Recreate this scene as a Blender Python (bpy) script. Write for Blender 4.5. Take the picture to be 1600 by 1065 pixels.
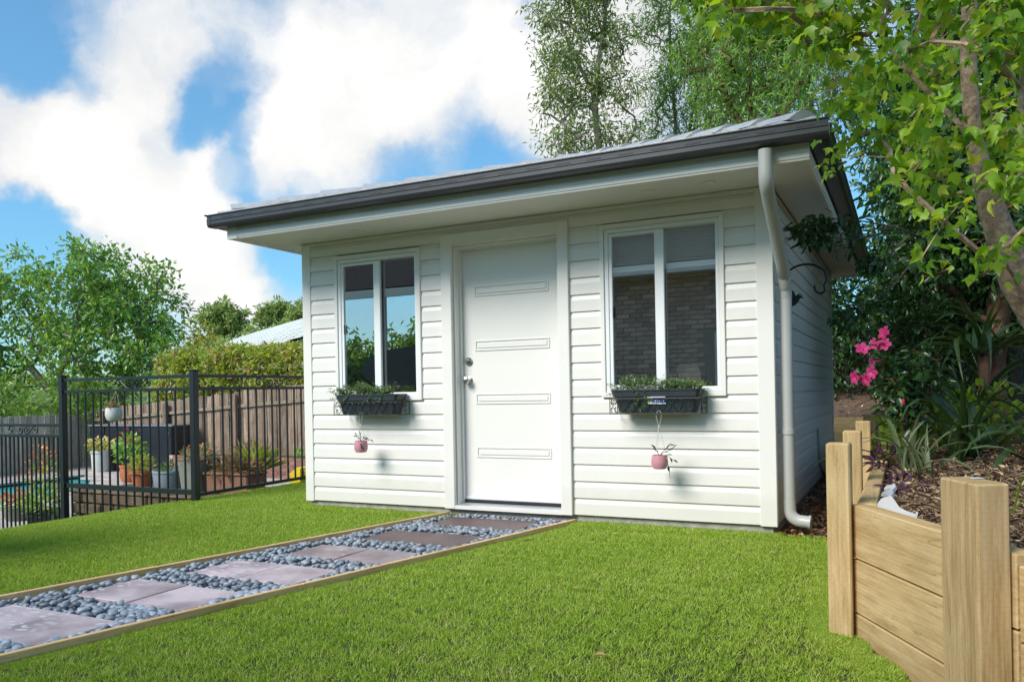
import bpy, math, random
import numpy as np
from mathutils import Vector, Matrix, Quaternion, noise as mnoise

for o in list(bpy.data.objects):
    bpy.data.objects.remove(o, do_unlink=True)
SC = bpy.context.scene
COL = SC.collection
random.seed(7)
RNG = np.random.default_rng(7)
R = math.radians

# ------------------------------------------------------------------ camera
YAW, ROLL = R(26.414), R(1.087)
cam_d = bpy.data.cameras.new('camera')
cam = bpy.data.objects.new('camera', cam_d)
COL.objects.link(cam)
SC.camera = cam
cam.location = (4.7455, -5.484, 0.9245)
q = Quaternion((0, 0, 1), YAW) @ Quaternion((1, 0, 0), R(90)) @ Quaternion((0, 0, 1), -ROLL)
cam.rotation_mode = 'QUATERNION'
cam.rotation_quaternion = q
cam_d.sensor_width = 36.0
cam_d.lens = 1239.6 / 1600 * 36
cam_d.shift_y = (610.6 - 532.5) / 1600
cam_d.clip_start = 0.05
cam_d.clip_end = 2000
CAM = Vector(cam.location)
FWD = Vector((-math.sin(YAW), math.cos(YAW), 0))
RGT = Vector((math.cos(YAW), math.sin(YAW), 0))

# ------------------------------------------------------------------ light
SUN = Vector((-0.40, -0.82, 0.74)).normalized()          # direction towards the sun
sun_d = bpy.data.lights.new('sun', 'SUN')
sun_d.energy = 1.3
sun_d.angle = R(26.0)
sun_d.color = (1.0, 0.955, 0.88)
sun = bpy.data.objects.new('sun', sun_d)
COL.objects.link(sun)
sun.rotation_mode = 'QUATERNION'
sun.rotation_quaternion = SUN.to_track_quat('Z', 'Y')
sun.location = (-8, -12, 20)

SC.view_settings.view_transform = 'Standard'
SC.view_settings.look = 'None'
SC.view_settings.gamma = 1.0
SC.view_settings.use_curve_mapping = False
SC.view_settings.exposure = 1.72
SC.render.engine = 'CYCLES'
SC.cycles.max_bounces = 8
SC.cycles.transparent_max_bounces = 12

# sky: Nishita blue with drifting clouds, laid out by direction
CLOUDS = [  # direction x, y, z, radius (rad), weight
    (-0.488, 0.823, 0.291, 0.058, -0.75),
    (-0.431, 0.861, 0.269, 0.054, -0.70),
    (-0.534, 0.807, 0.251, 0.039, -0.50),
    (-0.824, 0.540, 0.168, 0.051, -0.60),
    (-0.832, 0.518, 0.199, 0.027, -0.30),
    (-0.645, 0.749, 0.152, 0.039, -0.30),
    (-0.717, 0.678, 0.164, 0.052, 0.60),
    (-0.821, 0.503, 0.270, 0.053, 0.80),
    (-0.798, 0.546, 0.255, 0.048, 0.40),
    (-0.671, 0.733, 0.114, 0.031, 0.40),
    (-0.728, 0.595, 0.340, 0.041, 0.50),
    (-0.528, 0.750, 0.398, 0.124, 1.00),
    (-0.466, 0.789, 0.400, 0.096, 0.80),
    (-0.613, 0.718, 0.330, 0.089, 0.80),
    (-0.639, 0.718, 0.275, 0.052, 0.70),
    (-0.570, 0.757, 0.319, 0.098, 0.60),
    (-0.410, 0.826, 0.387, 0.067, 0.60),
    (-0.750, 0.618, 0.237, 0.079, 0.90),
    (-0.733, 0.655, 0.184, 0.081, 1.10),
    (-0.705, 0.669, 0.235, 0.040, 0.60),
    (-0.761, 0.588, 0.274, 0.077, 0.80),
    (-0.807, 0.524, 0.271, 0.067, 0.90),
    (-0.817, 0.530, 0.226, 0.054, 0.70),
    (-0.755, 0.554, 0.351, 0.074, 0.65),
    (-0.709, 0.589, 0.388, 0.075, 0.60),
    (-0.665, 0.626, 0.407, 0.055, 0.55),
    (-0.682, 0.723, 0.113, 0.034, 0.80),
    (-0.503, 0.817, 0.280, 0.069, 0.40),
    (-0.426, 0.853, 0.301, 0.062, 0.40),
    (-0.339, 0.867, 0.365, 0.105, 0.80),
    (-0.200, 0.908, 0.367, 0.160, 0.70),
    (-0.726, 0.676, 0.127, 0.060, 0.60),
    (-0.798, 0.567, 0.204, 0.042, 0.70),
    (-0.809, 0.500, 0.310, 0.039, 0.50),
    (-0.671, 0.723, 0.166, 0.046, 0.25),
    (-0.783, 0.609, 0.124, 0.058, 0.30),
    (-0.706, 0.635, 0.313, 0.032, -1.10),
    (-0.729, 0.624, 0.282, 0.025, -0.40),
    (-0.666, 0.685, 0.296, 0.026, -0.80),
    (-0.683, 0.691, 0.237, 0.028, -1.00),
    (-0.796, 0.490, 0.355, 0.038, -1.00),
    (-0.830, 0.530, 0.173, 0.044, -1.30),
    (-0.771, 0.503, 0.390, 0.038, -0.50),
    (-0.651, 0.745, 0.144, 0.035, -0.50),
    (-0.680, 0.712, 0.173, 0.038, -0.50),
    (-0.449, 0.811, 0.375, 0.022, -0.40),
    (-0.454, 0.827, 0.332, 0.034, -0.50),
    (-0.534, 0.807, 0.251, 0.039, -0.30),
    (-0.386, 0.813, 0.436, 0.029, -0.90),
    (-0.427, 0.871, 0.243, 0.047, -0.40),
    (-0.664, 0.661, 0.350, 0.029, -0.50),
    (-0.784, 0.531, 0.322, 0.027, -0.50),
]
world = bpy.data.worlds.new('World')
SC.world = world
world.use_nodes = True
nt = world.node_tree
nt.nodes.clear()


def N(t, kind, **kw):
    n = t.nodes.new(kind)
    for k, v in kw.items():
        setattr(n, k, v)
    return n


def M(t, op, a, b=None, c=None, clamp=False):
    n = t.nodes.new('ShaderNodeMath')
    n.operation = op
    n.use_clamp = clamp
    for i, v in enumerate((a, b, c)):
        if v is None:
            continue
        if isinstance(v, (int, float)):
            n.inputs[i].default_value = v
        else:
            t.links.new(v, n.inputs[i])
    return n.outputs[0]


def VM(t, op, a, b=None, scale=None):
    n = t.nodes.new('ShaderNodeVectorMath')
    n.operation = op
    for i, v in enumerate((a, b)):
        if v is None:
            continue
        if isinstance(v, (tuple, list)):
            n.inputs[i].default_value = v
        else:
            t.links.new(v, n.inputs[i])
    if scale is not None:
        n.inputs['Scale'].default_value = scale
    return n


def RAMP(t, fac, stops, interp='LINEAR'):
    n = t.nodes.new('ShaderNodeValToRGB')
    n.color_ramp.interpolation = interp
    e = n.color_ramp.elements
    while len(e) < len(stops):
        e.new(0.5)
    for el, (p, c) in zip(e, stops):
        el.position = p
        el.color = tuple(c) + ((1,) if len(c) == 3 else ())
    t.links.new(fac, n.inputs[0])
    return n.outputs[0]


def NOISE(t, vec, scale, detail=4, rough=0.5, dist=0.0):
    n = t.nodes.new('ShaderNodeTexNoise')
    n.inputs['Scale'].default_value = scale
    n.inputs['Detail'].default_value = detail
    n.inputs['Roughness'].default_value = rough
    n.inputs['Distortion'].default_value = dist
    if vec is not None:
        t.links.new(vec, n.inputs['Vector'])
    return n


def MIXC(t, fac, a, b, mode='MIX'):
    n = t.nodes.new('ShaderNodeMix')
    n.data_type = 'RGBA'
    n.blend_type = mode
    for s, v in ((n.inputs[0], fac), (n.inputs[6], a), (n.inputs[7], b)):
        if isinstance(v, (int, float)):
            s.default_value = v
        elif isinstance(v, (tuple, list)):
            s.default_value = tuple(v) + ((1,) if len(v) == 3 else ())
        else:
            t.links.new(v, s)
    return n.outputs[2]


sky = N(nt, 'ShaderNodeTexSky', sky_type='NISHITA', sun_disc=False)
sky.sun_elevation = math.asin(SUN.z)
sky.sun_rotation = math.atan2(SUN.x, SUN.y)
sky.air_density = 1.0
sky.dust_density = 0.6
sky.ozone_density = 2.5
tc = N(nt, 'ShaderNodeTexCoord')
D0 = tc.outputs['Generated']
wn = NOISE(nt, D0, 4.0, 6, 0.6)
off = VM(nt, 'SUBTRACT', wn.outputs['Color'], (0.5, 0.5, 0.5))
off = VM(nt, 'SCALE', off.outputs[0], scale=0.20)
Dw = VM(nt, 'ADD', D0, off.outputs[0])
Dw = VM(nt, 'NORMALIZE', Dw.outputs[0]).outputs[0]
big = NOISE(nt, D0, 2.2, 3, 0.5).outputs['Fac']
dens = M(nt, 'MULTIPLY', M(nt, 'SUBTRACT', big, 0.38), 1.7)
for (x, y, z, rad, w) in CLOUDS:
    d = VM(nt, 'DOT_PRODUCT', Dw, (x, y, z)).outputs['Value']
    mr = N(nt, 'ShaderNodeMapRange', interpolation_type='SMOOTHSTEP')
    mr.inputs['From Min'].default_value = math.cos(rad * 1.5)
    mr.inputs['From Max'].default_value = 1.0
    mr.inputs['To Max'].default_value = w * 0.62
    nt.links.new(d, mr.inputs['Value'])
    dens = M(nt, 'ADD', dens, mr.outputs[0])
fine = NOISE(nt, Dw, 7.0, 8, 0.62).outputs['Fac']
dens = M(nt, 'ADD', dens, M(nt, 'MULTIPLY', M(nt, 'SUBTRACT', fine, 0.5), 1.7))
cmask = RAMP(nt, M(nt, 'MULTIPLY', dens, 0.80), [(0.0, (0.05, 0.05, 0.05)), (0.18, (0.16,) * 3), (0.45, (0.45,) * 3), (0.75, (0.83,) * 3), (1.0, (0.98,) * 3)])
shade = NOISE(nt, VM(nt, 'ADD', Dw, (0.05, 0.02, 0.06)).outputs[0], 5.0, 6, 0.6).outputs['Fac']
ccol = RAMP(nt, M(nt, 'ADD', M(nt, 'MULTIPLY', dens, 0.26), M(nt, 'MULTIPLY', shade, 0.95)), [(0.36, (0.190, 0.210, 0.236)), (0.54, (0.232, 0.242, 0.255)), (0.70, (0.276, 0.276, 0.274)), (0.86, (0.305, 0.302, 0.297)), (1.0, (0.335, 0.330, 0.322))])
skc = VM(nt, 'MULTIPLY', sky.outputs[0], (0.062, 0.085, 0.090)).outputs[0]
skg = N(nt, 'ShaderNodeGamma')
skg.inputs['Gamma'].default_value = 0.8
nt.links.new(skc, skg.inputs['Color'])
skc = VM(nt, 'MULTIPLY', skg.outputs[0], (0.32, 0.475, 0.545)).outputs[0]
sep = N(nt, 'ShaderNodeSeparateXYZ')
nt.links.new(D0, sep.inputs[0])
below = M(nt, 'GREATER_THAN', sep.outputs['Z'], -0.02)
cm = M(nt, 'MULTIPLY', cmask, below)
wc = MIXC(nt, cm, skc, ccol)
bg = N(nt, 'ShaderNodeBackground')
bg.inputs['Strength'].default_value = 1.0
nt.links.new(wc, bg.inputs['Color'])
wo = N(nt, 'ShaderNodeOutputWorld')
nt.links.new(bg.outputs[0], wo.inputs[0])


# ------------------------------------------------------------------ materials
def mat_new(name):
    m = bpy.data.materials.new(name)
    m.use_nodes = True
    t = m.node_tree
    b = t.nodes['Principled BSDF']
    return m, t, b


def ocoord(t):
    return t.nodes.new('ShaderNodeTexCoord').outputs['Object']


def plain(name, col, rough=0.5, var=0.12, scale=8.0, bump=0.0, bscale=60.0, metal=0.0, spec=0.5, objvar=0.0):
    m, t, b = mat_new(name)
    co = ocoord(t)
    n = NOISE(t, co, scale, 5, 0.6)
    lo = tuple(c * (1 - var) for c in col)
    hi = tuple(min(1, c * (1 + var)) for c in col)
    c = RAMP(t, n.outputs['Fac'], [(0.3, lo), (0.7, hi)])
    if objvar:
        oi = t.nodes.new('ShaderNodeObjectInfo')
        f = M(t, 'MULTIPLY_ADD', oi.outputs['Random'], 2 * objvar, 1 - objvar)
        c = VM(t, 'SCALE', c).outputs[0]
        t.links.new(f, c.node.inputs['Scale'])
    t.links.new(c, b.inputs['Base Color'])
    b.inputs['Roughness'].default_value = rough
    b.inputs['Metallic'].default_value = metal
    b.inputs['Specular IOR Level'].default_value = spec
    if bump:
        bn = NOISE(t, co, bscale, 4, 0.6)
        bp = t.nodes.new('ShaderNodeBump')
        bp.inputs['Strength'].default_value = bump
        bp.inputs['Distance'].default_value = 0.01
        t.links.new(bn.outputs['Fac'], bp.inputs['Height'])
        t.links.new(bp.outputs[0], b.inputs['Normal'])
    return m


def timber(name, lo, mid, hi, along='X', gscale=1.0, rough=0.75, incise=False, bump=0.25, objvar=0.15, green=0.0):
    """grain stretched along the piece, rings, a few knots"""
    m, t, b = mat_new(name)
    co = ocoord(t)
    oi = t.nodes.new('ShaderNodeObjectInfo')
    mp = t.nodes.new('ShaderNodeMapping')
    s = {'X': (1.2, 14, 14), 'Z': (14, 14, 1.2), 'Y': (14, 1.2, 14)}[along]
    mp.inputs['Scale'].default_value = tuple(v * gscale for v in s)
    t.links.new(co, mp.inputs['Vector'])
    rv = VM(t, 'SCALE', VM(t, 'ADD', oi.outputs['Location'], (3.1, 1.7, 0.3)).outputs[0], scale=7.3).outputs[0]
    t.links.new(rv, mp.inputs['Location'])
    n = NOISE(t, mp.outputs[0], 1.6, 6, 0.65, 1.2)
    fn = NOISE(t, mp.outputs[0], 7.0, 4, 0.7, 0.3)
    f = M(t, 'ADD', M(t, 'MULTIPLY', n.outputs['Fac'], 0.7), M(t, 'MULTIPLY', fn.outputs['Fac'], 0.3))
    c = RAMP(t, f, [(0.32, lo), (0.5, mid), (0.66, hi)])
    vor = t.nodes.new('ShaderNodeTexVoronoi')
    vor.inputs['Scale'].default_value = 1.0
    mp2 = t.nodes.new('ShaderNodeMapping')
    s2 = {'X': (2.2, 7, 7), 'Z': (7, 7, 2.2), 'Y': (7, 2.2, 7)}[along]
    mp2.inputs['Scale'].default_value = s2
    t.links.new(co, mp2.inputs['Vector'])
    t.links.new(rv, mp2.inputs['Location'])
    t.links.new(mp2.outputs[0], vor.inputs['Vector'])
    kn = RAMP(t, vor.outputs['Distance'], [(0.03, (1, 1, 1)), (0.17, (0, 0, 0))])
    c = MIXC(t, M(t, 'MULTIPLY', kn, 0.28), c, tuple(v * 0.4 for v in lo))
    wn_ = NOISE(t, co, 3.0, 4, 0.6)
    wm = RAMP(t, wn_.outputs['Fac'], [(0.52, (0, 0, 0)), (0.7, (1, 1, 1))])
    c = MIXC(t, M(t, 'MULTIPLY', wm, 0.35), c, tuple(v * 0.6 for v in mid))
    h = f
    ck = NOISE(t, mp.outputs[0], 0.9, 3, 0.5, 0.4).outputs['Fac']
    ckm = RAMP(t, ck, [(0.492, (0, 0, 0)), (0.5, (1, 1, 1)), (0.508, (0, 0, 0))])
    cgate = RAMP(t, NOISE(t, co, 2.6, 2, 0.5).outputs['Fac'], [(0.50, (0, 0, 0)), (0.60, (1, 1, 1))])
    c = MIXC(t, M(t, 'MULTIPLY', M(t, 'MULTIPLY', ckm, cgate), 0.6), c, tuple(v * 0.3 for v in lo))
    if incise:
        br = t.nodes.new('ShaderNodeTexBrick')
        br.inputs['Scale'].default_value = 1.0
        br.inputs['Brick Width'].default_value = 0.034
        br.inputs['Row Height'].default_value = 0.015
        br.inputs['Mortar Size'].default_value = 0.0016
        br.inputs['Mortar Smooth'].default_value = 0.3
        sx = t.nodes.new('ShaderNodeSeparateXYZ')
        t.links.new(co, sx.inputs[0])
        cx = t.nodes.new('ShaderNodeCombineXYZ')
        if along == 'X':
            t.links.new(sx.outputs['X'], cx.inputs['X'])
            t.links.new(sx.outputs['Z'], cx.inputs['Y'])
        else:
            t.links.new(sx.outputs['Z'], cx.inputs['X'])
            t.links.new(M(t, 'ADD', sx.outputs['X'], sx.outputs['Y']), cx.inputs['Y'])
        t.links.new(cx.outputs[0], br.inputs['Vector'])
        msk = M(t, 'MULTIPLY', br.outputs['Fac'], 0.14)
        c = MIXC(t, msk, c, tuple(v * 0.45 for v in lo))
        h = M(t, 'SUBTRACT', f, M(t, 'MULTIPLY', br.outputs['Fac'], 0.25))
    if green:
        gn = NOISE(t, co, 26, 5, 0.7)
        gm = RAMP(t, gn.outputs['Fac'], [(0.60, (0, 0, 0)), (0.68, (1, 1, 1))])
        c = MIXC(t, M(t, 'MULTIPLY', gm, green), c, (0.30, 0.36, 0.24))
    fac = M(t, 'MULTIPLY_ADD', oi.outputs['Random'], 2 * objvar, 1 - objvar)
    c = VM(t, 'SCALE', c).outputs[0]
    t.links.new(fac, c.node.inputs['Scale'])
    t.links.new(c, b.inputs['Base Color'])
    b.inputs['Roughness'].default_value = rough
    b.inputs['Specular IOR Level'].default_value = 0.25
    bp = t.nodes.new('ShaderNodeBump')
    bp.inputs['Strength'].default_value = bump
    bp.inputs['Distance'].default_value = 0.004
    t.links.new(h, bp.inputs['Height'])
    t.links.new(bp.outputs[0], b.inputs['Normal'])
    return m


def leafmat(name, cols, trans=0.35, tcol=None, rough=0.42, spec=0.4, sheen=0.0):
    """cols: list of colours spread over the per-leaf random value"""
    m, t, b = mat_new(name)
    at = t.nodes.new('ShaderNodeAttribute')
    at.attribute_name = 'rnd'
    oi = t.nodes.new('ShaderNodeObjectInfo')
    f = M(t, 'FRACT', M(t, 'ADD', at.outputs['Fac'], oi.outputs['Random']))
    k = len(cols)
    c = RAMP(t, f, [((i + 0.5) / k, cc) for i, cc in enumerate(cols)])
    t.links.new(c, b.inputs['Base Color'])
    b.inputs['Roughness'].default_value = rough
    b.inputs['Specular IOR Level'].default_value = spec
    tr = t.nodes.new('ShaderNodeBsdfTranslucent')
    tc_ = VM(t, 'MULTIPLY', c, tcol or (1.9, 1.7, 0.8)).outputs[0]
    t.links.new(tc_, tr.inputs['Color'])
    mx = t.nodes.new('ShaderNodeMixShader')
    mx.inputs[0].default_value = trans
    t.links.new(b.outputs[0], mx.inputs[1])
    t.links.new(tr.outputs[0], mx.inputs[2])
    out = [n for n in t.nodes if n.type == 'OUTPUT_MATERIAL'][0]
    t.links.new(mx.outputs[0], out.inputs['Surface'])
    return m


MAT = {}
MAT['siding'] = plain('white vinyl siding', (0.80, 0.77, 0.73), 0.42, 0.02, 3.0, 0.03, 40)
def splash(mname, k):
    m_ = MAT[mname]
    t_ = m_.node_tree
    b_ = t_.nodes['Principled BSDF']
    src = b_.inputs['Base Color'].links[0].from_socket
    g_ = N(t_, 'ShaderNodeNewGeometry')
    sz = N(t_, 'ShaderNodeSeparateXYZ')
    t_.links.new(g_.outputs['Position'], sz.inputs[0])
    nz_ = NOISE(t_, g_.outputs['Position'], 6.0, 6, 0.7).outputs['Fac']
    lowm = RAMP(t_, M(t_, 'ADD', sz.outputs['Z'], M(t_, 'MULTIPLY', nz_, -0.30)), [(0.0, (1, 1, 1)), (0.10, (0, 0, 0))])
    st_ = NOISE(t_, g_.outputs['Position'], 1.7, 6, 0.65).outputs['Fac']
    gen = RAMP(t_, st_, [(0.50, (0, 0, 0)), (0.75, (1, 1, 1))])
    c_ = MIXC(t_, M(t_, 'MULTIPLY', lowm, k), src, (0.42, 0.36, 0.27))
    c_ = MIXC(t_, M(t_, 'MULTIPLY', gen, 0.05), c_, (0.55, 0.53, 0.48))
    t_.links.new(c_, b_.inputs['Base Color'])


splash('siding', 0.16)
MAT['trim'] = plain('white painted trim', (0.82, 0.795, 0.755), 0.4, 0.015, 4.0)
splash('trim', 0.14)
MAT['fascia'] = plain('cream white fascia', (0.82, 0.80, 0.76), 0.4, 0.02, 4.0)
MAT['soffit'] = plain('white soffit sheet', (0.80, 0.775, 0.72), 0.6, 0.015, 3.0)
MAT['door'] = plain('white door paint', (0.82, 0.80, 0.76), 0.35, 0.01, 3.0)
MAT['alu'] = plain('white window aluminium', (0.83, 0.84, 0.85), 0.32, 0.01, 3.0)
MAT['gutter'] = plain('dark grey gutter', (0.040, 0.041, 0.046), 0.33, 0.08, 3.0)
MAT['tile'] = plain('grey roof tile', (0.42, 0.42, 0.43), 0.28, 0.15, 12.0, 0.3, 150, spec=0.6)
MAT['pipe'] = plain('pale grey downpipe', (0.45, 0.455, 0.44), 0.35, 0.02, 5.0)
MAT['steel'] = plain('brushed steel', (0.55, 0.53, 0.50), 0.25, 0.05, 20.0, metal=1.0)
MAT['sill'] = plain('aluminium sill', (0.62, 0.65, 0.68), 0.35, 0.05, 20.0, metal=0.6)
MAT['rubber'] = plain('black rubber seal', (0.012, 0.012, 0.014), 0.5, 0.1)
MAT['concrete'] = plain('rough concrete', (0.36, 0.34, 0.30), 0.85, 0.25, 14.0, 0.5, 70)
MAT['black_metal'] = plain('black powder coat', (0.012, 0.016, 0.022), 0.32, 0.1, 6.0)
MAT['iron'] = plain('black iron', (0.008, 0.008, 0.009), 0.4, 0.1, 20.0)
MAT['inside'] = plain('interior plaster', (0.45, 0.44, 0.42), 0.8, 0.04)
MAT['inside_floor'] = plain('interior floor boards', (0.16, 0.10, 0.06), 0.5, 0.2, 6.0)
MAT['sleeper'] = timber('treated pine sleeper', (0.38, 0.23, 0.09), (0.56, 0.39, 0.19), (0.66, 0.50, 0.28), 'X', 1.0, incise=True)
MAT['post'] = timber('treated pine post', (0.34, 0.21, 0.085), (0.51, 0.36, 0.175), (0.62, 0.46, 0.26), 'Z', 1.0, incise=True, green=0.0)
MAT['post_green'] = timber('treated pine post with green marks', (0.27, 0.17, 0.07), (0.42, 0.29, 0.145), (0.52, 0.385, 0.215), 'Z', 1.0, incise=True, green=0.16)
MAT['edging'] = timber('pine edging', (0.52, 0.29, 0.12), (0.76, 0.49, 0.24), (0.86, 0.62, 0.37), 'X', 1.3, objvar=0.05)
MAT['paling'] = timber('weathered paling', (0.20, 0.165, 0.13), (0.42, 0.36, 0.29), (0.56, 0.51, 0.44), 'Z', 0.8, objvar=0.35)
MAT['paling_brown'] = timber('brown weathered paling', (0.10, 0.06, 0.042), (0.27, 0.185, 0.13), (0.42, 0.35, 0.29), 'Z', 0.8, objvar=0.4)
MAT['rail_wood'] = timber('weathered rail', (0.13, 0.09, 0.06), (0.26, 0.20, 0.14), (0.38, 0.32, 0.25), 'X', 0.8)
MAT['soil'] = plain('dark soil under grass', (0.055, 0.06, 0.022), 0.9, 0.4, 30.0, 0.4, 90)
MAT['mulch'] = plain('brown mulch', (0.15, 0.095, 0.065), 0.95, 0.5, 40.0, 0.8, 120)
MAT['ground'] = plain('distant ground', (0.09, 0.13, 0.03), 0.95, 0.35, 0.6, 0.2, 8)
MAT['gravelbed'] = plain('dark gravel bed', (0.035, 0.04, 0.048), 0.9, 0.3, 50.0, 0.5, 90)
MAT['pebble'] = plain('slate grey pebble', (0.28, 0.325, 0.38), 0.45, 0.35, 25.0, 0.12, 120, objvar=0.45)
MAT['deckpave'] = plain('pale pink paving', (0.48, 0.41, 0.38), 0.8, 0.12, 5.0, 0.2, 60)
MAT['brick'] = plain('red brown brick', (0.26, 0.12, 0.085), 0.85, 0.2, 30.0, 0.4, 90, objvar=0.3)
MAT['brick_far'] = plain('brown grey house brick', (0.60, 0.46, 0.40), 0.85, 0.15, 30.0, 0.3, 90, objvar=0.28)
MAT['mortar'] = plain('mortar', (0.42, 0.38, 0.34), 0.9, 0.1, 20.0)
MAT['rockwall'] = plain('brown rough stone', (0.12, 0.085, 0.05), 0.9, 0.45, 7.0, 0.8, 30, objvar=0.3)
MAT['terracotta'] = plain('terracotta', (0.42, 0.13, 0.055), 0.75, 0.12, 12.0)
MAT['glaze_blue'] = plain('blue grey glaze', (0.27, 0.33, 0.38), 0.35, 0.08, 9.0)
MAT['pot_grey'] = plain('grey green stone pot', (0.20, 0.21, 0.17), 0.8, 0.2, 9.0, 0.3, 60)
MAT['pot_brown'] = plain('brown trough', (0.22, 0.105, 0.065), 0.8, 0.15, 9.0)
MAT['pot_white'] = plain('off white glazed pot', (0.66, 0.66, 0.62), 0.35, 0.05, 9.0)
MAT['pot_pink'] = plain('pink ceramic', (0.60, 0.27, 0.31), 0.3, 0.06, 9.0)
MAT['plastic_slate'] = plain('slate plastic', (0.030, 0.040, 0.048), 0.42, 0.06, 9.0)
MAT['grey_box'] = plain('grey plastic housing', (0.17, 0.18, 0.20), 0.5, 0.08, 5.0)
MAT['cabinet'] = plain('black sheet metal', (0.016, 0.020, 0.028), 0.34, 0.3, 2.5)
MAT['yellow'] = plain('yellow plastic', (0.80, 0.58, 0.02), 0.4, 0.04)
MAT['cord'] = plain('pale cord', (0.55, 0.53, 0.48), 0.8, 0.05)
MAT['white_print'] = plain('white print', (0.80, 0.80, 0.80), 0.4, 0.0)
MAT['blue_print'] = plain('blue print', (0.02, 0.10, 0.45), 0.35, 0.0)
MAT['red_print'] = plain('red print', (0.60, 0.04, 0.03), 0.35, 0.0)
MAT['green_print'] = plain('green print', (0.04, 0.42, 0.08), 0.35, 0.0)
MAT['dark_print'] = plain('dark green print', (0.02, 0.07, 0.03), 0.35, 0.0)
MAT['tag'] = plain('white plastic sheet', (0.50, 0.50, 0.50), 0.5, 0.05)
MAT['bark_maple'] = plain('flaky tan bark', (0.36, 0.255, 0.17), 0.9, 0.6, 22.0, 1.0, 45)
MAT['bark_grey'] = plain('grey bark', (0.20, 0.17, 0.14), 0.9, 0.35, 9.0, 0.7, 30)
MAT['bark_dark'] = plain('dark bark', (0.075, 0.055, 0.042), 0.9, 0.35, 9.0, 0.7, 30)
MAT['bark_red'] = plain('red brown bark', (0.16, 0.075, 0.045), 0.9, 0.35, 9.0, 0.7, 30)
MAT['dark_tile'] = plain('dark house tile', (0.028, 0.028, 0.031), 0.95, 0.2, 12.0, 0.3, 60, spec=0.05)
MAT['bbq_cover'] = plain('dark grey fabric cover', (0.09, 0.095, 0.105), 0.8, 0.15, 8.0, 0.2, 90)
MAT['red_fabric'] = plain('dark red woven fabric', (0.20, 0.05, 0.04), 0.9, 0.5, 40.0, 0.2, 200)
MAT['beige_fabric'] = plain('beige fabric', (0.50, 0.44, 0.36), 0.9, 0.15, 30.0, 0.2, 200)
MAT['hillside'] = plain('wooded hillside', (0.10, 0.16, 0.035), 0.95, 0.5, 0.35, 0.5, 3)
MAT['lamp_glass'] = plain('frosted lamp lens', (0.70, 0.70, 0.66), 0.3, 0.02)

# window glass: clear pane with a strong mirror coat
m, t, b = mat_new('reflective window glass')
g = N(t, 'ShaderNodeBsdfGlossy')
g.inputs['Roughness'].default_value = 0.0
g.inputs['Color'].default_value = (0.92, 0.94, 0.96, 1)
tr = N(t, 'ShaderNodeBsdfTransparent')
tr.inputs['Color'].default_value = (0.95, 0.97, 0.97, 1)
mx = N(t, 'ShaderNodeMixShader')
mx.inputs[0].default_value = 0.31
t.links.new(tr.outputs[0], mx.inputs[1])
t.links.new(g.outputs[0], mx.inputs[2])
t.links.new(mx.outputs[0], [n for n in t.nodes if n.type == 'OUTPUT_MATERIAL'][0].inputs['Surface'])
MAT['glass'] = m

# crinkled blind
m, t, b = mat_new('pleated white blind')
co = ocoord(t)
wv = N(t, 'ShaderNodeTexWave', wave_type='BANDS', bands_direction='Z')
wv.inputs['Scale'].default_value = 14
wv.inputs['Distortion'].default_value = 2.5
wv.inputs['Detail'].default_value = 3
t.links.new(co, wv.inputs['Vector'])
c = RAMP(t, wv.outputs['Fac'], [(0.2, (0.82, 0.84, 0.84)), (0.8, (0.93, 0.94, 0.94))])
t.links.new(c, b.inputs['Base Color'])
b.inputs['Roughness'].default_value = 0.8
MAT['blind'] = m

# pool water
m, t, b = mat_new('turquoise pool water')
co = ocoord(t)
n = NOISE(t, co, 2.5, 3, 0.5)
c = RAMP(t, n.outputs['Fac'], [(0.35, (0.05, 0.42, 0.42)), (0.65, (0.12, 0.58, 0.56))])
t.links.new(c, b.inputs['Base Color'])
b.inputs['Roughness'].default_value = 0.06
b.inputs['Specular IOR Level'].default_value = 0.3
bp = N(t, 'ShaderNodeBump')
bp.inputs['Strength'].default_value = 0.08
t.links.new(NOISE(t, co, 9, 3, 0.5).outputs['Fac'], bp.inputs['Height'])
t.links.new(bp.outputs[0], b.inputs['Normal'])
MAT['water'] = m

# pavers: purple brown stone with pale blotches that differ from slab to slab


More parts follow.
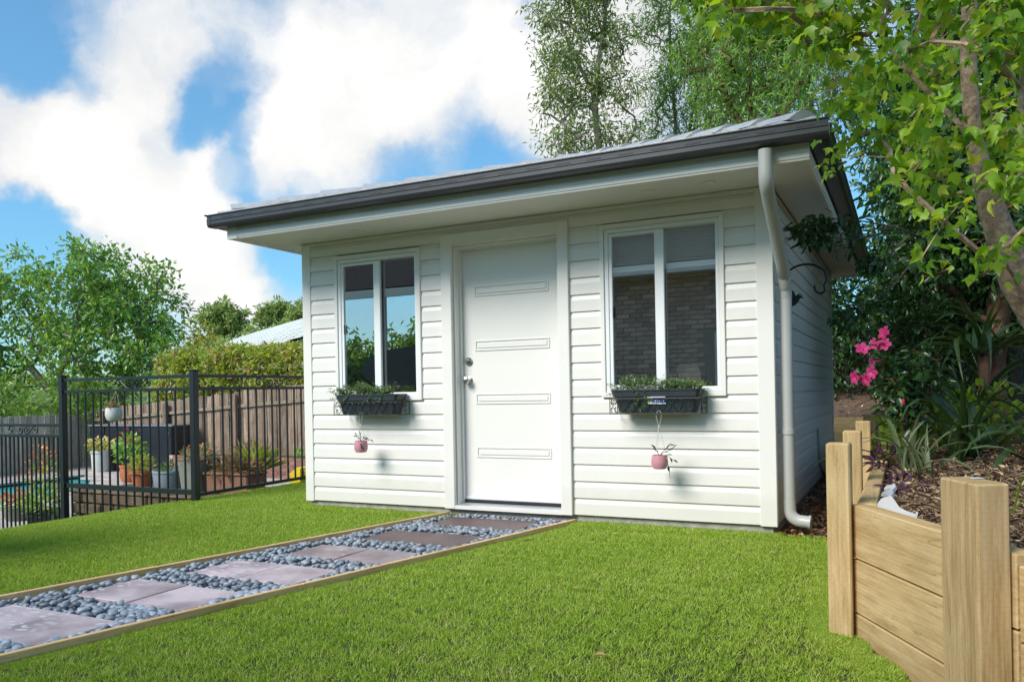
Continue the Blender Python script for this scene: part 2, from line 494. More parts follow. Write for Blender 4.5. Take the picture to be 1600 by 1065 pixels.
def paver_mat(name, blotch):
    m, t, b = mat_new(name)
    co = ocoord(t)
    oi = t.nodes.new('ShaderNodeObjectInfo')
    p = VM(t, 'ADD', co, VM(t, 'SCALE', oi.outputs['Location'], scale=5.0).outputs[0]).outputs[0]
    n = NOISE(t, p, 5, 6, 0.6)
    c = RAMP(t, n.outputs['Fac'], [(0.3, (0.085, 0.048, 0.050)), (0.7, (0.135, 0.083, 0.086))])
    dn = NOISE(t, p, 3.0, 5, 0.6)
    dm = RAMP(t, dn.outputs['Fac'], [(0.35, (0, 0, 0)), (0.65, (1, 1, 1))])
    c = MIXC(t, M(t, 'MULTIPLY', M(t, 'ADD', dm, 0.5), blotch * 0.72), c, (0.60, 0.485, 0.51))
    vo = N(t, 'ShaderNodeTexVoronoi')
    vo.inputs['Scale'].default_value = 13
    mp = N(t, 'ShaderNodeMapping')
    mp.inputs['Scale'].default_value = (1.0, 1.9, 1)
    t.links.new(p, mp.inputs[0])
    t.links.new(VM(t, 'ADD', mp.outputs[0], VM(t, 'SCALE', NOISE(t, p, 9, 3).outputs['Color'], scale=0.12).outputs[0]).outputs[0], vo.inputs['Vector'])
    sp = RAMP(t, vo.outputs['Distance'], [(0.26, (1, 1, 1)), (0.36, (0, 0, 0))])
    gate = RAMP(t, NOISE(t, p, 2.2, 2).outputs['Fac'], [(0.46, (0, 0, 0)), (0.58, (1, 1, 1))])
    c = MIXC(t, M(t, 'MULTIPLY', M(t, 'MULTIPLY', sp, gate), blotch * 0.8), c, (0.62, 0.60, 0.64))
    t.links.new(c, b.inputs['Base Color'])
    b.inputs['Roughness'].default_value = 0.5
    bp = N(t, 'ShaderNodeBump')
    bp.inputs['Strength'].default_value = 0.25
    bp.inputs['Distance'].default_value = 0.006
    t.links.new(NOISE(t, p, 22, 6, 0.65).outputs['Fac'], bp.inputs['Height'])
    t.links.new(bp.outputs[0], b.inputs['Normal'])
    return m


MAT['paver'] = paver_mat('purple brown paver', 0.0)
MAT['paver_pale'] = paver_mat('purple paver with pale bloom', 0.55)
MAT['paver_light'] = paver_mat('pale paver', 1.0)

# lawn blades
m, t, b = mat_new('lawn grass blades')
at = N(t, 'ShaderNodeAttribute')
at.attribute_name = 'rnd'
ge = N(t, 'ShaderNodeNewGeometry')
pn = NOISE(t, ge.outputs['Position'], 1.1, 4, 0.6).outputs['Fac']
pn2 = NOISE(t, ge.outputs['Position'], 7.0, 3, 0.6).outputs['Fac']
f = M(t, 'ADD', M(t, 'MULTIPLY', at.outputs['Fac'], 0.55), M(t, 'MULTIPLY', M(t, 'ADD', pn, M(t, 'MULTIPLY', pn2, 0.9)), 0.33))
c = RAMP(t, f, [(0.16, (0.148, 0.25, 0.022)), (0.40, (0.25, 0.41, 0.034)), (0.64, (0.365, 0.52, 0.062)), (0.82, (0.48, 0.55, 0.14)), (0.97, (0.60, 0.50, 0.25))])
t.links.new(c, b.inputs['Base Color'])
b.inputs['Roughness'].default_value = 0.5
b.inputs['Specular IOR Level'].default_value = 0.25
tr = N(t, 'ShaderNodeBsdfTranslucent')
t.links.new(VM(t, 'MULTIPLY', c, (1.3, 1.25, 0.7)).outputs[0], tr.inputs['Color'])
mx = N(t, 'ShaderNodeMixShader')
mx.inputs[0].default_value = 0.3
t.links.new(b.outputs[0], mx.inputs[1])
t.links.new(tr.outputs[0], mx.inputs[2])
t.links.new(mx.outputs[0], [n for n in t.nodes if n.type == 'OUTPUT_MATERIAL'][0].inputs['Surface'])
MAT['grass'] = m

# mulch chips
MAT['chips'] = leafmat('bark and straw chips', [(0.100, 0.064, 0.044), (0.218, 0.137, 0.087), (0.364, 0.237, 0.155), (0.164, 0.109, 0.082), (0.728, 0.546, 0.346), (0.273, 0.182, 0.127)], 0.0, rough=0.9, spec=0.1)
MAT['litter'] = leafmat('fallen leaves', [(0.240, 0.105, 0.053), (0.360, 0.180, 0.090), (0.510, 0.285, 0.150), (0.180, 0.105, 0.075), (0.630, 0.450, 0.300), (0.450, 0.150, 0.060)], 0.1, rough=0.8, spec=0.2)
MAT['lf_big'] = leafmat('broad tree leaf', [(0.109, 0.248, 0.054), (0.162, 0.325, 0.066), (0.118, 0.270, 0.075), (0.248, 0.421, 0.082), (0.334, 0.464, 0.086), (0.141, 0.291, 0.086)], 0.33, rough=0.35, spec=0.5)
MAT['lf_gold'] = leafmat('yellow red new leaf', [(0.196, 0.280, 0.042), (0.420, 0.392, 0.042), (0.308, 0.350, 0.042), (0.420, 0.182, 0.042), (0.140, 0.224, 0.042)], 0.4)
MAT['lf_hedge'] = leafmat('lime hedge leaf', [(0.168, 0.280, 0.035), (0.280, 0.392, 0.042), (0.392, 0.476, 0.056), (0.126, 0.238, 0.035), (0.476, 0.518, 0.098), (0.630, 0.420, 0.280), (0.224, 0.336, 0.042)], 0.35)
MAT['lf_pink'] = leafmat('pink hedge tip', [(0.55, 0.25, 0.22), (0.60, 0.36, 0.28), (0.50, 0.20, 0.20)], 0.3, (1.2, 1.0, 1.0))
MAT['lf_bamboo'] = leafmat('narrow green leaf', [(0.169, 0.340, 0.066), (0.265, 0.435, 0.095), (0.113, 0.265, 0.057), (0.340, 0.511, 0.151)], 0.35)
MAT['lf_shrub'] = leafmat('dark shrub leaf', [(0.036, 0.090, 0.022), (0.054, 0.120, 0.029), (0.072, 0.144, 0.036)], 0.25)
MAT['lf_gum'] = leafmat('olive gum leaf', [(0.255, 0.343, 0.120), (0.358, 0.448, 0.135), (0.211, 0.299, 0.113), (0.477, 0.508, 0.164)], 0.3, (1.3, 1.4, 0.8))
MAT['lf_euc'] = leafmat('grey green gum leaf', [(0.152, 0.227, 0.086), (0.205, 0.291, 0.098), (0.130, 0.205, 0.091), (0.282, 0.357, 0.109), (0.368, 0.389, 0.109)], 0.33, (1.5, 1.6, 0.8))
MAT['lf_wattle'] = leafmat('fine bright wattle leaf', [(0.152, 0.283, 0.065), (0.223, 0.386, 0.076), (0.304, 0.476, 0.091), (0.132, 0.243, 0.076)], 0.4, (1.7, 1.7, 0.8))
MAT['lf_dark'] = leafmat('dark glossy hedge leaf', [(0.024, 0.064, 0.018), (0.034, 0.087, 0.021), (0.029, 0.079, 0.029), (0.053, 0.119, 0.026)], 0.22, (1.8, 1.9, 0.7), rough=0.28, spec=0.5)
MAT['lf_maple'] = leafmat('bright maple leaf', [(0.088, 0.200, 0.025), (0.138, 0.288, 0.033), (0.200, 0.388, 0.034), (0.275, 0.463, 0.037), (0.125, 0.263, 0.035), (0.350, 0.512, 0.043), (0.175, 0.338, 0.034), (0.450, 0.500, 0.062), (0.106, 0.237, 0.027)], 0.5, (1.9, 1.6, 0.6), rough=0.4)
MAT['lf_strap'] = leafmat('strap leaf', [(0.028, 0.062, 0.020), (0.042, 0.085, 0.023), (0.036, 0.074, 0.032), (0.06, 0.105, 0.03)], 0.25, (1.6, 1.7, 0.7), rough=0.3, spec=0.5)
MAT['lf_strap_pale'] = leafmat('pale strap leaf', [(0.13, 0.165, 0.085), (0.17, 0.20, 0.10), (0.10, 0.14, 0.06)], 0.25, (1.4, 1.4, 0.8))
MAT['lf_lime'] = leafmat('lime undergrowth leaf', [(0.17, 0.27, 0.02), (0.26, 0.36, 0.03), (0.12, 0.21, 0.02)], 0.5)
MAT['lf_box'] = leafmat('small grey green leaf', [(0.101, 0.179, 0.070), (0.148, 0.242, 0.086), (0.203, 0.296, 0.117), (0.078, 0.148, 0.062)], 0.25)
MAT['lf_purple'] = leafmat('purple leaf', [(0.075, 0.022, 0.06), (0.11, 0.035, 0.09), (0.05, 0.02, 0.045)], 0.25, (1.3, 1, 1.3))
MAT['lf_succ'] = leafmat('pale succulent leaf', [(0.22, 0.30, 0.16), (0.30, 0.36, 0.20), (0.40, 0.30, 0.18)], 0.15)
MAT['lf_dry'] = leafmat('dry straw', [(0.34, 0.25, 0.16), (0.42, 0.32, 0.21), (0.26, 0.18, 0.12)], 0.2)
MAT['pet_pink'] = leafmat('pink petal', [(0.72, 0.06, 0.26), (0.80, 0.12, 0.34), (0.65, 0.04, 0.20)], 0.35, (1.2, 1.2, 1.2), rough=0.5)
MAT['pet_red'] = leafmat('red petal', [(0.65, 0.02, 0.05), (0.75, 0.04, 0.08)], 0.3, (1.1, 1, 1))
MAT['pet_orange'] = leafmat('orange petal', [(0.80, 0.22, 0.03), (0.75, 0.14, 0.04), (0.85, 0.42, 0.06)], 0.3, (1.1, 1, 1))
MAT['pet_yellow'] = leafmat('yellow petal', [(0.80, 0.66, 0.18), (0.85, 0.75, 0.35)], 0.3, (1.1, 1, 1))
MAT['pet_white'] = leafmat('white petal', [(0.80, 0.80, 0.76), (0.75, 0.76, 0.70)], 0.3, (1, 1, 1))


# ------------------------------------------------------------------ mesh helpers
class MB:
    """collects simple shapes into one mesh"""

    def __init__(s):
        s.v, s.f = [], []

    def add(s, vs, fs):
        n = len(s.v)
        s.v += [tuple(p) for p in vs]
        s.f += [tuple(i + n for i in f) for f in fs]
        return s

    def box(s, x0, x1, y0, y1, z0, z1):
        v = [(x, y, z) for x in (x0, x1) for y in (y0, y1) for z in (z0, z1)]
        return s.add(v, [(0, 1, 3, 2), (4, 6, 7, 5), (0, 4, 5, 1), (2, 3, 7, 6), (0, 2, 6, 4), (1, 5, 7, 3)])

    def bbox(s, x0, x1, y0, y1, z0, z1, c=0.004):
        """box with chamfered edges"""
        vs, idx = [], {}
        X, Y, Z = (x0, x1), (y0, y1), (z0, z1)
        sg = (1, -1)
        for i in (0, 1):
            for j in (0, 1):
                for k in (0, 1):
                    p = (X[i], Y[j], Z[k])
                    d = (sg[i] * c, sg[j] * c, sg[k] * c)
                    for a in range(3):
                        idx[(i, j, k, a)] = len(vs)
                        vs.append(tuple(p[q] + (d[q] if q != a else 0) for q in range(3)))
        fs = []
        for a in range(3):
            b, cc = (a + 1) % 3, (a + 2) % 3
            for sd in (0, 1):
                ring = []
                for (u, w) in ((0, 0), (1, 0), (1, 1), (0, 1)):
                    key = [0, 0, 0]
                    key[a], key[b], key[cc] = sd, u, w
                    ring.append(idx[tuple(key) + (a,)])
                fs.append(tuple(ring if sd else ring[::-1]))
        for a in range(3):                               # edges along axis a
            b, cc = (a + 1) % 3, (a + 2) % 3
            for u in (0, 1):
                for w in (0, 1):
                    k0, k1 = [0, 0, 0], [0, 0, 0]
                    k0[b] = k1[b] = u
                    k0[cc] = k1[cc] = w
                    k1[a] = 1
                    q = (idx[tuple(k0) + (b,)], idx[tuple(k1) + (b,)], idx[tuple(k1) + (cc,)], idx[tuple(k0) + (cc,)])
                    fs.append(q if (u == w) else q[::-1])
        for i in (0, 1):
            for j in (0, 1):
                for k in (0, 1):
                    q = (idx[(i, j, k, 0)], idx[(i, j, k, 1)], idx[(i, j, k, 2)])
                    fs.append(q if (i + j + k) % 2 else q[::-1])
        return s.add(vs, fs)

    def extrude(s, prof, a, b, axis='X', caps=True):
        """2D profile [(p,q)] swept along an axis; X: (y,z)  Y: (x,z)  Z: (x,y)"""
        n = len(prof)
        mk = {'X': lambda t, p: (t, p[0], p[1]), 'Y': lambda t, p: (p[0], t, p[1]), 'Z': lambda t, p: (p[0], p[1], t)}[axis]
        vs = [mk(a, p) for p in prof] + [mk(b, p) for p in prof]
        fs = [(i, (i + 1) % n, n + (i + 1) % n, n + i) for i in range(n)]
        if caps:
            fs += [tuple(range(n))[::-1], tuple(range(n, 2 * n))]
        return s.add(vs, fs)

    def tube(s, pts, r, seg=8, caps=True):
        pts = [Vector(p) for p in pts]
        n = len(pts)
        rs = r if isinstance(r, (list, tuple)) else [r] * n
        vs, fs = [], []
        ref = None
        for i, p in enumerate(pts):
            tg = (pts[min(i + 1, n - 1)] - pts[max(i - 1, 0)]).normalized()
            if ref is None:
                ref = tg.orthogonal().normalized()
            ref = (ref - tg * ref.dot(tg))
            ref = ref.normalized() if ref.length > 1e-6 else tg.orthogonal().normalized()
            bn = tg.cross(ref)
            for k in range(seg):
                a = 2 * math.pi * k / seg
                vs.append(p + (ref * math.cos(a) + bn * math.sin(a)) * rs[i])
        for i in range(n - 1):
            for k in range(seg):
                k2 = (k + 1) % seg
                fs.append((i * seg + k, i * seg + k2, (i + 1) * seg + k2, (i + 1) * seg + k))
        if caps:
            fs.append(tuple(range(seg))[::-1])
            fs.append(tuple(range((n - 1) * seg, n * seg)))
        return s.add(vs, fs)

    def lathe(s, prof, c=(0, 0, 0), seg=20, sx=1.0, sy=1.0):
        """prof [(r,z)] round the z axis"""
        vs, fs = [], []
        n = len(prof)
        for r, z in prof:
            for k in range(seg):
                a = 2 * math.pi * k / seg
                vs.append((c[0] + r * sx * math.cos(a), c[1] + r * sy * math.sin(a), c[2] + z))
        for i in range(n - 1):
            for k in range(seg):
                k2 = (k + 1) % seg
                fs.append((i * seg + k, i * seg + k2, (i + 1) * seg + k2, (i + 1) * seg + k))
        fs.append(tuple(range(seg))[::-1])
        fs.append(tuple(range((n - 1) * seg, n * seg)))
        return s.add(vs, fs)

    def mesh(s, name, mat, smooth=False, angle=None):
        me = bpy.data.meshes.new(name)
        me.from_pydata(s.v, [], s.f)
        me.validate()
        if mat:
            me.materials.append(MAT[mat])
        if smooth:
            me.polygons.foreach_set('use_smooth', [True] * len(me.polygons))
            if angle:
                me.set_sharp_from_angle(angle=R(angle))
        me.update()
        return me

    def build(s, name, mat, parent=None, loc=(0, 0, 0), rotz=0.0, smooth=False, angle=35):
        return place(s.mesh(name, mat, smooth, angle), name, parent, loc, rotz)


def place(me, name, parent=None, loc=(0, 0, 0), rotz=0.0):
    o = bpy.data.objects.new(name, me)
    COL.objects.link(o)
    o.location = loc
    o.rotation_euler = (0, 0, rotz)
    if parent is not None:
        o.parent = parent
    return o


def tag(o, label, cat, group=None):
    o['label'] = label
    o['category'] = cat
    if group:
        o['group'] = group
    return o


def thing(name, label, cat, loc=(0, 0, 0), rotz=0.0, group=None):
    o = bpy.data.objects.new(name, None)
    o.empty_display_size = 0.1
    COL.objects.link(o)
    o.location = loc
    o.rotation_euler = (0, 0, rotz)
    return tag(o, label, cat, group)


def struct(o):
    o['kind'] = 'structure'
    return o


def stuff(o):
    o['kind'] = 'stuff'
    return o


# leaf outlines: (u along, v across, w up) and faces
LEAF = {
    'diamond': ([(0, 0, 0), (.45, .5, .08), (1, 0, -.05), (.45, -.5, .08)], [(0, 2, 1), (0, 3, 2)]),
    'oval': ([(0, 0, 0), (.3, .46, .07), (.72, .36, .0), (1, 0, -.16), (.72, -.36, .0), (.3, -.46, .07), (.5, 0, -.03)],
             [(0, 6, 1), (1, 6, 2), (2, 6, 3), (3, 6, 4), (4, 6, 5), (5, 6, 0)]),
    'maple': ([(0, 0, 0), (.18, .30, .05), (.55, .62, -.02), (.58, .27, .03), (.78, .22, .0), (1.05, 0, -.18),
               (.78, -.22, .0), (.58, -.27, .03), (.55, -.62, -.02), (.18, -.30, .05), (.42, 0, -.02)],
              [(0, 10, 1), (1, 10, 3, 2), (3, 10, 4), (4, 10, 5), (5, 10, 6), (6, 10, 7), (7, 10, 9, 8), (9, 10, 0)]),
    'blade': ([(0, .5, 0), (0, -.5, 0), (.55, -.38, .05), (.55, .38, .05), (1, 0, -.05)], [(0, 1, 2, 3), (3, 2, 4)]),
}


def leaf_arrays(P, D, NN, L, W, shape):
    """vertex array for many leaves; P points, D axis, NN rough normal, L, W sizes"""
    lv, lf = LEAF[shape]
    lv = np.array(lv)
    D = D / np.linalg.norm(D, axis=1, keepdims=True)
    S = np.cross(NN, D)
    S /= np.linalg.norm(S, axis=1, keepdims=True) + 1e-9
    U = np.cross(D, S)
    V = (P[:, None, :] + D[:, None, :] * (lv[None, :, 0, None] * L[:, None, None])
         + S[:, None, :] * (lv[None, :, 1, None] * W[:, None, None])
         + U[:, None, :] * (lv[None, :, 2, None] * L[:, None, None]))
    return V, lf


def leaf_mesh(name, V, lf, mat, rnd):
    n, k, _ = V.shape
    nv = n * k
    lens = [len(f) for f in lf]
    flat = np.array([i for f in lf for i in f])
    nl = len(flat)
    loops = (flat[None, :] + (np.arange(n) * k)[:, None]).reshape(-1)
    nf = len(lf)
    starts = np.concatenate([[0], np.cumsum(lens)[:-1]])
    starts = (starts[None, :] + (np.arange(n) * nl)[:, None]).reshape(-1)
    me = bpy.data.meshes.new(name)
    me.vertices.add(nv)
    me.vertices.foreach_set('co', V.reshape(-1).astype(np.float32))
    me.loops.add(n * nl)
    me.loops.foreach_set('vertex_index', loops.astype(np.int32))
    me.polygons.add(n * nf)
    me.polygons.foreach_set('loop_start', starts.astype(np.int32))
    at = me.attributes.new('rnd', 'FLOAT', 'POINT')
    at.data.foreach_set('value', np.repeat(rnd, k).astype(np.float32))
    me.materials.append(MAT[mat])
    me.update(calc_edges=True)
    me.validate()
    return me


def in_house(P, m=0.03):
    """points that fall inside the studio or its roof"""
    x, y, z = P[:, 0], P[:, 1], P[:, 2]
    body = (x > -0.05) & (x < 4.0 + m) & (y > -0.05) & (y < 4.72) & (z < 2.5)
    eave = (x > -0.4) & (x < 4.40 + m) & (y > -0.8) & (y < 5.1) & (z > 2.17) & (z < 3.3)
    return body | eave


def scatter_leaves(centres, radii, n, L, W, out=0.6, droop=0.25, up=0.7, flat=1.0, lvar=0.35, edge=0.0):
    """n leaves in each ball; returns P, D, NN, L, W, rnd"""
    cs = np.asarray(centres, float)
    rs = np.asarray(radii, float)
    k = len(cs)
    idx = np.repeat(np.arange(k), n)
    d = RNG.normal(size=(k * n, 3))
    d /= np.linalg.norm(d, axis=1, keepdims=True)
    rad = RNG.random(k * n) ** (1 / 2.2)
    rad = edge + (1 - edge) * rad
    d2 = d * np.array([1, 1, flat])
    P = cs[idx] + d2 * (rs[idx] * rad)[:, None]
    D = d * out + RNG.normal(size=(k * n, 3)) * 0.55
    D[:, 2] -= droop
    NN = RNG.normal(size=(k * n, 3)) * 0.55
    NN[:, 2] += up
    Ls = L * (1 - lvar + 2 * lvar * RNG.random(k * n))
    Ws = W * Ls / L
    keep = ~in_house(P)
    rnd = RNG.random(k * n)
    return [a[keep] for a in (P, D, NN, Ls, Ws, rnd)]


def foliage(name, parent, mat, shape, sets, stuff_=True):
    P, D, NN, L, W, rnd = [np.concatenate(x) for x in zip(*sets)]
    V, lf = leaf_arrays(P, D, NN, L, W, shape)
    o = place(leaf_mesh(name, V, lf, mat, rnd), name, parent)
    if stuff_:
        stuff(o)
    return o


def sample_blobs(blobs, spacing, jitter=0.35, seed=0):
    """cluster centres spread through a list of balls (x,y,z,r)"""
    rg = np.random.default_rng(seed)
    out = []
    for (x, y, z, r) in blobs:
        n = max(2, int(4.19 * r ** 3 / spacing ** 3 * 0.9))
        d = rg.normal(size=(n, 3))
        d /= np.linalg.norm(d, axis=1, keepdims=True)
        rad = r * rg.random(n) ** (1 / 2.6)
        out.append(np.array([x, y, z]) + d * rad[:, None])
    return np.concatenate(out)


def grow(trunks, targets, r_tip=0.006, r_base=0.1, wob=0.12, seed=1, up=0.15, power=2.3, seg=6, side_max=9.0):
    """branch skeleton: trunk polylines, then a limb to every target from the nearest node"""
    rg = random.Random(seed)
    pos, par = [], []
    for line in trunks:
        prev = -1
        start = Vector(line[0])
        if pos:
            j = min(range(len(pos)), key=lambda i: (pos[i] - start).length)
            if (pos[j] - start).length < 0.25:
                prev = j
        pts = [Vector(p) for p in line]
        for i, p in enumerate(pts):
            if i == 0:
                if prev < 0:
                    pos.append(p)
                    par.append(-1)
                    prev = len(pos) - 1
                continue
            a = pos[prev]
            n = max(1, int((p - a).length / 0.35))
            for k in range(1, n + 1):
                q = a.lerp(p, k / n)
                if k < n:
                    q = q + Vector((rg.uniform(-1, 1), rg.uniform(-1, 1), 0)) * 0.02
                pos.append(q)
                par.append(prev)
                prev = len(pos) - 1
    ntr = len(pos)
    arr = [tuple(p) for p in pos]
    base = Vector(trunks[0][0])
    tg = sorted([Vector(t) for t in targets], key=lambda t: (t - base).length)
    tips = []
    for t in tg:
        A = np.array(arr)
        dv = np.array(t) - A
        dist = np.linalg.norm(dv, axis=1)
        cost = dist + np.where(dv[:, 2] < 0, 0.8 * -dv[:, 2], 0)
        cost[:max(1, ntr // 4)] += 0.5
        j = int(np.argmin(cost))
        a = pos[j]
        L = (t - a).length
        n = max(1, int(L / 0.3) + 1)
        prev = j
        for k in range(1, n + 1):
            u = k / n
            q = a.lerp(t, u)
            if k < n:
                q = q + Vector((rg.uniform(-1, 1), rg.uniform(-1, 1), rg.uniform(-1, 1))) * wob * min(L, 1.0) + Vector((0, 0, up * L * u * (1 - u)))
            pos.append(q)
            arr.append(tuple(q))
            par.append(prev)
            prev = len(pos) - 1
        tips.append(prev)
    acc = [0.0] * len(pos)
    for i in range(len(pos) - 1, -1, -1):
        if acc[i] == 0:
            acc[i] = r_tip ** power
        if par[i] >= 0:
            acc[par[i]] += acc[i]
    rad = [a ** (1 / power) for a in acc]
    k = r_base / rad[0]
    rad = [max(r_tip, r * k) if r > r_tip * 1.01 else r_tip for r in rad]
    rad = [r if i < ntr else min(r, side_max) for i, r in enumerate(rad)]
    kids = [[] for _ in pos]
    for i, j in enumerate(par):
        if j >= 0:
            kids[j].append(i)
    mb = MB()
    starts = [(-1, i) for i, j in enumerate(par) if j < 0]
    while starts:
        j, i = starts.pop()
        pts, rs = [], []
        if j >= 0:
            pts.append(pos[j])
            rs.append(min(rad[j], rad[i] * 1.25))
        while True:
            if not pts or (pos[i] - pts[-1]).length > 1e-4:
                pts.append(pos[i])
                rs.append(rad[i])
            if not kids[i]:
                break
            ks = sorted(kids[i], key=lambda k_: -rad[k_])
            starts += [(i, k_) for k_ in ks[1:]]
            i = ks[0]
        if len(pts) > 1:
            mb.tube(pts, rs, seg if max(rs) > 0.02 else 4, caps=False)
    return mb


def blobs_tree(name, label, cat, base, trunks, blobs, spacing, bark, leafm, shape, L, W, n, spread, r_base, r_tip=0.006,
               seed=1, group=None, extra=None, **kw):
    root = thing(name, label, cat, base, 0, group)
    ib = Vector(base)
    c = sample_blobs(blobs, spacing, seed=seed)
    c = c[~in_house(c)]
    mb = grow(trunks, c, r_tip, r_base, seed=seed)
    o = mb.build('trunk', bark, root, -ib, smooth=True, angle=60)
    rs = np.full(len(c), spread) * (0.75 + 0.5 * np.random.default_rng(seed).random(len(c)))
    st = scatter_leaves(c, rs, n, L, W, **kw)
    f = foliage('crown', root, leafm, shape, [st], stuff_=False)
    f.location = -ib
    return root, c


# ------------------------------------------------------------------ terrain
def lawn_z(x, y):
    z = -0.06
    t = -1.25 - x
    if t > 0:
        z -= min(0.18 * t * t / (t + 0.25), 0.62)
    z -= 0.054 * max(0, x - 3.8) * max(0, -y - 0.8)
    return z


WA, WD = Vector((4.527, -1.897, 0)), Vector((0.480, -0.877, 0))     # bend of the sleeper wall, direction to the camera side
WN = Vector((0.877, 0.480, 0))


def bed_s(x, y):
    return min(x - 4.60, (x - WA.x) * WN.x + (y - WA.y) * WN.y - 0.075)


def bed_z(x, y):
    s = max(bed_s(x, y), y - 7.1 if x < 4.7 else -1)
    n = mnoise.noise(Vector((x * 2.3, y * 2.3, 0.3))) * 0.045 + mnoise.noise(Vector((x * 7, y * 7, 1.3))) * 0.018
    return 0.375 + 0.20 * min(max(s, 0), 5) + n * min(1, max(s, 0) * 3 + 0.3)


def path_l(y):
    return 1.457 + 0.2216 * y


def path_r(y):
    return 2.545 + 0.237 * y


PATH_END = -6.4


def in_lawn(x, y):
    if y > -0.05:
        return -1.40 < x < 0.0 and y < 6.5
    if not (-9 < x < 6.0 and y > -13):
        return False
    if x > 4.46 and y > -1.95:
        return False
    if y <= -1.85 and (x - WA.x) * WN.x + (y - WA.y) * WN.y > -0.01:
        return False
    return True


def in_path(x, y, m=0.0):
    return PATH_END < y < 0.0 and path_l(y) - m < x < path_r(y) + m


def grid_mesh(name, mat, x0, x1, y0, y1, step, fn, keep, skirt=0.0, smooth=True):
    nx, ny = int(round((x1 - x0) / step)), int(round((y1 - y0) / step))
    idx, vs, fs = {}, [], []

    def vid(i, j):
        if (i, j) not in idx:
            x, y = x0 + i * step, y0 + j * step
            idx[(i, j)] = len(vs)
            vs.append((x, y, fn(x, y)))
        return idx[(i, j)]
    cells = {(i, j) for i in range(nx) for j in range(ny) if keep(x0 + (i + .5) * step, y0 + (j + .5) * step)}
    for (i, j) in cells:
        fs.append((vid(i, j), vid(i + 1, j), vid(i + 1, j + 1), vid(i, j + 1)))
    if skirt:
        low = {}

        def lid(k):
            if k not in low:
                low[k] = len(vs)
                v = vs[idx[k]]
                vs.append((v[0], v[1], v[2] - skirt))
            return low[k]
        for (i, j) in cells:
            for (di, dj, a, b_) in ((0, -1, (i, j), (i + 1, j)), (1, 0, (i + 1, j), (i + 1, j + 1)), (0, 1, (i + 1, j + 1), (i, j + 1)), (-1, 0, (i, j + 1), (i, j))):
                if (i + di, j + dj) not in cells:
                    fs.append((idx[a], lid(a), lid(b_), idx[b_]))
    mb = MB()
    mb.v, mb.f = vs, fs
    return mb.build(name, mat, smooth=smooth, angle=50)


# one sheet to the horizon, below everything
mb = MB()
ring = [(400 * math.cos(2 * math.pi * k / 48), 400 * math.sin(2 * math.pi * k / 48), -1.3) for k in range(48)]
mb.add(ring + [(0, 0, -1.3)], [(k, (k + 1) % 48, 48) for k in range(48)])
struct(mb.build('ground', 'ground'))
lawn = struct(grid_mesh('lawn', 'soil', -9.0, 6.0, -13.05, 6.6, 0.15, lambda x, y: lawn_z(x, y) - 0.012,
                        lambda x, y: (in_lawn(x, y) or in_lawn(x - 0.1, y) or in_lawn(x - 0.12, y + 0.1) or (3.6 < x < 4.5 and -0.3 < y < -0.05)) and not in_path(x, y, -0.16), 1.2))
struct(grid_mesh('garden_bed', 'mulch', 2.0, 12.05, -7.5, 12.0, 0.075, bed_z,
                 lambda x, y: bed_s(x, y) > 0.035 or (y > 7.12 and x > 2)))
struct(grid_mesh('side_strip', 'mulch', 3.9, 4.65, 0.02 - 0.12, 7.2, 0.15, lambda x, y: -0.085 + 0.012 * max(0, y) + 0.02 * mnoise.noise(Vector((x * 6, y * 6, 0))),
                 lambda x, y: True, 0.8))
struct(grid_mesh('back_yard', 'mulch', -1.4, 3.9, 4.8, 7.2, 0.3, lambda x, y: -0.07, lambda x, y: True, 0.8))

# ------------------------------------------------------------------ the studio
HW, HL, HH = 3.95, 4.65, 2.25
house = thing('garden_studio', 'small white weatherboard garden studio with one door, two windows and dark gutters', 'garden studio', (0, 0, 0))
PITCH = 0.125
PROF = [(0.0, 0.0), (-0.014, 0.001), (-0.0145, 0.004), (-0.0125, 0.082), (-0.0115, 0.088), (-0.0045, 0.112), (-0.002, 0.124), (0.0, 0.1245)]


def board_mesh(x0, x1, h=PITCH):
    k = h / PITCH
    mb = MB().extrude([(p, z * k) for p, z in PROF], x0, x1, 'X')
    return mb.mesh('siding_board', 'siding')


bm_cache = {}


def board(x0, x1, z, loc=(0, 0, 0), rotz=0.0, h=PITCH):
    key = (round(x0, 3), round(x1, 3), round(h, 4))
    if key not in bm_cache:
        bm_cache[key] = board_mesh(x0, x1, h)
    return place(bm_cache[key], 'siding_board', house, (loc[0], loc[1], z), rotz)


W1 = (0.372, 1.180, 0.898, 2.074)        # window openings x0 x1 z0 z1
W2 = (2.798, 3.620, 0.898, 2.080)
for r in range(18):
    z = r * PITCH
    if r < 7:
        board(0.07, 1.420, z)
        board(2.519, 3.862, z)
    elif r < 17:
        for a, b_ in ((0.07, 0.352), (1.200, 1.420), (2.519, 2.778), (3.640, 3.862)):
            board(a, b_, z)
    else:
        board(0.07, 1.420, z, h=0.095)
        board(2.519, 3.862, z, h=0.095)
MB().extrude([(0, 0), (-0.008, 0), (-0.008, 0.03), (0, 0.03)], 1.42, 2.519, 'X').build('siding_board', 'siding', house, (0, 0, 2.19))
MB().extrude([(0, 0), (-0.016, 0), (-0.016, 0.028), (0, 0.028)], 0.07, 3.862, 'X').build('top_trim', 'trim', house, (0, 0, 2.221))
for r in range(18):                       # side facing the retaining wall, far wall, pool side
    h = PITCH if r < 17 else 0.095
    board(0.055, HL - 0.055, r * PITCH, (HW, 0, 0), R(90), h)
    board(0.055, HL - 0.055, r * PITCH, (0, HL, 0), R(-90), h)
    board(-HW + 0.06, -0.06, r * PITCH, (0, HL, 0), R(180), h)
MB().extrude([(0, 0), (-0.016, 0), (-0.016, 0.028), (0, 0.028)], 0.05, HL - 0.05, 'X').build('top_trim', 'trim', house, (HW, 0, 2.221), R(90))
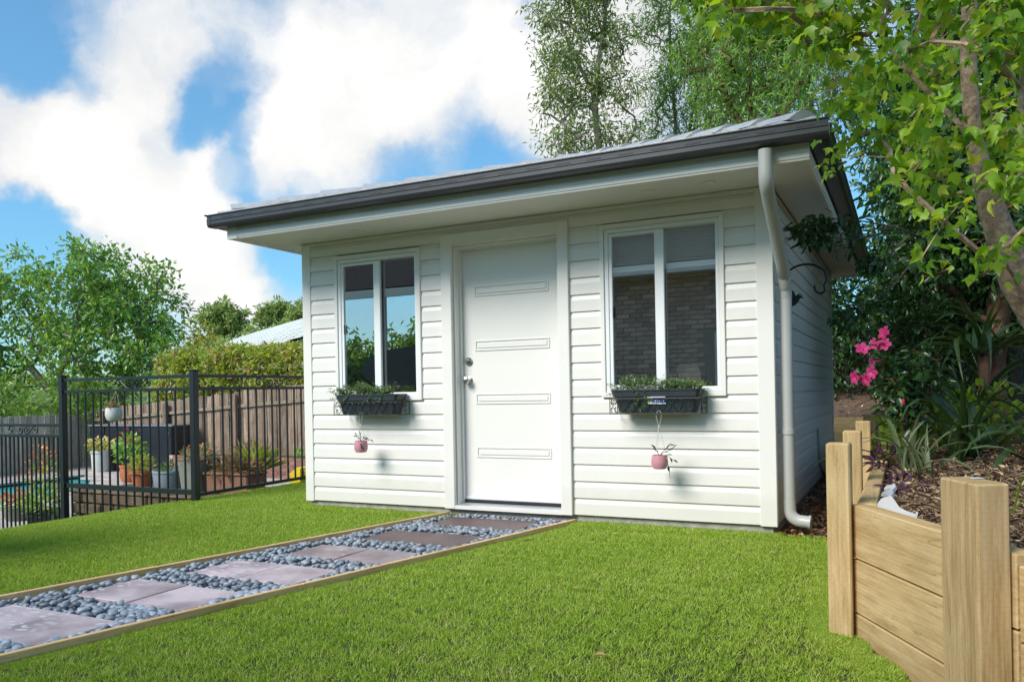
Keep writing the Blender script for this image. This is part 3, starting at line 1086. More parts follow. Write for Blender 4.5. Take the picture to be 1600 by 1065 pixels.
# corner posts: L shaped
for (x0, x1, y0, y1, sx, sy) in ((0, 0.07, 0, 0.05, -1, -1), (3.862, HW, 0, 0.05, 1, -1), (3.89, HW, HL - 0.05, HL, 1, 1), (0, 0.07, HL - 0.05, HL, -1, 1)):
    mb = MB()
    e = 0.021
    if sy < 0:
        mb.bbox(x0 - (e if sx < 0 else 0), x1 + (e if sx > 0 else 0), -e, 0.0, -0.008, 2.248, 0.003)
    else:
        mb.bbox(x0 - (e if sx < 0 else 0), x1 + (e if sx > 0 else 0), HL, HL + e, -0.008, 2.248, 0.003)
    if sx > 0:
        mb.bbox(HW - 0.001, HW + e, y0 + 0.001, y1 - 0.001, -0.006, 2.247, 0.003)
    else:
        mb.bbox(-e, 0.001, y0 + 0.001, y1 - 0.001, -0.006, 2.247, 0.003)
    mb.build('corner_post', 'trim', house)
# structure behind the boards
mb = MB()
T0, T1 = 0.003, 0.09
zs, ze = 0.0, 2.249
for (a, b_, c, d) in ((0.003, 0.372, zs, ze), (0.372, 1.18, zs, 0.898), (0.372, 1.18, 2.08, ze), (1.18, 1.513, zs, ze), (1.513, 2.43, 2.09, ze),
                      (2.43, 2.798, zs, ze), (2.798, 3.62, zs, 0.898), (2.798, 3.62, 2.08, ze), (3.62, 3.947, zs, ze)):
    mb.box(a, b_, T0, T1, c, d)
mb.box(0.003, 0.09, T1, HL - 0.09, zs, ze).box(HW - 0.09, HW - 0.003, T1, HL - 0.09, zs, ze).box(0.003, HW - 0.003, HL - 0.09, HL - 0.003, zs, ze)
mb.build('inner_wall', 'inside', house)
MB().box(0.09, HW - 0.09, T1, HL - 0.09, 2.20, 2.246).build('ceiling', 'inside', house)
MB().box(0.09, HW - 0.09, T1, HL - 0.09, 0.0, 0.03).build('floor', 'inside_floor', house)
mb = MB().box(0.012, HW - 0.012, 0.012, HL - 0.012, -0.35, -0.001)
mb.build('slab', 'concrete', house)


def window(w, blind):
    x0, x1, z0, z1 = w
    root = None
    mb = MB()                              # outer aluminium frame
    d0, d1 = -0.020, 0.06
    mb.bbox(x0, x1, d0, d1, z0, z0 + 0.026, 0.003).bbox(x0, x1, d0, d1, z1 - 0.03, z1, 0.003)
    mb.bbox(x0, x0 + 0.03, d0 + .001, d1, z0 + 0.024, z1 - 0.028, 0.003).bbox(x1 - 0.024, x1, d0 + .001, d1, z0 + 0.024, z1 - 0.028, 0.003)
    mb.box(x0 + 0.03, x1 - 0.024, 0.012, 0.018, z0 + 0.026, z0 + 0.034)
    root = mb.build('window', 'alu', house)
    mb = MB()                              # flat trim round the frame
    t = 0.034
    mb.bbox(x0 - t, x1 + t, -0.030, 0.0, z1 + 0.001, z1 + t, 0.003).bbox(x0 - t, x1 + t, -0.030, 0.0, z0 - t, z0 - 0.001, 0.003)
    mb.bbox(x0 - t, x0 - 0.002, -0.029, 0.0, z0 - 0.003, z1 + 0.003, 0.003).bbox(x1 + 0.002, x1 + t, -0.029, 0.0, z0 - 0.003, z1 + 0.003, 0.003)
    mb.build('window_trim', 'trim', root)
    mid = x0 + 0.405
    mb = MB()                              # sliding sash on the left
    y0, y1 = -0.012, 0.012
    a, b_, c, d = x0 + 0.031, mid + 0.033, z0 + 0.030, z1 - 0.033
    mb.bbox(a, a + 0.024, y0, y1, c, d, 0.002).bbox(b_ - 0.066, b_, y0 - 0.004, y1, c, d, 0.003)
    mb.bbox(a + 0.024, b_ - 0.066, y0, y1, c, c + 0.024, 0.002).bbox(a + 0.024, b_ - 0.066, y0, y1, d - 0.024, d, 0.002)
    mb.build('sash', 'alu', root)
    mb = MB().box(a + 0.026, a + 0.034, -0.018, -0.012, (z0 + z1) / 2 - 0.05, (z0 + z1) / 2 + 0.03)
    mb.build('latch', 'rubber', root)
    MB().box(a + 0.02, b_ - 0.06, 0.0, 0.003, c + 0.02, d - 0.02).build('pane', 'glass', root)
    MB().box(b_ - 0.002, x1 - 0.022, 0.024, 0.027, z0 + 0.025, z1 - 0.028).build('pane', 'glass', root)
    if blind:
        mb = MB()
        nz = 60
        zb = 1.79
        for i in range(nz):
            za, zc = zb + (z1 - 0.03 - zb) * i / nz, zb + (z1 - 0.03 - zb) * (i + 1) / nz
            o0, o1 = (0.001 if i % 6 else -0.0015), (0.001 if (i + 1) % 6 else -0.0015)
            mb.add([(x0 + 0.03, 0.075 + o0, za), (x1 - 0.03, 0.075 + o0, za), (x1 - 0.03, 0.075 + o1, zc), (x0 + 0.03, 0.075 + o1, zc)], [(0, 1, 2, 3)])
        mb.bbox(x0 + 0.03, x1 - 0.03, 0.068, 0.082, zb - 0.018, zb, 0.004)
        mb.build('blind', 'blind', root)
    return root


window(W1, False)
window(W2, True)

# door
dx0, dx1, dz = 1.513, 2.432, 2.089
mb = MB()
mb.bbox(1.420, dx0, -0.040, 0.0, -0.004, dz + 0.094, 0.003).bbox(dx1, 2.519, -0.040, 0.0, -0.004, dz + 0.094, 0.003)
mb.bbox(dx0 - 0.001, dx1 + 0.001, -0.039, 0.0, dz, dz + 0.093, 0.003)
mb.build('architrave', 'trim', house)
mb = MB()
mb.box(dx0 - 0.0, dx0 + 0.016, -0.0, 0.14, 0.0, dz).box(dx1 - 0.016, dx1, 0.0, 0.14, 0.0, dz).box(dx0 + 0.016, dx1 - 0.016, 0.0, 0.14, dz - 0.016, dz)
mb.box(dx0 + 0.016, dx0 + 0.03, 0.06, 0.092, 0.03, dz - 0.016).box(dx1 - 0.03, dx1 - 0.016, 0.06, 0.092, 0.03, dz - 0.016).box(dx0 + 0.03, dx1 - 0.03, 0.06, 0.092, dz - 0.03, dz - 0.016)
mb.build('door_frame', 'trim', house)
lx0, lx1, lz0, lz1 = dx0 + 0.019, dx1 - 0.019, 0.062, dz - 0.02
door = MB().bbox(lx0, lx1, 0.096, 0.134, lz0, lz1, 0.002).build('door', 'door', house)
for zc in (1.728, 1.291, 0.866, 0.440):
    mb = MB()
    a, b_, c, d = 1.652, 2.305, zc - 0.042, zc + 0.042
    for (p0, p1, q0, q1) in ((a, b_, c, c + 0.012), (a, b_, d - 0.012, d), (a, a + 0.012, c + 0.0125, d - 0.0125), (b_ - 0.012, b_, c + 0.0125, d - 0.0125)):
        mb.bbox(p0, p1, 0.089, 0.0955, q0, q1, 0.003)
    mb.bbox(a + 0.022, b_ - 0.022, 0.0895, 0.0955, c + 0.022, d - 0.022, 0.004)
    mb.build('door_panel', 'door', door)
mb = MB()
mb.lathe([(0.0, 0), (0.033, 0), (0.033, 0.006), (0.015, 0.012), (0.013, 0.03), (0.027, 0.038), (0.031, 0.052), (0.026, 0.064), (0.010, 0.070), (0, 0.07)], seg=24)
kn = mb.build('door_knob', 'steel', door, (1.590, 0.095, 1.017), smooth=True)
kn.rotation_euler = (R(90), 0, 0)
mb = MB().lathe([(0, 0), (0.032, 0), (0.032, 0.012), (0.026, 0.018), (0.012, 0.019), (0.011, 0.024), (0, 0.024)], seg=24)
kn = mb.build('deadbolt', 'steel', door, (1.592, 0.095, 1.170), smooth=True)
kn.rotation_euler = (R(90), 0, 0)
MB().bbox(lx0 + 0.001, lx1 - 0.001, 0.086, 0.097, 0.060, 0.086, 0.003).build('weather_strip', 'alu', door)
MB().box(lx0 - 0.001, lx1 + 0.001, 0.070, 0.130, 0.044, 0.060).build('door_seal', 'rubber', door)
mb = MB().add([(dx0, -0.03, 0.024), (dx1, -0.03, 0.024), (dx1, 0.13, 0.043), (dx0, 0.13, 0.043), (dx0, -0.03, 0.0), (dx1, -0.03, 0.0), (dx1, 0.13, 0.0), (dx0, 0.13, 0.0)],
              [(0, 1, 2, 3), (4, 5, 1, 0), (7, 6, 5, 4), (0, 3, 7, 4), (1, 5, 6, 2), (3, 2, 6, 7)])
mb.build('door_sill', 'sill', house)
MB().bbox(dx0 - 0.004, dx1 + 0.004, -0.036, -0.031, -0.006, 0.024, 0.002).build('sill_facing', 'trim', house)

# eaves: soffit, fascia, gutters
EX0, EX1, EY0, EY1 = -0.25, 4.255, -0.62, 4.95
mb = MB()
mb.box(EX0 + .01, EX1 - .01, EY0 + 0.01, -0.024, 2.2502, 2.262).box(HW + 0.024, EX1 - .01, -0.022, EY1 - .01, 2.2502, 2.262)
mb.box(EX0 + .01, -0.024, -0.022, EY1 - .01, 2.2502, 2.262).box(-0.022, HW + 0.022, HL + 0.024, EY1 - .01, 2.2502, 2.262)
mb.build('soffit', 'soffit', house)
mb = MB().box(2.3, 2.303, EY0 + 0.012, -0.03, 2.2492, 2.2502)
mb.box(HW + 0.03, EX1 - 0.02, 1.9, 1.903, 2.2492, 2.2502)
mb.build('soffit_joint', 'trim', house)
FP = [(0.0, 2.222), (-0.008, 2.222), (-0.010, 2.232), (-0.016, 2.236), (-0.016, 2.285), (-0.011, 2.290), (-0.011, 2.300), (-0.004, 2.306), (-0.004, 2.40), (0.012, 2.40), (0.012, 2.222)]
MB().extrude([(EY0 + p, z) for p, z in FP], EX0 - 0.016, EX1 + 0.016, 'X').build('fascia', 'fascia', house)
MB().extrude([(EX1 - p, z) for p, z in FP], EY0 + 0.012, EY1, 'Y').build('fascia', 'fascia', house)
MB().extrude([(EX0 + p, z) for p, z in FP], EY0 + 0.012, EY1, 'Y').build('fascia', 'fascia', house)
MB().extrude([(EY1 - p, z) for p, z in FP], EX0 - 0.016, EX1 + 0.016, 'X').build('fascia', 'fascia', house)
MB().bbox(EX0 - 0.018, EX0 + 0.09, EY0 - 0.0185, EY0 - 0.0165, 2.222, 2.33, 0.001).build('fascia_cap', 'fascia', house)
# quad gutter profile, open on top: outward distance, z
GP0 = [(0.0, 2.400), (0.0, 2.305), (0.010, 2.298), (0.088, 2.294), (0.104, 2.302), (0.112, 2.322), (0.1115, 2.352), (0.1165, 2.356), (0.1165, 2.362), (0.110, 2.366),
      (0.110, 2.398), (0.118, 2.406), (0.118, 2.413), (0.108, 2.414), (0.104, 2.404), (0.104, 2.31), (0.012, 2.310), (0.006, 2.40)]
GP = [(p, 2.414 - (2.414 - z) * 0.84) for p, z in GP0]
gy, gx0, gx1, gy1 = EY0 - 0.017, EX0 - 0.017, EX1 + 0.017, EY1 + 0.017
o = 0.112
MB().extrude([(gy - p, z) for p, z in GP], gx0 - o, gx1 + o, 'X').build('gutter', 'gutter', house)
MB().extrude([(gx1 + p, z) for p, z in GP], gy - 0.001, gy1 + o, 'Y').build('gutter', 'gutter', house)
MB().extrude([(gx0 - p, z) for p, z in GP], gy - 0.001, gy1 + o, 'Y').build('gutter', 'gutter', house)
MB().extrude([(gy1 + p, z) for p, z in GP], gx0 - 0.002, gx1 + 0.002, 'X').build('gutter', 'gutter', house)
mb = MB()
for i in range(22):                       # overflow slots
    x = -0.2 + i * 0.21
    mb.box(x, x + 0.10, gy - 0.1112, gy - 0.1098, 2.376, 2.384)
mb.build('gutter_slots', 'rubber', house)
mb = MB()                                 # end plate showing on the left corner
mb.bbox(gx0 - o - 0.012, gx0 - o + 0.004, gy - 0.128, gy - 0.03, 2.403, 2.416, 0.003)
mb.bbox(gx0 - o - 0.004, gx0 - o + 0.05, gy - 0.116, gy - 0.01, 2.316, 2.404, 0.012)
mb.build('gutter_corner', 'gutter', house)

# hip roof
RP = math.tan(R(17.0))
rx0, rx1, ry0, ry1, rz = EX0 - 0.075, EX1 + 0.075, EY0 - 0.065, EY1 + 0.065, 2.412
half = (rx1 - rx0) / 2
xc = (rx0 + rx1) / 2
roof = MB().add([(rx0, ry0, rz - .02), (rx1, ry0, rz - .02), (rx1, ry1, rz - .02), (rx0, ry1, rz - .02), (xc, ry0 + half, rz + half * RP - .02), (xc, ry1 - half, rz + half * RP - .02)],
                [(0, 1, 4), (1, 2, 5, 4), (2, 3, 5), (3, 0, 4, 5), (3, 2, 1, 0)]).build('roof', 'tile', house)


def tile_course(P0, ux, uy, s0, s1, x_of):
    """wavy strip of tiles between distances s0..s1 up the slope; x_of(s) gives its ends along the eave"""
    mb = MB()
    xa0, xb0 = x_of(s0)
    xa1, xb1 = x_of(s1)
    n = max(2, int((xb0 - xa0) / 0.04))
    vs, fs = [], []
    for i in range(n + 1):
        for (xa, xb, s, lift) in ((xa0, xb0, s0, -0.004), (xa0, xb0, s0, 0.026), (xa1, xb1, s1, 0.006)):
            x = xa + (xb - xa) * i / n
            w = 0.011 * max(0, math.cos(2 * math.pi * x / 0.165)) ** 0.7 if math.cos(2 * math.pi * x / 0.165) > 0 else 0
            p = P0 + ux * x + uy * s + Vector((0, 0, s * RP + lift + w))
            vs.append(p)
    for i in range(n):
        a = i * 3
        fs += [(a, a + 3, a + 4, a + 1), (a + 1, a + 4, a + 5, a + 2)]
    mb.add(vs, fs)
    return mb.build('tile_course', 'tile', roof, smooth=True, angle=40)


for (P0, ux, uy, width) in ((Vector((rx0, ry0, rz)), Vector((1, 0, 0)), Vector((0, 1, 0)), rx1 - rx0),
                            (Vector((rx1, ry0, rz)), Vector((0, 1, 0)), Vector((-1, 0, 0)), ry1 - ry0),
                            (Vector((rx0, ry1, rz)), Vector((0, -1, 0)), Vector((1, 0, 0)), ry1 - ry0),
                            (Vector((rx1, ry1, rz)), Vector((-1, 0, 0)), Vector((0, -1, 0)), rx1 - rx0)):
    s = 0.0
    while s < half - 0.1:
        s1 = min(s + 0.31, half - 0.02)
        tile_course(P0, ux, uy, s, s1, lambda q, w=width: (q, w - q))
        s = s1
# hip and ridge caps
cap = MB()
sec = lambda w, h, z: [(-w, -0.012 + z), (-w * 0.55, h * 0.62 + z), (-w * 0.2, h + z), (w * 0.2, h + z), (w * 0.55, h * 0.62 + z), (w, -0.012 + z)]
A, B = sec(0.120, 0.050, 0.014), sec(0.100, 0.042, 0.0)
vs = [(0, p, z) for p, z in A] + [(0.42, p, z) for p, z in B]
cap.add(vs, [(i, i + 1, 7 + i, 6 + i) for i in range(5)] + [(5, 4, 3, 2, 1, 0), (6, 7, 8, 9, 10, 11)])
cap_me = cap.mesh('ridge_cap', 'tile')


def cap_line(a, b_, skip=0.0):
    d = b_ - a
    L = d.length
    d.normalize()
    s = skip
    while s < L - 0.1:
        o = place(cap_me, 'ridge_cap', roof)
        o.rotation_mode = 'QUATERNION'
        y = Vector((0, 0, 1)).cross(d).normalized()
        z = d.cross(y)
        o.rotation_quaternion = Matrix((d, y, z)).transposed().to_quaternion()
        o.location = a + d * s + Vector((0, 0, 0.012))
        s += 0.375


ap0, ap1 = Vector((xc, ry0 + half, rz + half * RP)), Vector((xc, ry1 - half, rz + half * RP))
for c, ap in ((Vector((rx0, ry0, rz)), ap0), (Vector((rx1, ry0, rz)), ap0), (Vector((rx1, ry1, rz)), ap1), (Vector((rx0, ry1, rz)), ap1)):
    cap_line(c, ap, 0.12)
cap_line(ap0, ap1)

# downlights in the front soffit
for (x, y) in ((0.77, -0.24), (3.213, -0.28), (3.622, -0.304)):
    mb = MB().lathe([(0.030, 0.0), (0.046, 0.0), (0.048, 0.004), (0.048, 0.010), (0.030, 0.010)], seg=24)
    r_ = mb.build('downlight', 'trim', house, (x, y, 2.2415), smooth=True)
    MB().lathe([(0.0, 0.004), (0.028, 0.004), (0.028, 0.008), (0.0, 0.008)], seg=20).build('lens', 'lamp_glass', r_, smooth=True)

# downpipe
dpx, dpy = 4.035, 0.085
pts = [(4.036, -0.69, 2.296), (4.036, -0.69, 2.19)]
for k in range(7):
    a = k / 6 * R(58)
    pts.append((4.036, -0.69 + 0.10 * (1 - math.cos(a)), 2.16 - 0.10 * math.sin(a)))
lx, ly, lz = pts[-1]
dd = Vector((0, 1, 0)) * math.sin(R(58)) - Vector((0, 0, 1)) * math.cos(R(58))
Lr = (dpy - 0.05 - ly) / math.sin(R(58))
e = Vector((lx, ly, lz)) + dd * Lr
pts2 = [tuple(e)]
for k in range(1, 7):
    a = R(58) * (1 - k / 6)
    pts2.append((dpx, e.y + 0.05 * (math.sin(R(58)) - math.sin(a)) * 1.05, e.z - 0.09 * (1 - (1 - k / 6))))
dp = MB().tube(pts + pts2 + [(dpx, dpy, pts2[-1][2] - 0.05)], 0.041, 18).build('downpipe', 'pipe', house, smooth=True)
ztop = pts2[-1][2] - 0.05
MB().tube([(dpx, dpy, ztop + 0.01), (dpx, dpy, 0.16)], 0.039, 18).build('pipe_section', 'pipe', dp, smooth=True)
pts = [(dpx, dpy, 0.17), (dpx, dpy, 0.10)]
for k in range(1, 8):
    a = R(90) * k / 7
    pts.append((dpx + 0.075 * (1 - math.cos(a)), dpy - 0.01 * k / 7, 0.10 - 0.075 * math.sin(a)))
pts.append((dpx + 0.125, dpy - 0.015, 0.022))
MB().tube(pts, 0.041, 18, caps=False).tube([(dpx + 0.12, dpy - 0.014, 0.022), (dpx + 0.135, dpy - 0.015, 0.021)], 0.046, 18, caps=False).build('pipe_shoe', 'pipe', dp, smooth=True)
MB().tube([(dpx + 0.115, dpy - 0.014, 0.0225), (dpx + 0.116, dpy - 0.014, 0.0225)], 0.0395, 18).build('pipe_mouth', 'rubber', dp)
for z in (1.93, 0.62):
    mb = MB().tube([(dpx, dpy, z - 0.018), (dpx, dpy, z + 0.018)], 0.044, 18)
    mb.box(HW + 0.002, dpx - 0.02, dpy - 0.012, dpy + 0.012, z - 0.012, z + 0.012)
    mb.build('pipe_clip', 'pipe', dp, smooth=True)
# cable and small pipe on the side wall
mb = MB().tube([(3.972, 2.72, 0.50), (3.974, 2.75, 0.40), (3.974, 2.78, 0.28), (3.974, 2.86, 0.16), (3.974, 3.05, 0.07), (3.98, 3.3, 0.0), (3.985, 3.5, -0.06)], 0.011, 8)
tag(mb.build('cable', 'pipe', smooth=True), 'thin grey cable running down the side wall of the white studio', 'cable')
for (y, z) in ((2.765, 0.37), (2.85, 0.17)):
    MB().box(3.966, 3.985, y - 0.02, y + 0.02, z - 0.008, z + 0.008).build('cable_clip', 'pipe', bpy.data.objects['cable'])
MB().tube([(3.99, 0.62, -0.10), (3.99, 0.62, 0.035)], 0.028, 14).build('drain_stub', 'grey_box', house, smooth=True)


# ------------------------------------------------------------------ path of pavers in pebbles
PY0 = -0.02
mb = MB()
mb.add([(path_l(PY0), PY0, -0.085), (path_r(PY0), PY0, -0.085), (path_r(PATH_END), PATH_END, -0.085), (path_l(PATH_END), PATH_END, -0.085)], [(0, 3, 2, 1)])
path = struct(mb.build('path', 'gravelbed'))


def edging(fn, side):
    a, b_ = Vector((fn(-0.03), -0.03, 0)), Vector((fn(PATH_END), PATH_END, 0))
    d = b_ - a
    L = d.length
    ang = math.atan2(d.y, d.x)
    cuts = [0, 2.4, 4.8, L]
    for s0, s1 in zip(cuts, cuts[1:]):
        o = MB().bbox(0.001, s1 - s0 - 0.001, -0.0125, 0.0125, -0.075, 0.0, 0.003).build('edging_board', 'edging', path)
        o.location = a + d.normalized() * s0 + Vector((0, 0, -0.028 + RNG.uniform(-.003, .003)))
        o.rotation_euler = (0, 0, ang)


edging(path_l, -1)
edging(path_r, 1)
PAVERS = [(1.535, -0.095, 0.41), (1.435, -0.775, 0.385), (1.320, -1.405, 0.355), (1.150, -1.970, 0.370), (1.010, -2.550, 0.370), (0.880, -3.140, 0.370),
          (0.745, -3.73, 0.37), (0.61, -4.32, 0.37), (0.48, -4.91, 0.37), (0.35, -5.50, 0.37)]
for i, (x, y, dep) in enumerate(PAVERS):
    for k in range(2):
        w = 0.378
        mt = 'paver' if i < 2 else ('paver_pale' if i == 2 else 'paver_light')  # slab colour turns paler in steps away from the door
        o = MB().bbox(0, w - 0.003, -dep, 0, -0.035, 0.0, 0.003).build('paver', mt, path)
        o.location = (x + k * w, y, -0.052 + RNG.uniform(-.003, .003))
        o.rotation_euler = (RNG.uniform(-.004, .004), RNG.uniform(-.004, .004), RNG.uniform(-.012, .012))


def on_paver(x, y, m=0.0):
    for (px, py, dep) in PAVERS:
        if px - m < x < px + 0.756 + m and py - dep - m < y < py + m:
            return True
    return False


import bmesh
peb = []
for k in range(7):
    bm = bmesh.new()
    bmesh.ops.create_icosphere(bm, subdivisions=2, radius=1.0)
    sd = Vector((k * 3.7, k * 1.3, k))
    for v in bm.verts:
        n = mnoise.noise(v.co * 0.9 + sd) * 0.35 + mnoise.noise(v.co * 2.2 + sd) * 0.12
        v.co = v.co * (1 + n)
        v.co.z *= 0.62
        v.co.x *= 1.22
    me = bpy.data.meshes.new('pebble')
    bm.to_mesh(me)
    bm.free()
    me.polygons.foreach_set('use_smooth', [True] * len(me.polygons))
    me.materials.append(MAT['pebble'])
    peb.append(me)
spots = []
y = PY0 - 0.01
while y > -4.6:
    x = path_l(y) + 0.03
    while x < path_r(y) - 0.02:
        for layer in (0, 1):
            px, py = x + RNG.uniform(-.011, .011) + layer * 0.016, y + RNG.uniform(-.011, .011) - layer * 0.014
            if on_paver(px, py, 0.004) or not (path_l(py) + 0.026 < px < path_r(py) - 0.024) or py > -0.012:
                continue
            if layer and RNG.random() < 0.35:
                continue
            edge = on_paver(px, py, 0.03)
            z = -0.078 + (0.0 if edge else 0.006) + layer * 0.020
            if not edge:
                lift = min(abs(px - path_l(py)), 0.2) * 0.03
                z += lift
            spots.append((px, py, z, RNG.uniform(0.0145, 0.0235)))
        x += 0.0345
    y -= 0.0345
spots.sort(key=lambda s: (Vector(s[:3]) - CAM).length + (0 if (Vector(s[:3]) - CAM).dot(FWD) > 2.9 else 50))


def in_frame(p, m=0.0):
    d = Vector(p) - CAM
    zc = d.dot(FWD)
    if zc < 0.1:
        return False
    u = d.dot(RGT) / zc * 1239.6
    v = 610.6 - d.z / zc * 1239.6
    return -800 - m < u < 800 + m and -m < v + u * 0.019 * -1 < 1065 + m


vis = [s for s in spots if in_frame(s[:3], 20)]
rest = [s for s in spots if s not in set(vis)]
for (x, y, z, r) in vis[:300]:
    o = place(peb[RNG.integers(7)], 'pebble', path, (x, y, z))
    o.rotation_euler = (RNG.uniform(-.5, .5), RNG.uniform(-.5, .5), RNG.uniform(0, 6.28))
    o.scale = (r, r, r)
tv, tf, tr_ = [], [], []
mbp = [(np.array([v.co for v in m_.vertices]), [tuple(p.vertices) for p in m_.polygons]) for m_ in peb]
bm = bmesh.new()
bmesh.ops.create_icosphere(bm, subdivisions=1, radius=1.0)
low = np.array([v.co for v in bm.verts])
lowf = [tuple(v.index for v in f.verts) for f in bm.faces]
bm.free()
allv, allf, cnt, rnds = [], [], 0, []
for (x, y, z, r) in vis[300:] + rest:
    near = (x, y, z, r) in vis
    vv = low.copy()
    sd = RNG.normal(size=3) * 5
    vv = vv * (1 + 0.30 * np.sin(vv @ np.array([1.7, 0.6, 1.1]) + sd[0]) * np.cos(vv @ np.array([-.6, 1.9, .7]) + sd[1]))[:, None]
    vv[:, 2] *= 0.62
    vv[:, 0] *= 1.2
    e = Matrix.Rotation(RNG.uniform(0, 6.28), 3, 'Z') @ Matrix.Rotation(RNG.uniform(-.5, .5), 3, 'X')
    vv = vv @ np.array(e).T * r + np.array([x, y, z])
    allv.append(vv)
    allf += [tuple(i + cnt for i in f) for f in lowf]
    cnt += len(vv)
    rnds += [RNG.random()] * len(vv)
me = bpy.data.meshes.new('gravel')
me.from_pydata(np.concatenate(allv).tolist(), [], allf)
me.polygons.foreach_set('use_smooth', [True] * len(me.polygons))
at = me.attributes.new('rnd', 'FLOAT', 'POINT')
at.data.foreach_set('value', np.array(rnds, dtype=np.float32))
m, t, b = mat_new('slate grey gravel')
at_ = N(t, 'ShaderNodeAttribute')
at_.attribute_name = 'rnd'
c = RAMP(t, at_.outputs['Fac'], [(0.05, (0.14, 0.165, 0.20)), (0.4, (0.235, 0.275, 0.325)), (0.75, (0.32, 0.36, 0.415)), (1.0, (0.42, 0.455, 0.50))])
sn = NOISE(t, ocoord(t), 90, 4).outputs['Fac']
c = MIXC(t, M(t, 'MULTIPLY', sn, 0.35), c, (0.12, 0.14, 0.17))
t.links.new(c, b.inputs['Base Color'])
b.inputs['Roughness'].default_value = 0.45
me.materials.append(m)
stuff(place(me, 'gravel', path))

# ------------------------------------------------------------------ grass: turf tufts instanced over the lawn (nobody could count blades)
turf = bpy.data.collections.new('turf_tufts')
TS = 0.20
for k in range(5):
    nb = 820
    P = np.zeros((nb, 3))
    P[:, 0] = RNG.uniform(-TS * .56, TS * .56, nb)
    P[:, 1] = RNG.uniform(-TS * .56, TS * .56, nb)
    D = RNG.normal(size=(nb, 3)) * 0.55
    D[:, 2] = 1.0
    NN = RNG.normal(size=(nb, 3))
    NN[:, 2] *= 0.2
    L = RNG.uniform(0.013, 0.031, nb)
    W = RNG.uniform(0.0022, 0.0037, nb)
    lv, lf = LEAF['blade']
    V, lf = leaf_arrays(P, D, NN, L, W, 'blade')
    V[:, 4, 2] -= L * 0.12
    ob = bpy.data.objects.new('grass_tuft', leaf_mesh('grass_tuft', V, lf, 'grass', RNG.random(nb)))
    turf.objects.link(ob)
pts = []
step = TS * 0.9
for i in range(int(15 / step)):
    for j in range(int(16 / step)):
        x, y = -9 + (i + .5) * step + RNG.uniform(-.02, .02), -9 + (j + .5) * step + RNG.uniform(-.02, .02)
        mg = 0.085
        if in_path(x, y, mg) or not in_lawn(x, y):
            continue
        if not in_lawn(x + mg * .9, y) or (y > -0.2 and not in_lawn(x, y + mg * .6) and x < -0.1 and False):
            continue
        if y < -7.5:
            continue
        pts.append((x, y, lawn_z(x, y) - 0.008))
# finer ring of small tufts hugging edges
extra, tall = [], []
for s in np.arange(0, 6.3, 0.045):
    y = -0.06 - s
    for fn, sg in ((path_l, -1), (path_r, 1)):
        x = fn(y) + sg * RNG.uniform(0.03, 0.075)
        extra.append((x, y, lawn_z(x, y) - 0.008 + (0.004 if RNG.random() < .3 else 0)))
for x in np.arange(-8.5, 3.9, 0.05):
    if not in_path(x, -0.06, 0.05):
        for y_ in (RNG.uniform(-0.09, -0.035), RNG.uniform(-.16, -.08)):
            extra.append((x, y_, lawn_z(x, y_) - 0.006))
        if -0.02 < x < 3.95:
            tall.append((x, RNG.uniform(-.05, -.03), lawn_z(x, -.04) - 0.004))
for s in np.arange(0, 2.2, 0.015):
    p = WA + WD * s - WN * RNG.uniform(0.02, 0.16)
    extra.append((p.x, p.y, lawn_z(p.x, p.y) - 0.006))
for y_ in np.arange(-1.9, -0.02, 0.015):
    extra.append((4.42 + RNG.uniform(-.10, 0.0), y_, lawn_z(4.42, y_) - 0.006))
for x in np.arange(3.9, 4.45, 0.04):
    extra.append((x, RNG.uniform(-.12, -.02), -0.068))
allp = [(p, 1.0) for p in pts] + [(p, float(RNG.uniform(0.28, 0.60))) for p in extra] + [(p, float(RNG.uniform(0.7, 1.5))) for p in tall]
me = bpy.data.meshes.new('grass')
me.from_pydata([p for p, s in allp], [], [])
n = len(allp)
a = me.attributes.new('scl', 'FLOAT', 'POINT')
a.data.foreach_set('value', np.array([s for p, s in allp], dtype=np.float32))
a = me.attributes.new('rot', 'FLOAT_VECTOR', 'POINT')
rot = np.zeros((n, 3))
rot[:, 2] = RNG.integers(0, 4, n) * math.pi / 2 + RNG.uniform(-.2, .2, n)
for i, (p, s) in enumerate(allp):
    rot[i, 1] = 0
a.data.foreach_set('vector', rot.reshape(-1).astype(np.float32))
a = me.attributes.new('pick', 'INT', 'POINT')
a.data.foreach_set('value', RNG.integers(0, 5, n).astype(np.int32))
grass = stuff(place(me, 'grass'))
grass['label'] = 'short mown green lawn grass around the path and studio'
ng = bpy.data.node_groups.new('grass_scatter', 'GeometryNodeTree')
ng.interface.new_socket('Geometry', in_out='INPUT', socket_type='NodeSocketGeometry')
ng.interface.new_socket('Geometry', in_out='OUTPUT', socket_type='NodeSocketGeometry')
gi, go = ng.nodes.new('NodeGroupInput'), ng.nodes.new('NodeGroupOutput')
ci = ng.nodes.new('GeometryNodeCollectionInfo')
ci.inputs['Collection'].default_value = turf
ci.inputs['Separate Children'].default_value = True
ci.inputs['Reset Children'].default_value = True
ip = ng.nodes.new('GeometryNodeInstanceOnPoints')
ip.inputs['Pick Instance'].default_value = True


def named(nm, ty):
    nn = ng.nodes.new('GeometryNodeInputNamedAttribute')
    nn.data_type = ty
    nn.inputs['Name'].default_value = nm
    return nn.outputs['Attribute']


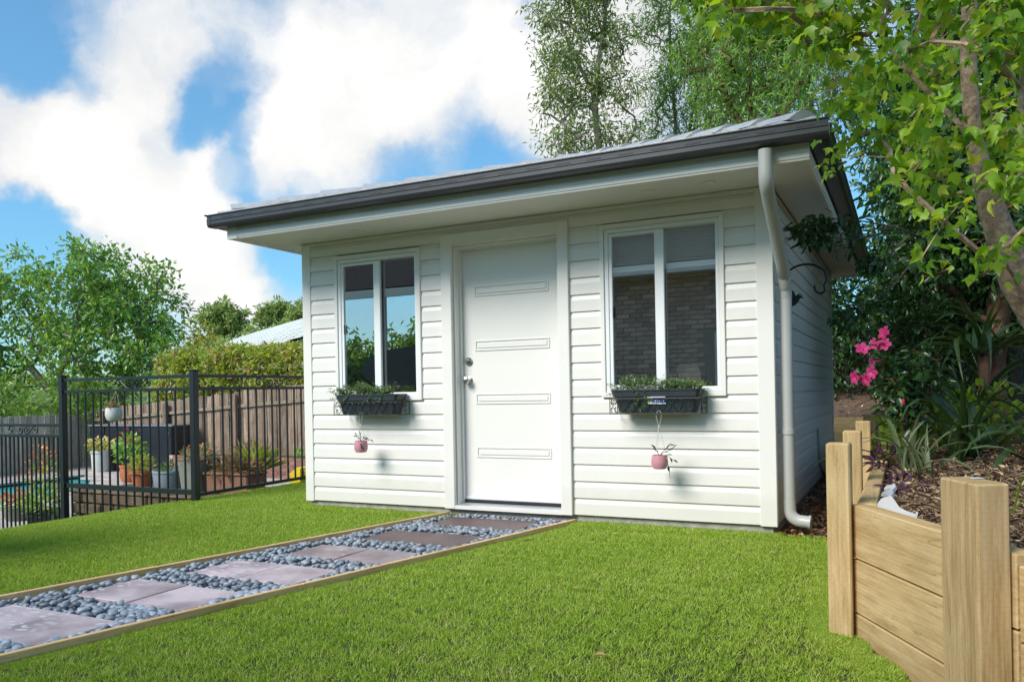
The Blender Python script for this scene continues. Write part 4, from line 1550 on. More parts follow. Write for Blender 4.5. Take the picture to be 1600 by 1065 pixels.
ng.links.new(gi.outputs[0], ip.inputs['Points'])
ng.links.new(ci.outputs[0], ip.inputs['Instance'])
ng.links.new(named('pick', 'INT'), ip.inputs['Instance Index'])
er = ng.nodes.new('FunctionNodeEulerToRotation')
ng.links.new(named('rot', 'FLOAT_VECTOR'), er.inputs[0])
ng.links.new(er.outputs[0], ip.inputs['Rotation'])
ng.links.new(named('scl', 'FLOAT'), ip.inputs['Scale'])
ng.links.new(ip.outputs[0], go.inputs[0])
md = grass.modifiers.new('scatter', 'NODES')
md.node_group = ng

# a few dead leaves lying on the lawn
for (x, y, lab) in ((3.0, -0.42, 'small dry brown leaf on the grass just below the right window, by the wall'), (3.3, -1.9, 'small dry brown leaf alone in the middle of the right hand lawn'),
                    (1.9, -3.45, 'small dry brown leaf on the grass right beside the nearest path edging'), (4.05, -0.7, 'small dry brown leaf on the grass in front of the downpipe'), (3.75, -2.75, 'small dry brown leaf at the foot of the sleeper wall lawn')):
    V, lf = leaf_arrays(np.array([[0, 0, 0.0]]), np.array([[1, 0.2, .1]]), np.array([[0.1, .2, 1.0]]), np.array([0.04]), np.array([0.022]), 'oval')
    o = place(leaf_mesh('fallen_leaf', V, lf, 'litter', RNG.random(1)), 'fallen_leaf', None, (x, y, lawn_z(x, y) + 0.02), RNG.uniform(0, 6))
    tag(o, lab, 'leaf', 'dry leaves on the lawn')

# ------------------------------------------------------------------ sleeper retaining wall
rw = thing('retaining_wall', 'timber retaining wall of stacked pine sleepers and square posts right of the lawn', 'retaining wall', (4.5, -1.9, -0.1))
RB = Vector((4.5, -1.9, -0.1))
SLH = 0.222


def sleeper(a, ang, L, z, t=0.075, h=SLH, parent=rw, base=RB, name='sleeper'):
    o = MB().bbox(0, L, -t / 2, t / 2, 0.0015, h - 0.0015, 0.004).build(name, 'sleeper', parent)
    o.location = Vector((a[0], a[1], z)) - base
    o.rotation_euler = (0, 0, ang)
    return o


def wpost(x, y, ang, sx, sy, top, bot=-0.5, mt='post', name='post', parent=rw, base=RB):
    o = MB().bbox(-sx / 2, sx / 2, -sy / 2, sy / 2, bot, top, 0.006).build(name, mt, parent)
    o.location = Vector((x, y, 0)) - base + Vector((0, 0, 0))
    o.location.z = -base.z
    o.rotation_euler = (0, 0, ang)
    return o


angA = math.atan2(WD.y, WD.x)
for k in range(4):
    a = WA + WN * 0.042
    sleeper(a, angA, 1.02, 0.428 - SLH * (k + 1) - 0.003 * k)
    b_ = WA + WN * 0.046 + WD * 1.025
    sleeper(b_, angA, 1.9, 0.396 - SLH * (k + 1) - 0.003 * k)
    sleeper((4.592, -1.885), R(90), 1.95, 0.432 - SLH * (k + 1))
    sleeper((4.594, 0.07), R(90), 2.35, 0.436 - SLH * (k + 1))
    sleeper((4.592, 2.425), R(90), 2.35, 0.440 - SLH * (k + 1))
    sleeper((4.594, 4.78), R(90), 2.3, 0.444 - SLH * (k + 1))
wpost(4.490, -1.915, R(-4), 0.092, 0.085, 0.683)
wpost(4.492, -1.010, R(0), 0.088, 0.10, 0.686)
wpost(4.490, 0.180, R(2), 0.090, 0.10, 0.686)
wpost(4.480, 1.440, R(0), 0.088, 0.10, 0.684)
wpost(4.492, 2.70, R(0), 0.09, 0.10, 0.66)
wpost(4.492, 4.00, R(0), 0.09, 0.10, 0.64)
# near post: 0.1 x 0.2 piece turned with the wall
c = CAM + FWD * 2.40 + RGT * (1.341 + 0.049)
wpost(c.x, c.y, YAW, 0.098, 0.2, 0.629, mt='post_green')
tg_ = MB().bbox(-0.016, 0.016, -0.010, 0.010, 0, 0.004, 0.001).build('plastic_tag', 'tag', None, (c.x + 0.012, c.y + 0.03, 0.630), 0.6)
tag(tg_, 'tiny white scrap lying on top of the nearest sleeper post', 'scrap')
c2 = CAM + FWD * 1.35 + RGT * 1.47
wpost(c2.x, c2.y, YAW, 0.098, 0.2, 0.60)

bw = thing('back_retaining_wall', 'low two sleeper timber wall running across behind the studio', 'retaining wall', (3.0, 7.05, -0.1))
BB = Vector((3.0, 7.05, -0.1))
for k in range(3):
    sleeper((1.9, 7.06), 0, 2.62, 0.447 - SLH * (k + 1), parent=bw, base=BB)
wpost(2.6, 7.0, 0, 0.09, 0.08, 0.45, parent=bw, base=BB)

# white fabric showing above the sleepers
mb = MB()
vs = []
for i in range(7):
    s = 0.02 + i * 0.055
    p = WA + WD * s + WN * 0.088
    w = 0.016 + 0.012 * math.sin(i * 1.7) + (0.02 if i < 4 else 0)
    q = p + WN * w
    vs += [(p.x, p.y, 0.405 + 0.012 * math.sin(i * 2.3)), (q.x, q.y, 0.425 + 0.02 * math.sin(i * 1.3) + (0.025 if i < 5 else 0))]
mb.add(vs, [(2 * i, 2 * i + 1, 2 * i + 3, 2 * i + 2) for i in range(6)])
for (x, y, L) in ((4.665, -1.70, 0.20), (4.672, -1.45, 0.16)):
    for i in range(5):
        mb.tube([(x, y + L * i / 5, 0.43 + 0.01 * (i % 2)), (x + 0.015 * (-1) ** i, y + L * (i + 1) / 5, 0.432 + 0.012 * ((i + 1) % 2))], [0.018 - 0.002 * i, 0.016 - 0.002 * i], 7)
o = mb.build('drainage_fabric', 'tag', smooth=True)
tag(o, 'crumpled white drainage fabric poking out behind the top sleepers', 'fabric')

# mulch chips over the bed, leaf litter beside the studio


def ground_bits(name, n, fn_pt, mat, Lr, Wr, shape, tilt=0.35, dz=0.006):
    P = []
    while len(P) < n:
        p = fn_pt()
        if p is not None:
            P.append(p)
    P = np.array(P)
    n = len(P)
    a = RNG.uniform(0, 6.28, n)
    D = np.stack([np.cos(a), np.sin(a), RNG.normal(size=n) * tilt], 1)
    NN = RNG.normal(size=(n, 3)) * tilt
    NN[:, 2] += 1
    L = RNG.uniform(*Lr, n)
    W = RNG.uniform(*Wr, n)
    P[:, 2] += RNG.uniform(0, dz, n)
    V, lf = leaf_arrays(P, D, NN, L, W, shape)
    return stuff(place(leaf_mesh(name, V, lf, mat, RNG.random(n)), name))


def bed_pt():
    d = 1.3 + 5.2 * RNG.random() ** 1.3
    lat = d * RNG.uniform(0.28, 0.75)
    p = CAM + FWD * d + RGT * lat
    x, y = p.x, p.y
    if bed_s(x, y) < 0.06:
        return None
    return (x, y, bed_z(x, y))


def bed_pt2():
    x, y = RNG.uniform(2.2, 8), RNG.uniform(7.15, 10)
    return (x, y, bed_z(x, y))


def strip_pt():
    x, y = RNG.uniform(3.97, 4.56), RNG.uniform(-0.1, 7.0) ** 1.0
    return (x, y, -0.075 + 0.012 * max(0, y))


o = ground_bits('mulch_chips', 15000, bed_pt, 'chips', (0.015, 0.06), (0.005, 0.016), 'diamond', 0.45, 0.02)
o['label'] = 'brown bark mulch chips on the garden bed behind the sleepers'
o = ground_bits('straw_bits', 1800, bed_pt, 'lf_dry', (0.03, 0.11), (0.002, 0.006), 'diamond', 0.3, 0.03)
ground_bits('back_mulch_chips', 2500, bed_pt2, 'chips', (0.03, 0.08), (0.01, 0.03), 'diamond', 0.4, 0.02)
ground_bits('leaf_litter', 3200, strip_pt, 'litter', (0.02, 0.055), (0.012, 0.03), 'oval', 0.5, 0.03)


# ------------------------------------------------------------------ window boxes and hanging cups
def planter(x0, sticker, label_rack, label_box, label_plant):
    w = 0.62
    rack = thing('planter_rack', label_rack, 'planter rack', (x0, -0.03, 0.752), 0, 'wire planter racks below the windows')
    # local: x 0..w+0.02, y 0 (wall) .. -0.165 front, z 0..0.105
    mb = MB()
    X0, X1, YF, YB = -0.008, w + 0.012, -0.168, -0.002
    for z in (0.0, 0.105):
        mb.tube([(X0, YB, z), (X0, YF, z), (X1, YF, z), (X1, YB, z)], 0.0035, 6)
    for x in (X0, X1):
        for y in (YF, YB):
            mb.tube([(x, y, 0), (x, y, 0.105)], 0.0035, 6)
    for i in range(9):
        x = X0 + (X1 - X0) * i / 8
        mb.tube([(x, YF, 0), (x, YB, 0)], 0.0025, 5)
    mb.build('rack_frame', 'iron', rack, smooth=True)
    mb = MB()
    n = 6
    for i in range(n):                     # heart shaped scrolls along the front
        cx = X0 + (X1 - X0) * (i + .5) / n
        for sg in (-1, 1):
            pts = []
            for k in range(13):
                a = k / 12
                th = a * 4.6
                pts.append((cx + sg * (0.046 * math.sin(min(a * 1.25, 1) * math.pi * .95) * (1 - .25 * a)), YF - 0.002, 0.006 + 0.090 * math.sin(a * 2.35)))
            mb.tube(pts, 0.0022, 5)
    mb.build('front_scroll', 'iron', rack, smooth=True)
    for x in (X0, X1):
        mb = MB()
        for (cy, cz, s) in ((-0.045, 0.03, 1), (-0.085, 0.07, -1), (-0.125, 0.03, 1), (-0.045, 0.075, -1), (-0.125, 0.078, -1)):
            pts = [(x, cy + (0.006 + 0.0022 * k) * math.cos(s * k * .62), cz + (0.006 + 0.0022 * k) * math.sin(s * k * .62)) for k in range(9)]
            mb.tube(pts, 0.0028, 5)
        mb.build('end_scroll', 'iron', rack, smooth=True)
    box = thing('planter_box', label_box, 'planter box', (x0, -0.03, 0.757), 0, 'slate window planter boxes')
    mb = MB()

    def ringv(x0_, x1_, y0_, y1_, z, c=0.02):
        return [(x0_ + c, y0_, z), (x1_ - c, y0_, z), (x1_, y0_ + c, z), (x1_, y1_ - c, z), (x1_ - c, y1_, z), (x0_ + c, y1_, z), (x0_, y1_ - c, z), (x0_, y0_ + c, z)]
    rings = [ringv(0.045, w - 0.045, -0.135, -0.020, 0.0), ringv(0.018, w - 0.018, -0.156, -0.010, 0.110), ringv(0.008, w - 0.008, -0.163, -0.006, 0.112), ringv(0.0, w, -0.166, -0.004, 0.150),
             ringv(-0.006, w + 0.006, -0.172, 0.0, 0.152), ringv(-0.006, w + 0.006, -0.172, 0.0, 0.163), ringv(0.010, w - 0.010, -0.158, -0.014, 0.163), ringv(0.014, w - 0.014, -0.154, -0.016, 0.140)]
    vs = [p for r_ in rings for p in r_]
    fs = [tuple(range(8))[::-1], tuple(range(56, 64))]
    for r_ in range(7):
        for k in range(8):
            fs.append((r_ * 8 + k, r_ * 8 + (k + 1) % 8, (r_ + 1) * 8 + (k + 1) % 8, (r_ + 1) * 8 + k))
    mb.add(vs, fs)
    mb.build('trough', 'plastic_slate', box)
    mb = MB()
    for i in range(7):                     # moulded curls on the front of the trough
        cx = 0.075 + (w - 0.15) * i / 6
        for sg in (-1, 1):
            pts = [(cx + sg * 0.036 * math.sin(k / 10 * math.pi), -0.137 - 0.0185 * (0.012 + 0.085 * k / 10) / 0.110 * 1.05, 0.012 + 0.085 * k / 10) for k in range(11)]
            mb.tube(pts, 0.0028, 5)
    mb.build('moulded_pattern', 'plastic_slate', box, smooth=True)
    if sticker:
        s = thing_part = MB().box(0, 0.125, -0.0015, 0, 0, 0.052).build('sticker', 'white_print', box, (0.262, -0.152, 0.060))
        s.rotation_euler = (R(11), 0, 0)
        MB().box(0.040, 0.125, -0.0025, -0.0016, 0.010, 0.047).build('printed_panel', 'blue_print', s)
        MB().box(0.055, 0.105, -0.0035, -0.0026, 0.036, 0.046).build('printed_band', 'red_print', s)
        mb = MB()
        for i, (wd, hh) in enumerate(((.006, .010), (.004, .010), (.007, .010), (.006, .010), (.007, .010))):
            mb.box(0.052 + i * 0.013, 0.052 + i * 0.013 + wd, -0.0035, -0.0026, 0.016, 0.016 + hh)
        mb.build('printed_letters', 'white_print', s)
        MB().lathe([(0, 0), (0.012, 0.0), (0.012, 0.001), (0, 0.001)], seg=14).build('printed_leaf', 'green_print', s, (0.014, -0.0016, 0.028)).rotation_euler = (R(90), 0, 0)
        MB().box(0.022, 0.039, -0.0025, -0.0016, 0.018, 0.044).build('printed_bottle', 'dark_print', s)
        MB().box(0.026, 0.034, -0.0035, -0.0026, 0.022, 0.040).build('printed_flower', 'yellow', s)
    root = thing('window_box_plant', label_plant, 'plant', (x0 + w / 2, -0.115, 0.90), 0, 'plants in the window boxes')
    ext = 0.50 if not sticker else 0.60
    xo = -0.06 if not sticker else 0.0
    P, T = [], []
    mbs = MB()
    n = 150
    Ps, Ds = [], []
    for i in range(n):
        bx, by = RNG.uniform(-ext / 2, ext / 2) + xo, RNG.uniform(-0.055, 0.055)
        h = RNG.uniform(0.05, 0.115) * (1 - 0.30 * abs(bx / ext * 2) ** 2) * (1.15 if bx < 0 else 0.85)
        lean = Vector((RNG.normal() * 0.035 - (0.05 if bx < -ext * .42 else 0), RNG.normal() * 0.03 - 0.015 - (0.05 if RNG.random() < 0.25 else 0), 0))
        tip = Vector((bx, by, 0.0)) + lean + Vector((0, 0, h if RNG.random() > 0.1 else -0.02))
        mbs.tube([(bx, by, 0.0), ((bx + tip.x) / 2, (by + tip.y) / 2, tip.z * .6 + 0.006), tuple(tip)], 0.0011, 4, caps=False)
        for k in range(16):
            u = RNG.uniform(0.25, 1.0)
            p = Vector((bx, by, 0.0)).lerp(tip, u) + Vector((RNG.normal(), RNG.normal(), RNG.normal())) * 0.005
            Ps.append(tuple(p))
            Ds.append((RNG.normal(), RNG.normal(), 0.4 + RNG.normal() * .4))
    # a few trailing shoots
    for bx in ((-0.15, -0.08) if sticker else (-0.22, 0.02, 0.14)):
        for k in range(40):
            u = k / 40
            Ps.append((bx + 0.03 * math.sin(u * 4) + RNG.normal() * .008, -0.075 - 0.012 * u + RNG.normal() * .004, 0.03 - (0.16 if sticker else 0.07) * u))
            Ds.append((RNG.normal(), -0.6 + RNG.normal() * .4, -0.2 + RNG.normal() * .5))
    Ps, Ds = np.array(Ps), np.array(Ds)
    k = len(Ps)
    NN = RNG.normal(size=(k, 3)) * .5
    NN[:, 2] += .8
    V, lf = leaf_arrays(Ps, Ds, NN, RNG.uniform(.013, .026, k), RNG.uniform(.007, .012, k), 'diamond')
    mbs.build('stems', 'lf_box', root)
    stuff(place(leaf_mesh('leaves', V, lf, 'lf_box', RNG.random(k)), 'leaves', root))
    if sticker:
        for (x, y, z) in ((0.055, -0.03, 0.11),):
            MB().lathe([(0, 0), (.008, .002), (.009, .006), (0, .008)], seg=8).build('flower', 'pet_yellow', root, (x, y, z))
    return root


planter(0.462, False, 'black wire planter rack with scrolls fixed below the left window', 'slate plastic planter box without a sticker, below the left window',
        'grey green small leaved plant spilling from the box below the left window')
planter(2.892, True, 'black wire planter rack with scrolls fixed below the right window', 'slate plastic planter box with a bright blue sticker, below the right window',
        'bushy green plant with trailing shoots and one yellow flower below the right window')


def hanging_cup(x, ztop, zc, label, plantlabel, purple):
    y = -0.195
    r = thing('hanging_cup', label, 'hanging pot', (x, y, zc), 0, 'pink cups hanging below the planter boxes')
    s = 0.056
    MB().lathe([(0, 0), (s * .70, 0), (s * .80, 0.003), (s * 1.0, 0.03), (s * 1.02, 0.055), (s * .93, 0.085), (s * .90, 0.094), (s * .84, 0.094), (s * .86, 0.08), (0, 0.078)], seg=24).build('cup', 'pot_pink', r, smooth=True)
    h = ztop - zc
    zk = h - 0.10
    mb = MB()
    for k in range(3):
        a = 0.5 + k * 2.094
        mb.tube([(s * .88 * math.cos(a), s * .88 * math.sin(a), 0.086), (0.002 * math.cos(a), 0.002 * math.sin(a), zk)], 0.0014, 5)
    mb.tube([(0, 0, zk - .005), (-0.010, 0, zk + 0.03), (-0.020, 0.002, zk + 0.075), (-0.012, 0.004, zk + 0.10), (0.0, 0.005, zk + 0.107), (0.012, 0.004, zk + 0.10), (0.018, 0.002, zk + 0.075), (0.010, 0, zk + 0.03), (0, 0, zk - .005)], 0.0015, 5)
    mb.build('cord', 'cord', r)
    MB().lathe([(0, -0.007), (.005, -0.005), (.0055, 0.004), (0, 0.006)], seg=10).build('bead', 'white_print', r, (0, 0, zk), smooth=True)
    pl = thing('cup_plant', plantlabel, 'plant', (x, y, zc + 0.085), 0, 'plants in the pink hanging cups')
    mt = 'lf_purple' if purple else 'lf_strap'
    mbs = MB()
    lvs = []
    if purple:
        st = [((0, 0, 0), (-0.015, 0, 0.03), (-0.04, -0.01, 0.055)), ((0, 0, 0), (0.03, -.01, 0.03), (0.055, -.02, 0.04)), ((0, 0, 0), (0.05, -.01, 0.02), (0.105, -.02, 0.022)), ((0, 0, 0), (.01, -.02, .03), (.02, -.03, .06)), ((0, 0, 0), (0.03, -.04, -.01), (0.05, -.055, -.04))]
        size = 0.034
    else:
        st = [((0, 0, 0), (0.03, -.01, 0.04), (0.075, -.02, 0.075)), ((0, 0, 0), (0.05, -.01, 0.01), (0.10, -.02, -0.02)), ((0, 0, 0), (0.055, -.01, -0.02), (0.075, -.02, -.11)), ((0, 0, 0), (0.03, 0, 0.03), (0.09, 0, 0.05)), ((0, 0, 0), (-.01, -.01, .03), (-0.02, -.02, .05))]
        size = 0.05
    for a, b_, c_ in st:
        mbs.tube([a, b_, c_], 0.0022, 5)
        for u in (0.5, 0.75, 1.0):
            p = Vector(a).lerp(Vector(b_), u * 2) if u <= .5 else Vector(b_).lerp(Vector(c_), u * 2 - 1)
            d = (Vector(c_) - Vector(b_)).normalized() + Vector((RNG.normal(), RNG.normal(), RNG.normal())) * .5
            lvs.append((p, d))
    mbs.build('stem', mt, pl)
    for p, d in lvs:
        V, lf = leaf_arrays(np.zeros((1, 3)), np.array([tuple(d)]), np.array([[RNG.normal() * .5, -.4, 1.0]]), np.array([size * RNG.uniform(.7, 1.2)]), np.array([size * .42]), 'oval')
        place(leaf_mesh('leaf', V, lf, mt, RNG.random(1)), 'leaf', pl, tuple(p))


hanging_cup(0.722, 0.765, 0.445, 'pink ceramic cup hung on a cord below the left window box, with purple leaves', 'small purple leaved plant in the pink cup below the left window', True)
hanging_cup(3.232, 0.765, 0.375, 'pink ceramic cup hung on a cord below the right window box, with green trailing leaves', 'trailing green plant in the pink cup below the right window', False)

# iron bracket with a bird, standing out from the side wall
br = thing('bird_bracket', 'black iron hook bracket with a flying bird, fixed to the side wall behind the downpipe', 'hanging bracket', (HW + 0.016, 0.52, 1.60), R(8))
MB().bbox(0.0, 0.010, -0.012, 0.012, -0.02, 0.19, 0.002).build('back_plate', 'iron', br)
pts = [(0.005, 0, 0.03)]
for k in range(15):
    a = R(165) - R(165 + 30) * k / 14
    pts.append((0.150 + 0.140 * math.cos(a), 0, 0.085 + 0.105 * math.sin(a)))
for k in range(1, 11):
    a = R(-20) - R(175) * k / 10
    pts.append((0.247 + 0.038 * math.cos(a), 0, 0.022 + 0.045 * math.sin(a)))
MB().tube(pts, [0.0075] * 20 + [0.007] * (len(pts) - 20), 10).build('hook', 'iron', br, smooth=True)
bird2 = [(-0.004, -0.115), (0.018, -0.150), (0.034, -0.142), (0.040, -0.118), (0.058, -0.105), (0.078, -0.098), (0.098, -0.078), (0.108, -0.056), (0.118, -0.048), (0.140, -0.058), (0.124, -0.040), (0.124, -0.028), (0.114, -0.018),
         (0.100, -0.018), (0.088, -0.030), (0.078, -0.026), (0.072, -0.004), (0.052, 0.018), (0.040, 0.016), (0.044, -0.012), (0.030, -0.010), (0.012, 0.012), (-0.002, 0.016), (0.004, -0.010), (0.018, -0.048), (0.034, -0.062), (0.014, -0.090)]
MB().extrude([(x, z) for x, z in bird2][::-1], -0.003, 0.003, 'Y').build('bird', 'iron', br)
MB().tube([(0.112, -0.0035, -0.030), (0.112, 0.0035, -0.030)], 0.004, 8).build('bird_eye', 'white_print', br)

# ------------------------------------------------------------------ black pool fence
fence = thing('pool_fence', 'tall black metal pool fence of upright bars with three square posts left of the studio', 'fence', (-1.36, -0.05, -0.1))
FB = Vector((-1.36, -0.05, -0.1))


def fpart(mb, name, parent=fence, base=FB, smooth=False):
    return mb.build(name, 'black_metal', parent, -base, smooth=smooth)


def fpost(x, y, top, bot, s=0.062, parent=fence, base=FB):
    o = fpart(MB().bbox(x - s / 2, x + s / 2, y - s / 2, y + s / 2, bot, top, 0.004), 'post', parent, base)
    MB().bbox(x - s / 2 - .003, x + s / 2 + .003, y - s / 2 - .003, y + s / 2 + .003, top, top + 0.012, 0.004).build('post_cap', 'black_metal', o)
    return o


fpost(-1.345, -0.05, 1.175, -0.30)
fpost(-3.290, -0.05, 1.170, -0.75)
fpost(-1.40, 2.45, 1.175, -0.3)


def frail(a, b_, t=0.030, h=0.030, parent=fence, base=FB):
    a, b_ = Vector(a), Vector(b_)
    d = b_ - a
    o = MB().bbox(0, d.length, -t / 2, t / 2, -h / 2, h / 2, 0.003).build('rail', 'black_metal', parent, a - base)
    o.rotation_euler = (0, -math.asin(d.z / d.length), math.atan2(d.y, d.x))
    return o


def scrolls(x0, y, z, axis, parent, base, gap=0.115, n=1):
    """pair of S scrolls between two rails; axis is a unit vector"""
    ax = Vector(axis)
    mb = MB()
    for sg in (-1, 1):
        pts = []
        for k in range(12):                # curl at the inner end
            a = -R(90) + sg * 0 - k * 0.55
            rr = 0.042 - 0.0026 * k
            pts.append((0.050 + rr * math.cos(a), 0.048 + rr * math.sin(a)))
        pts = pts[::-1]
        for k in range(1, 9):
            u = k / 8
            pts.append((0.050 + 0.17 * u, 0.006 + (gap - 0.012) * (u * u * (3 - 2 * u))))
        for k in range(1, 12):
            a = R(90) - k * 0.55
            rr = 0.042 - 0.0026 * k
            pts.append((0.22 + rr * math.cos(a), gap - 0.048 + rr * math.sin(a)))
        P3 = [tuple(Vector((x0, y, z)) + ax * (sg * p) + Vector((0, 0, q_))) for p, q_ in pts]
        mb.tube(P3, 0.0065, 6)
    fpart(mb, 'scroll', parent, base, True)


zt, z2 = 1.128, 1.006
frail((-3.26, -0.05, zt), (-1.376, -0.05, zt))
frail((-3.26, -0.05, z2), (-1.376, -0.05, z2))
frail((-3.26, -0.05, 0.015), (-1.376, -0.05, 0.015), 0.034, 0.05)
frail((-3.26, -0.05, -0.385), (-1.376, -0.05, -0.075), 0.03, 0.04)
scrolls(-2.20, -0.05, z2 + .012, (1, 0, 0), fence, FB, 0.10)
pk = {}


def picket(x, y, z0, z1, parent=fence, base=FB, s=0.0165):
    key = round(z1 - z0, 2)
    if key not in pk:
        pk[key] = MB().bbox(-s / 2, s / 2, -s / 2, s / 2, 0, key, 0.002).mesh('picket', 'black_metal')
    return place(pk[key], 'picket', parent, Vector((x, y, z0)) - base)


for i in range(15):
    x = -3.26 + (1.884) * (i + 0.75) / 15.6
    picket(x, -0.05, -0.385 + 0.31 * (x + 3.26) / 1.884 - (0.0), z2)
frail((-1.36, -0.02, zt), (-1.40, 2.42, zt))
frail((-1.36, -0.02, z2), (-1.40, 2.42, z2))
frail((-1.36, -0.02, -0.012), (-1.40, 2.42, -0.010), 0.03, 0.034)
scrolls(-1.378, 1.05, z2 + .012, (0, 1, 0), fence, FB, 0.10)
for i in range(20):
    y = 0.085 + i * 0.117
    picket(-1.36 - 0.016 * y, y, -0.012, z2)
MB().bbox(-3.262, -3.246, -0.085, -0.02, 0.0, 0.05, 0.003).build('latch', 'black_metal', fence, -FB)

lf_ = thing('low_pool_fence', 'lower black metal fence panel with scrolls between its top rails, at the left edge', 'fence', (-4.4, -0.05, -0.5))
LB_ = Vector((-4.4, -0.05, -0.5))
for z, h in ((0.652, 0.03), (0.534, 0.03), (-0.58, 0.04)):
    frail((-6.2, -0.06, z), (-3.33, -0.05, z), 0.03, h, lf_, LB_)
scrolls(-3.97, -0.055, 0.546, (1, 0, 0), lf_, LB_, 0.10)
scrolls(-5.15, -0.055, 0.546, (1, 0, 0), lf_, LB_, 0.10)
for i in range(36):
    picket(-3.385 - i * 0.0760, -0.052, -0.58, 0.534, lf_, LB_)

# white cup hung on the pool fence
hp = thing('hanging_pot', 'white ceramic pot with pink spiky leaves hung on the pool fence', 'hanging pot', (-2.42, -0.10, 0.70))
MB().lathe([(0, 0), (0.055, 0.0), (0.072, 0.02), (0.083, 0.06), (0.080, 0.11), (0.072, 0.135), (0.066, 0.135), (0.066, 0.12), (0, 0.118)], seg=22).build('pot', 'pot_white', hp, smooth=True)
mb = MB()
for a in (0.3, 2.4, 4.5):
    mb.tube([(0.07 * math.cos(a), 0.07 * math.sin(a), 0.13), (0, 0.03, 0.30)], 0.0015, 5)
mb.build('cord', 'cord', hp)
mb = MB().tube([(0, 0.03, 0.29), (0.0, 0.035, 0.315), (0.0, 0.06, 0.325), (0, 0.075, 0.305)], 0.002, 5)
mb.build('hook', 'iron', hp)
pl = thing('spiky_plant', 'pink and green spiky plant in the white pot hung on the fence', 'plant', (-2.42, -0.10, 0.82))
k = 26
D = RNG.normal(size=(k, 3))
D[:, 2] = np.abs(D[:, 2]) * .6 + .15
V, lf = leaf_arrays(np.zeros((k, 3)), D, RNG.normal(size=(k, 3)) * .3 + np.array([0, 0, 1]), RNG.uniform(.07, .15, k), RNG.uniform(.012, .02, k), 'diamond')
foot = place(leaf_mesh('leaves', V, lf, 'lf_pink', RNG.random(k)), 'leaves', pl)
k = 24
D = RNG.normal(size=(k, 3))
D[:, 2] = np.abs(D[:, 2]) * .6 + .15
V, lf = leaf_arrays(np.zeros((k, 3)), D, RNG.normal(size=(k, 3)) * .3 + np.array([0, 0, 1]), RNG.uniform(.06, .13, k), RNG.uniform(.012, .02, k), 'diamond')
place(leaf_mesh('leaves', V, lf, 'lf_bamboo', RNG.random(k)), 'leaves', pl)

# ------------------------------------------------------------------ pool terrace
ZD = -0.90
poolpoly = [(-13.64, -6), (-13.64, 7.6), (-11.9, 7.0), (-9.9, 5.3), (-9.9, -6)]
mb = MB()
outer = [(-15.6, -6), (-15.6, 9.6), (-1.45, 9.6), (-1.45, 0.02), (-9.2, 0.02), (-9.2, -6)]
# paving slabs around the water, each a piece of its own
slab_me = MB().bbox(0.004, 0.596, 0.004, 0.596, -0.05, 0.0, 0.006).mesh('paving_slab', 'deckpave')
deck = struct(MB().add([(-15.6, -6, ZD - 0.03), (-13.64, -6, ZD - 0.03), (-13.64, 9.6, ZD - 0.03), (-15.6, 9.6, ZD - 0.03), (-13.64, 7.4, ZD - 0.03), (-9.9, 5.2, ZD - 0.03), (-9.9, 9.6, ZD - 0.03), (-1.45, 9.6, ZD - 0.03), (-1.45, -0.0, ZD - 0.03), (-9.9, 0.0, ZD - 0.03), (-9.9, -6, ZD - .03), (-9.2, -6, ZD - .03), (-9.2, 0, ZD - .03)],
                       [(0, 1, 2, 3), (4, 5, 6, 2), (5, 9, 8, 7, 6), (10, 11, 12, 9)]).build('pool_deck', 'concrete'))


def in_pool(x, y):
    return -13.64 < x < -9.9 and y < 7.6 and not (x > -11.9 and (y - 7.0) > (x + 11.9) * -0.85) and not (x <= -11.9 and y > 7.6 + (x + 13.64) * -0.345)


cnt = 0
for i in range(26):
    for j in range(28):
        x, y = -15.6 + i * 0.6, -6.0 + j * 0.6
        if all(in_pool(x + u, y + w) for u in (0.1, 0.5) for w in (0.1, .5)) or (y < -0.05 and x > -9.8) or y > 9.0 or x > -2.0:
            continue
        place(slab_me, 'paving_slab', deck, (x, y, ZD + RNG.uniform(-.003, .003)))
water = struct(MB().add([(x, y, ZD - 0.10) for x, y in poolpoly], [tuple(range(5))]).build('pool_water', 'water'))
mb = MB()
for (a, b_) in zip(poolpoly, poolpoly[1:]):
    a, b_ = Vector(a + (0,)), Vector(b_ + (0,))
    d = (b_ - a)
    nrm = Vector((-d.y, d.x, 0)).normalized()
    L = d.length
    o = MB().bbox(0, L, -0.02, 0.30, -0.06, 0.012, 0.01).build('pool_coping', 'deckpave', deck, (a.x, a.y, ZD))
    o.rotation_euler = (0, 0, math.atan2(d.y, d.x))
    o = MB().box(0, L, -0.004, 0.01, -1.2, -0.061).build('pool_tile_band', 'water', deck, (a.x, a.y, ZD))
    o.rotation_euler = (0, 0, math.atan2(d.y, d.x))

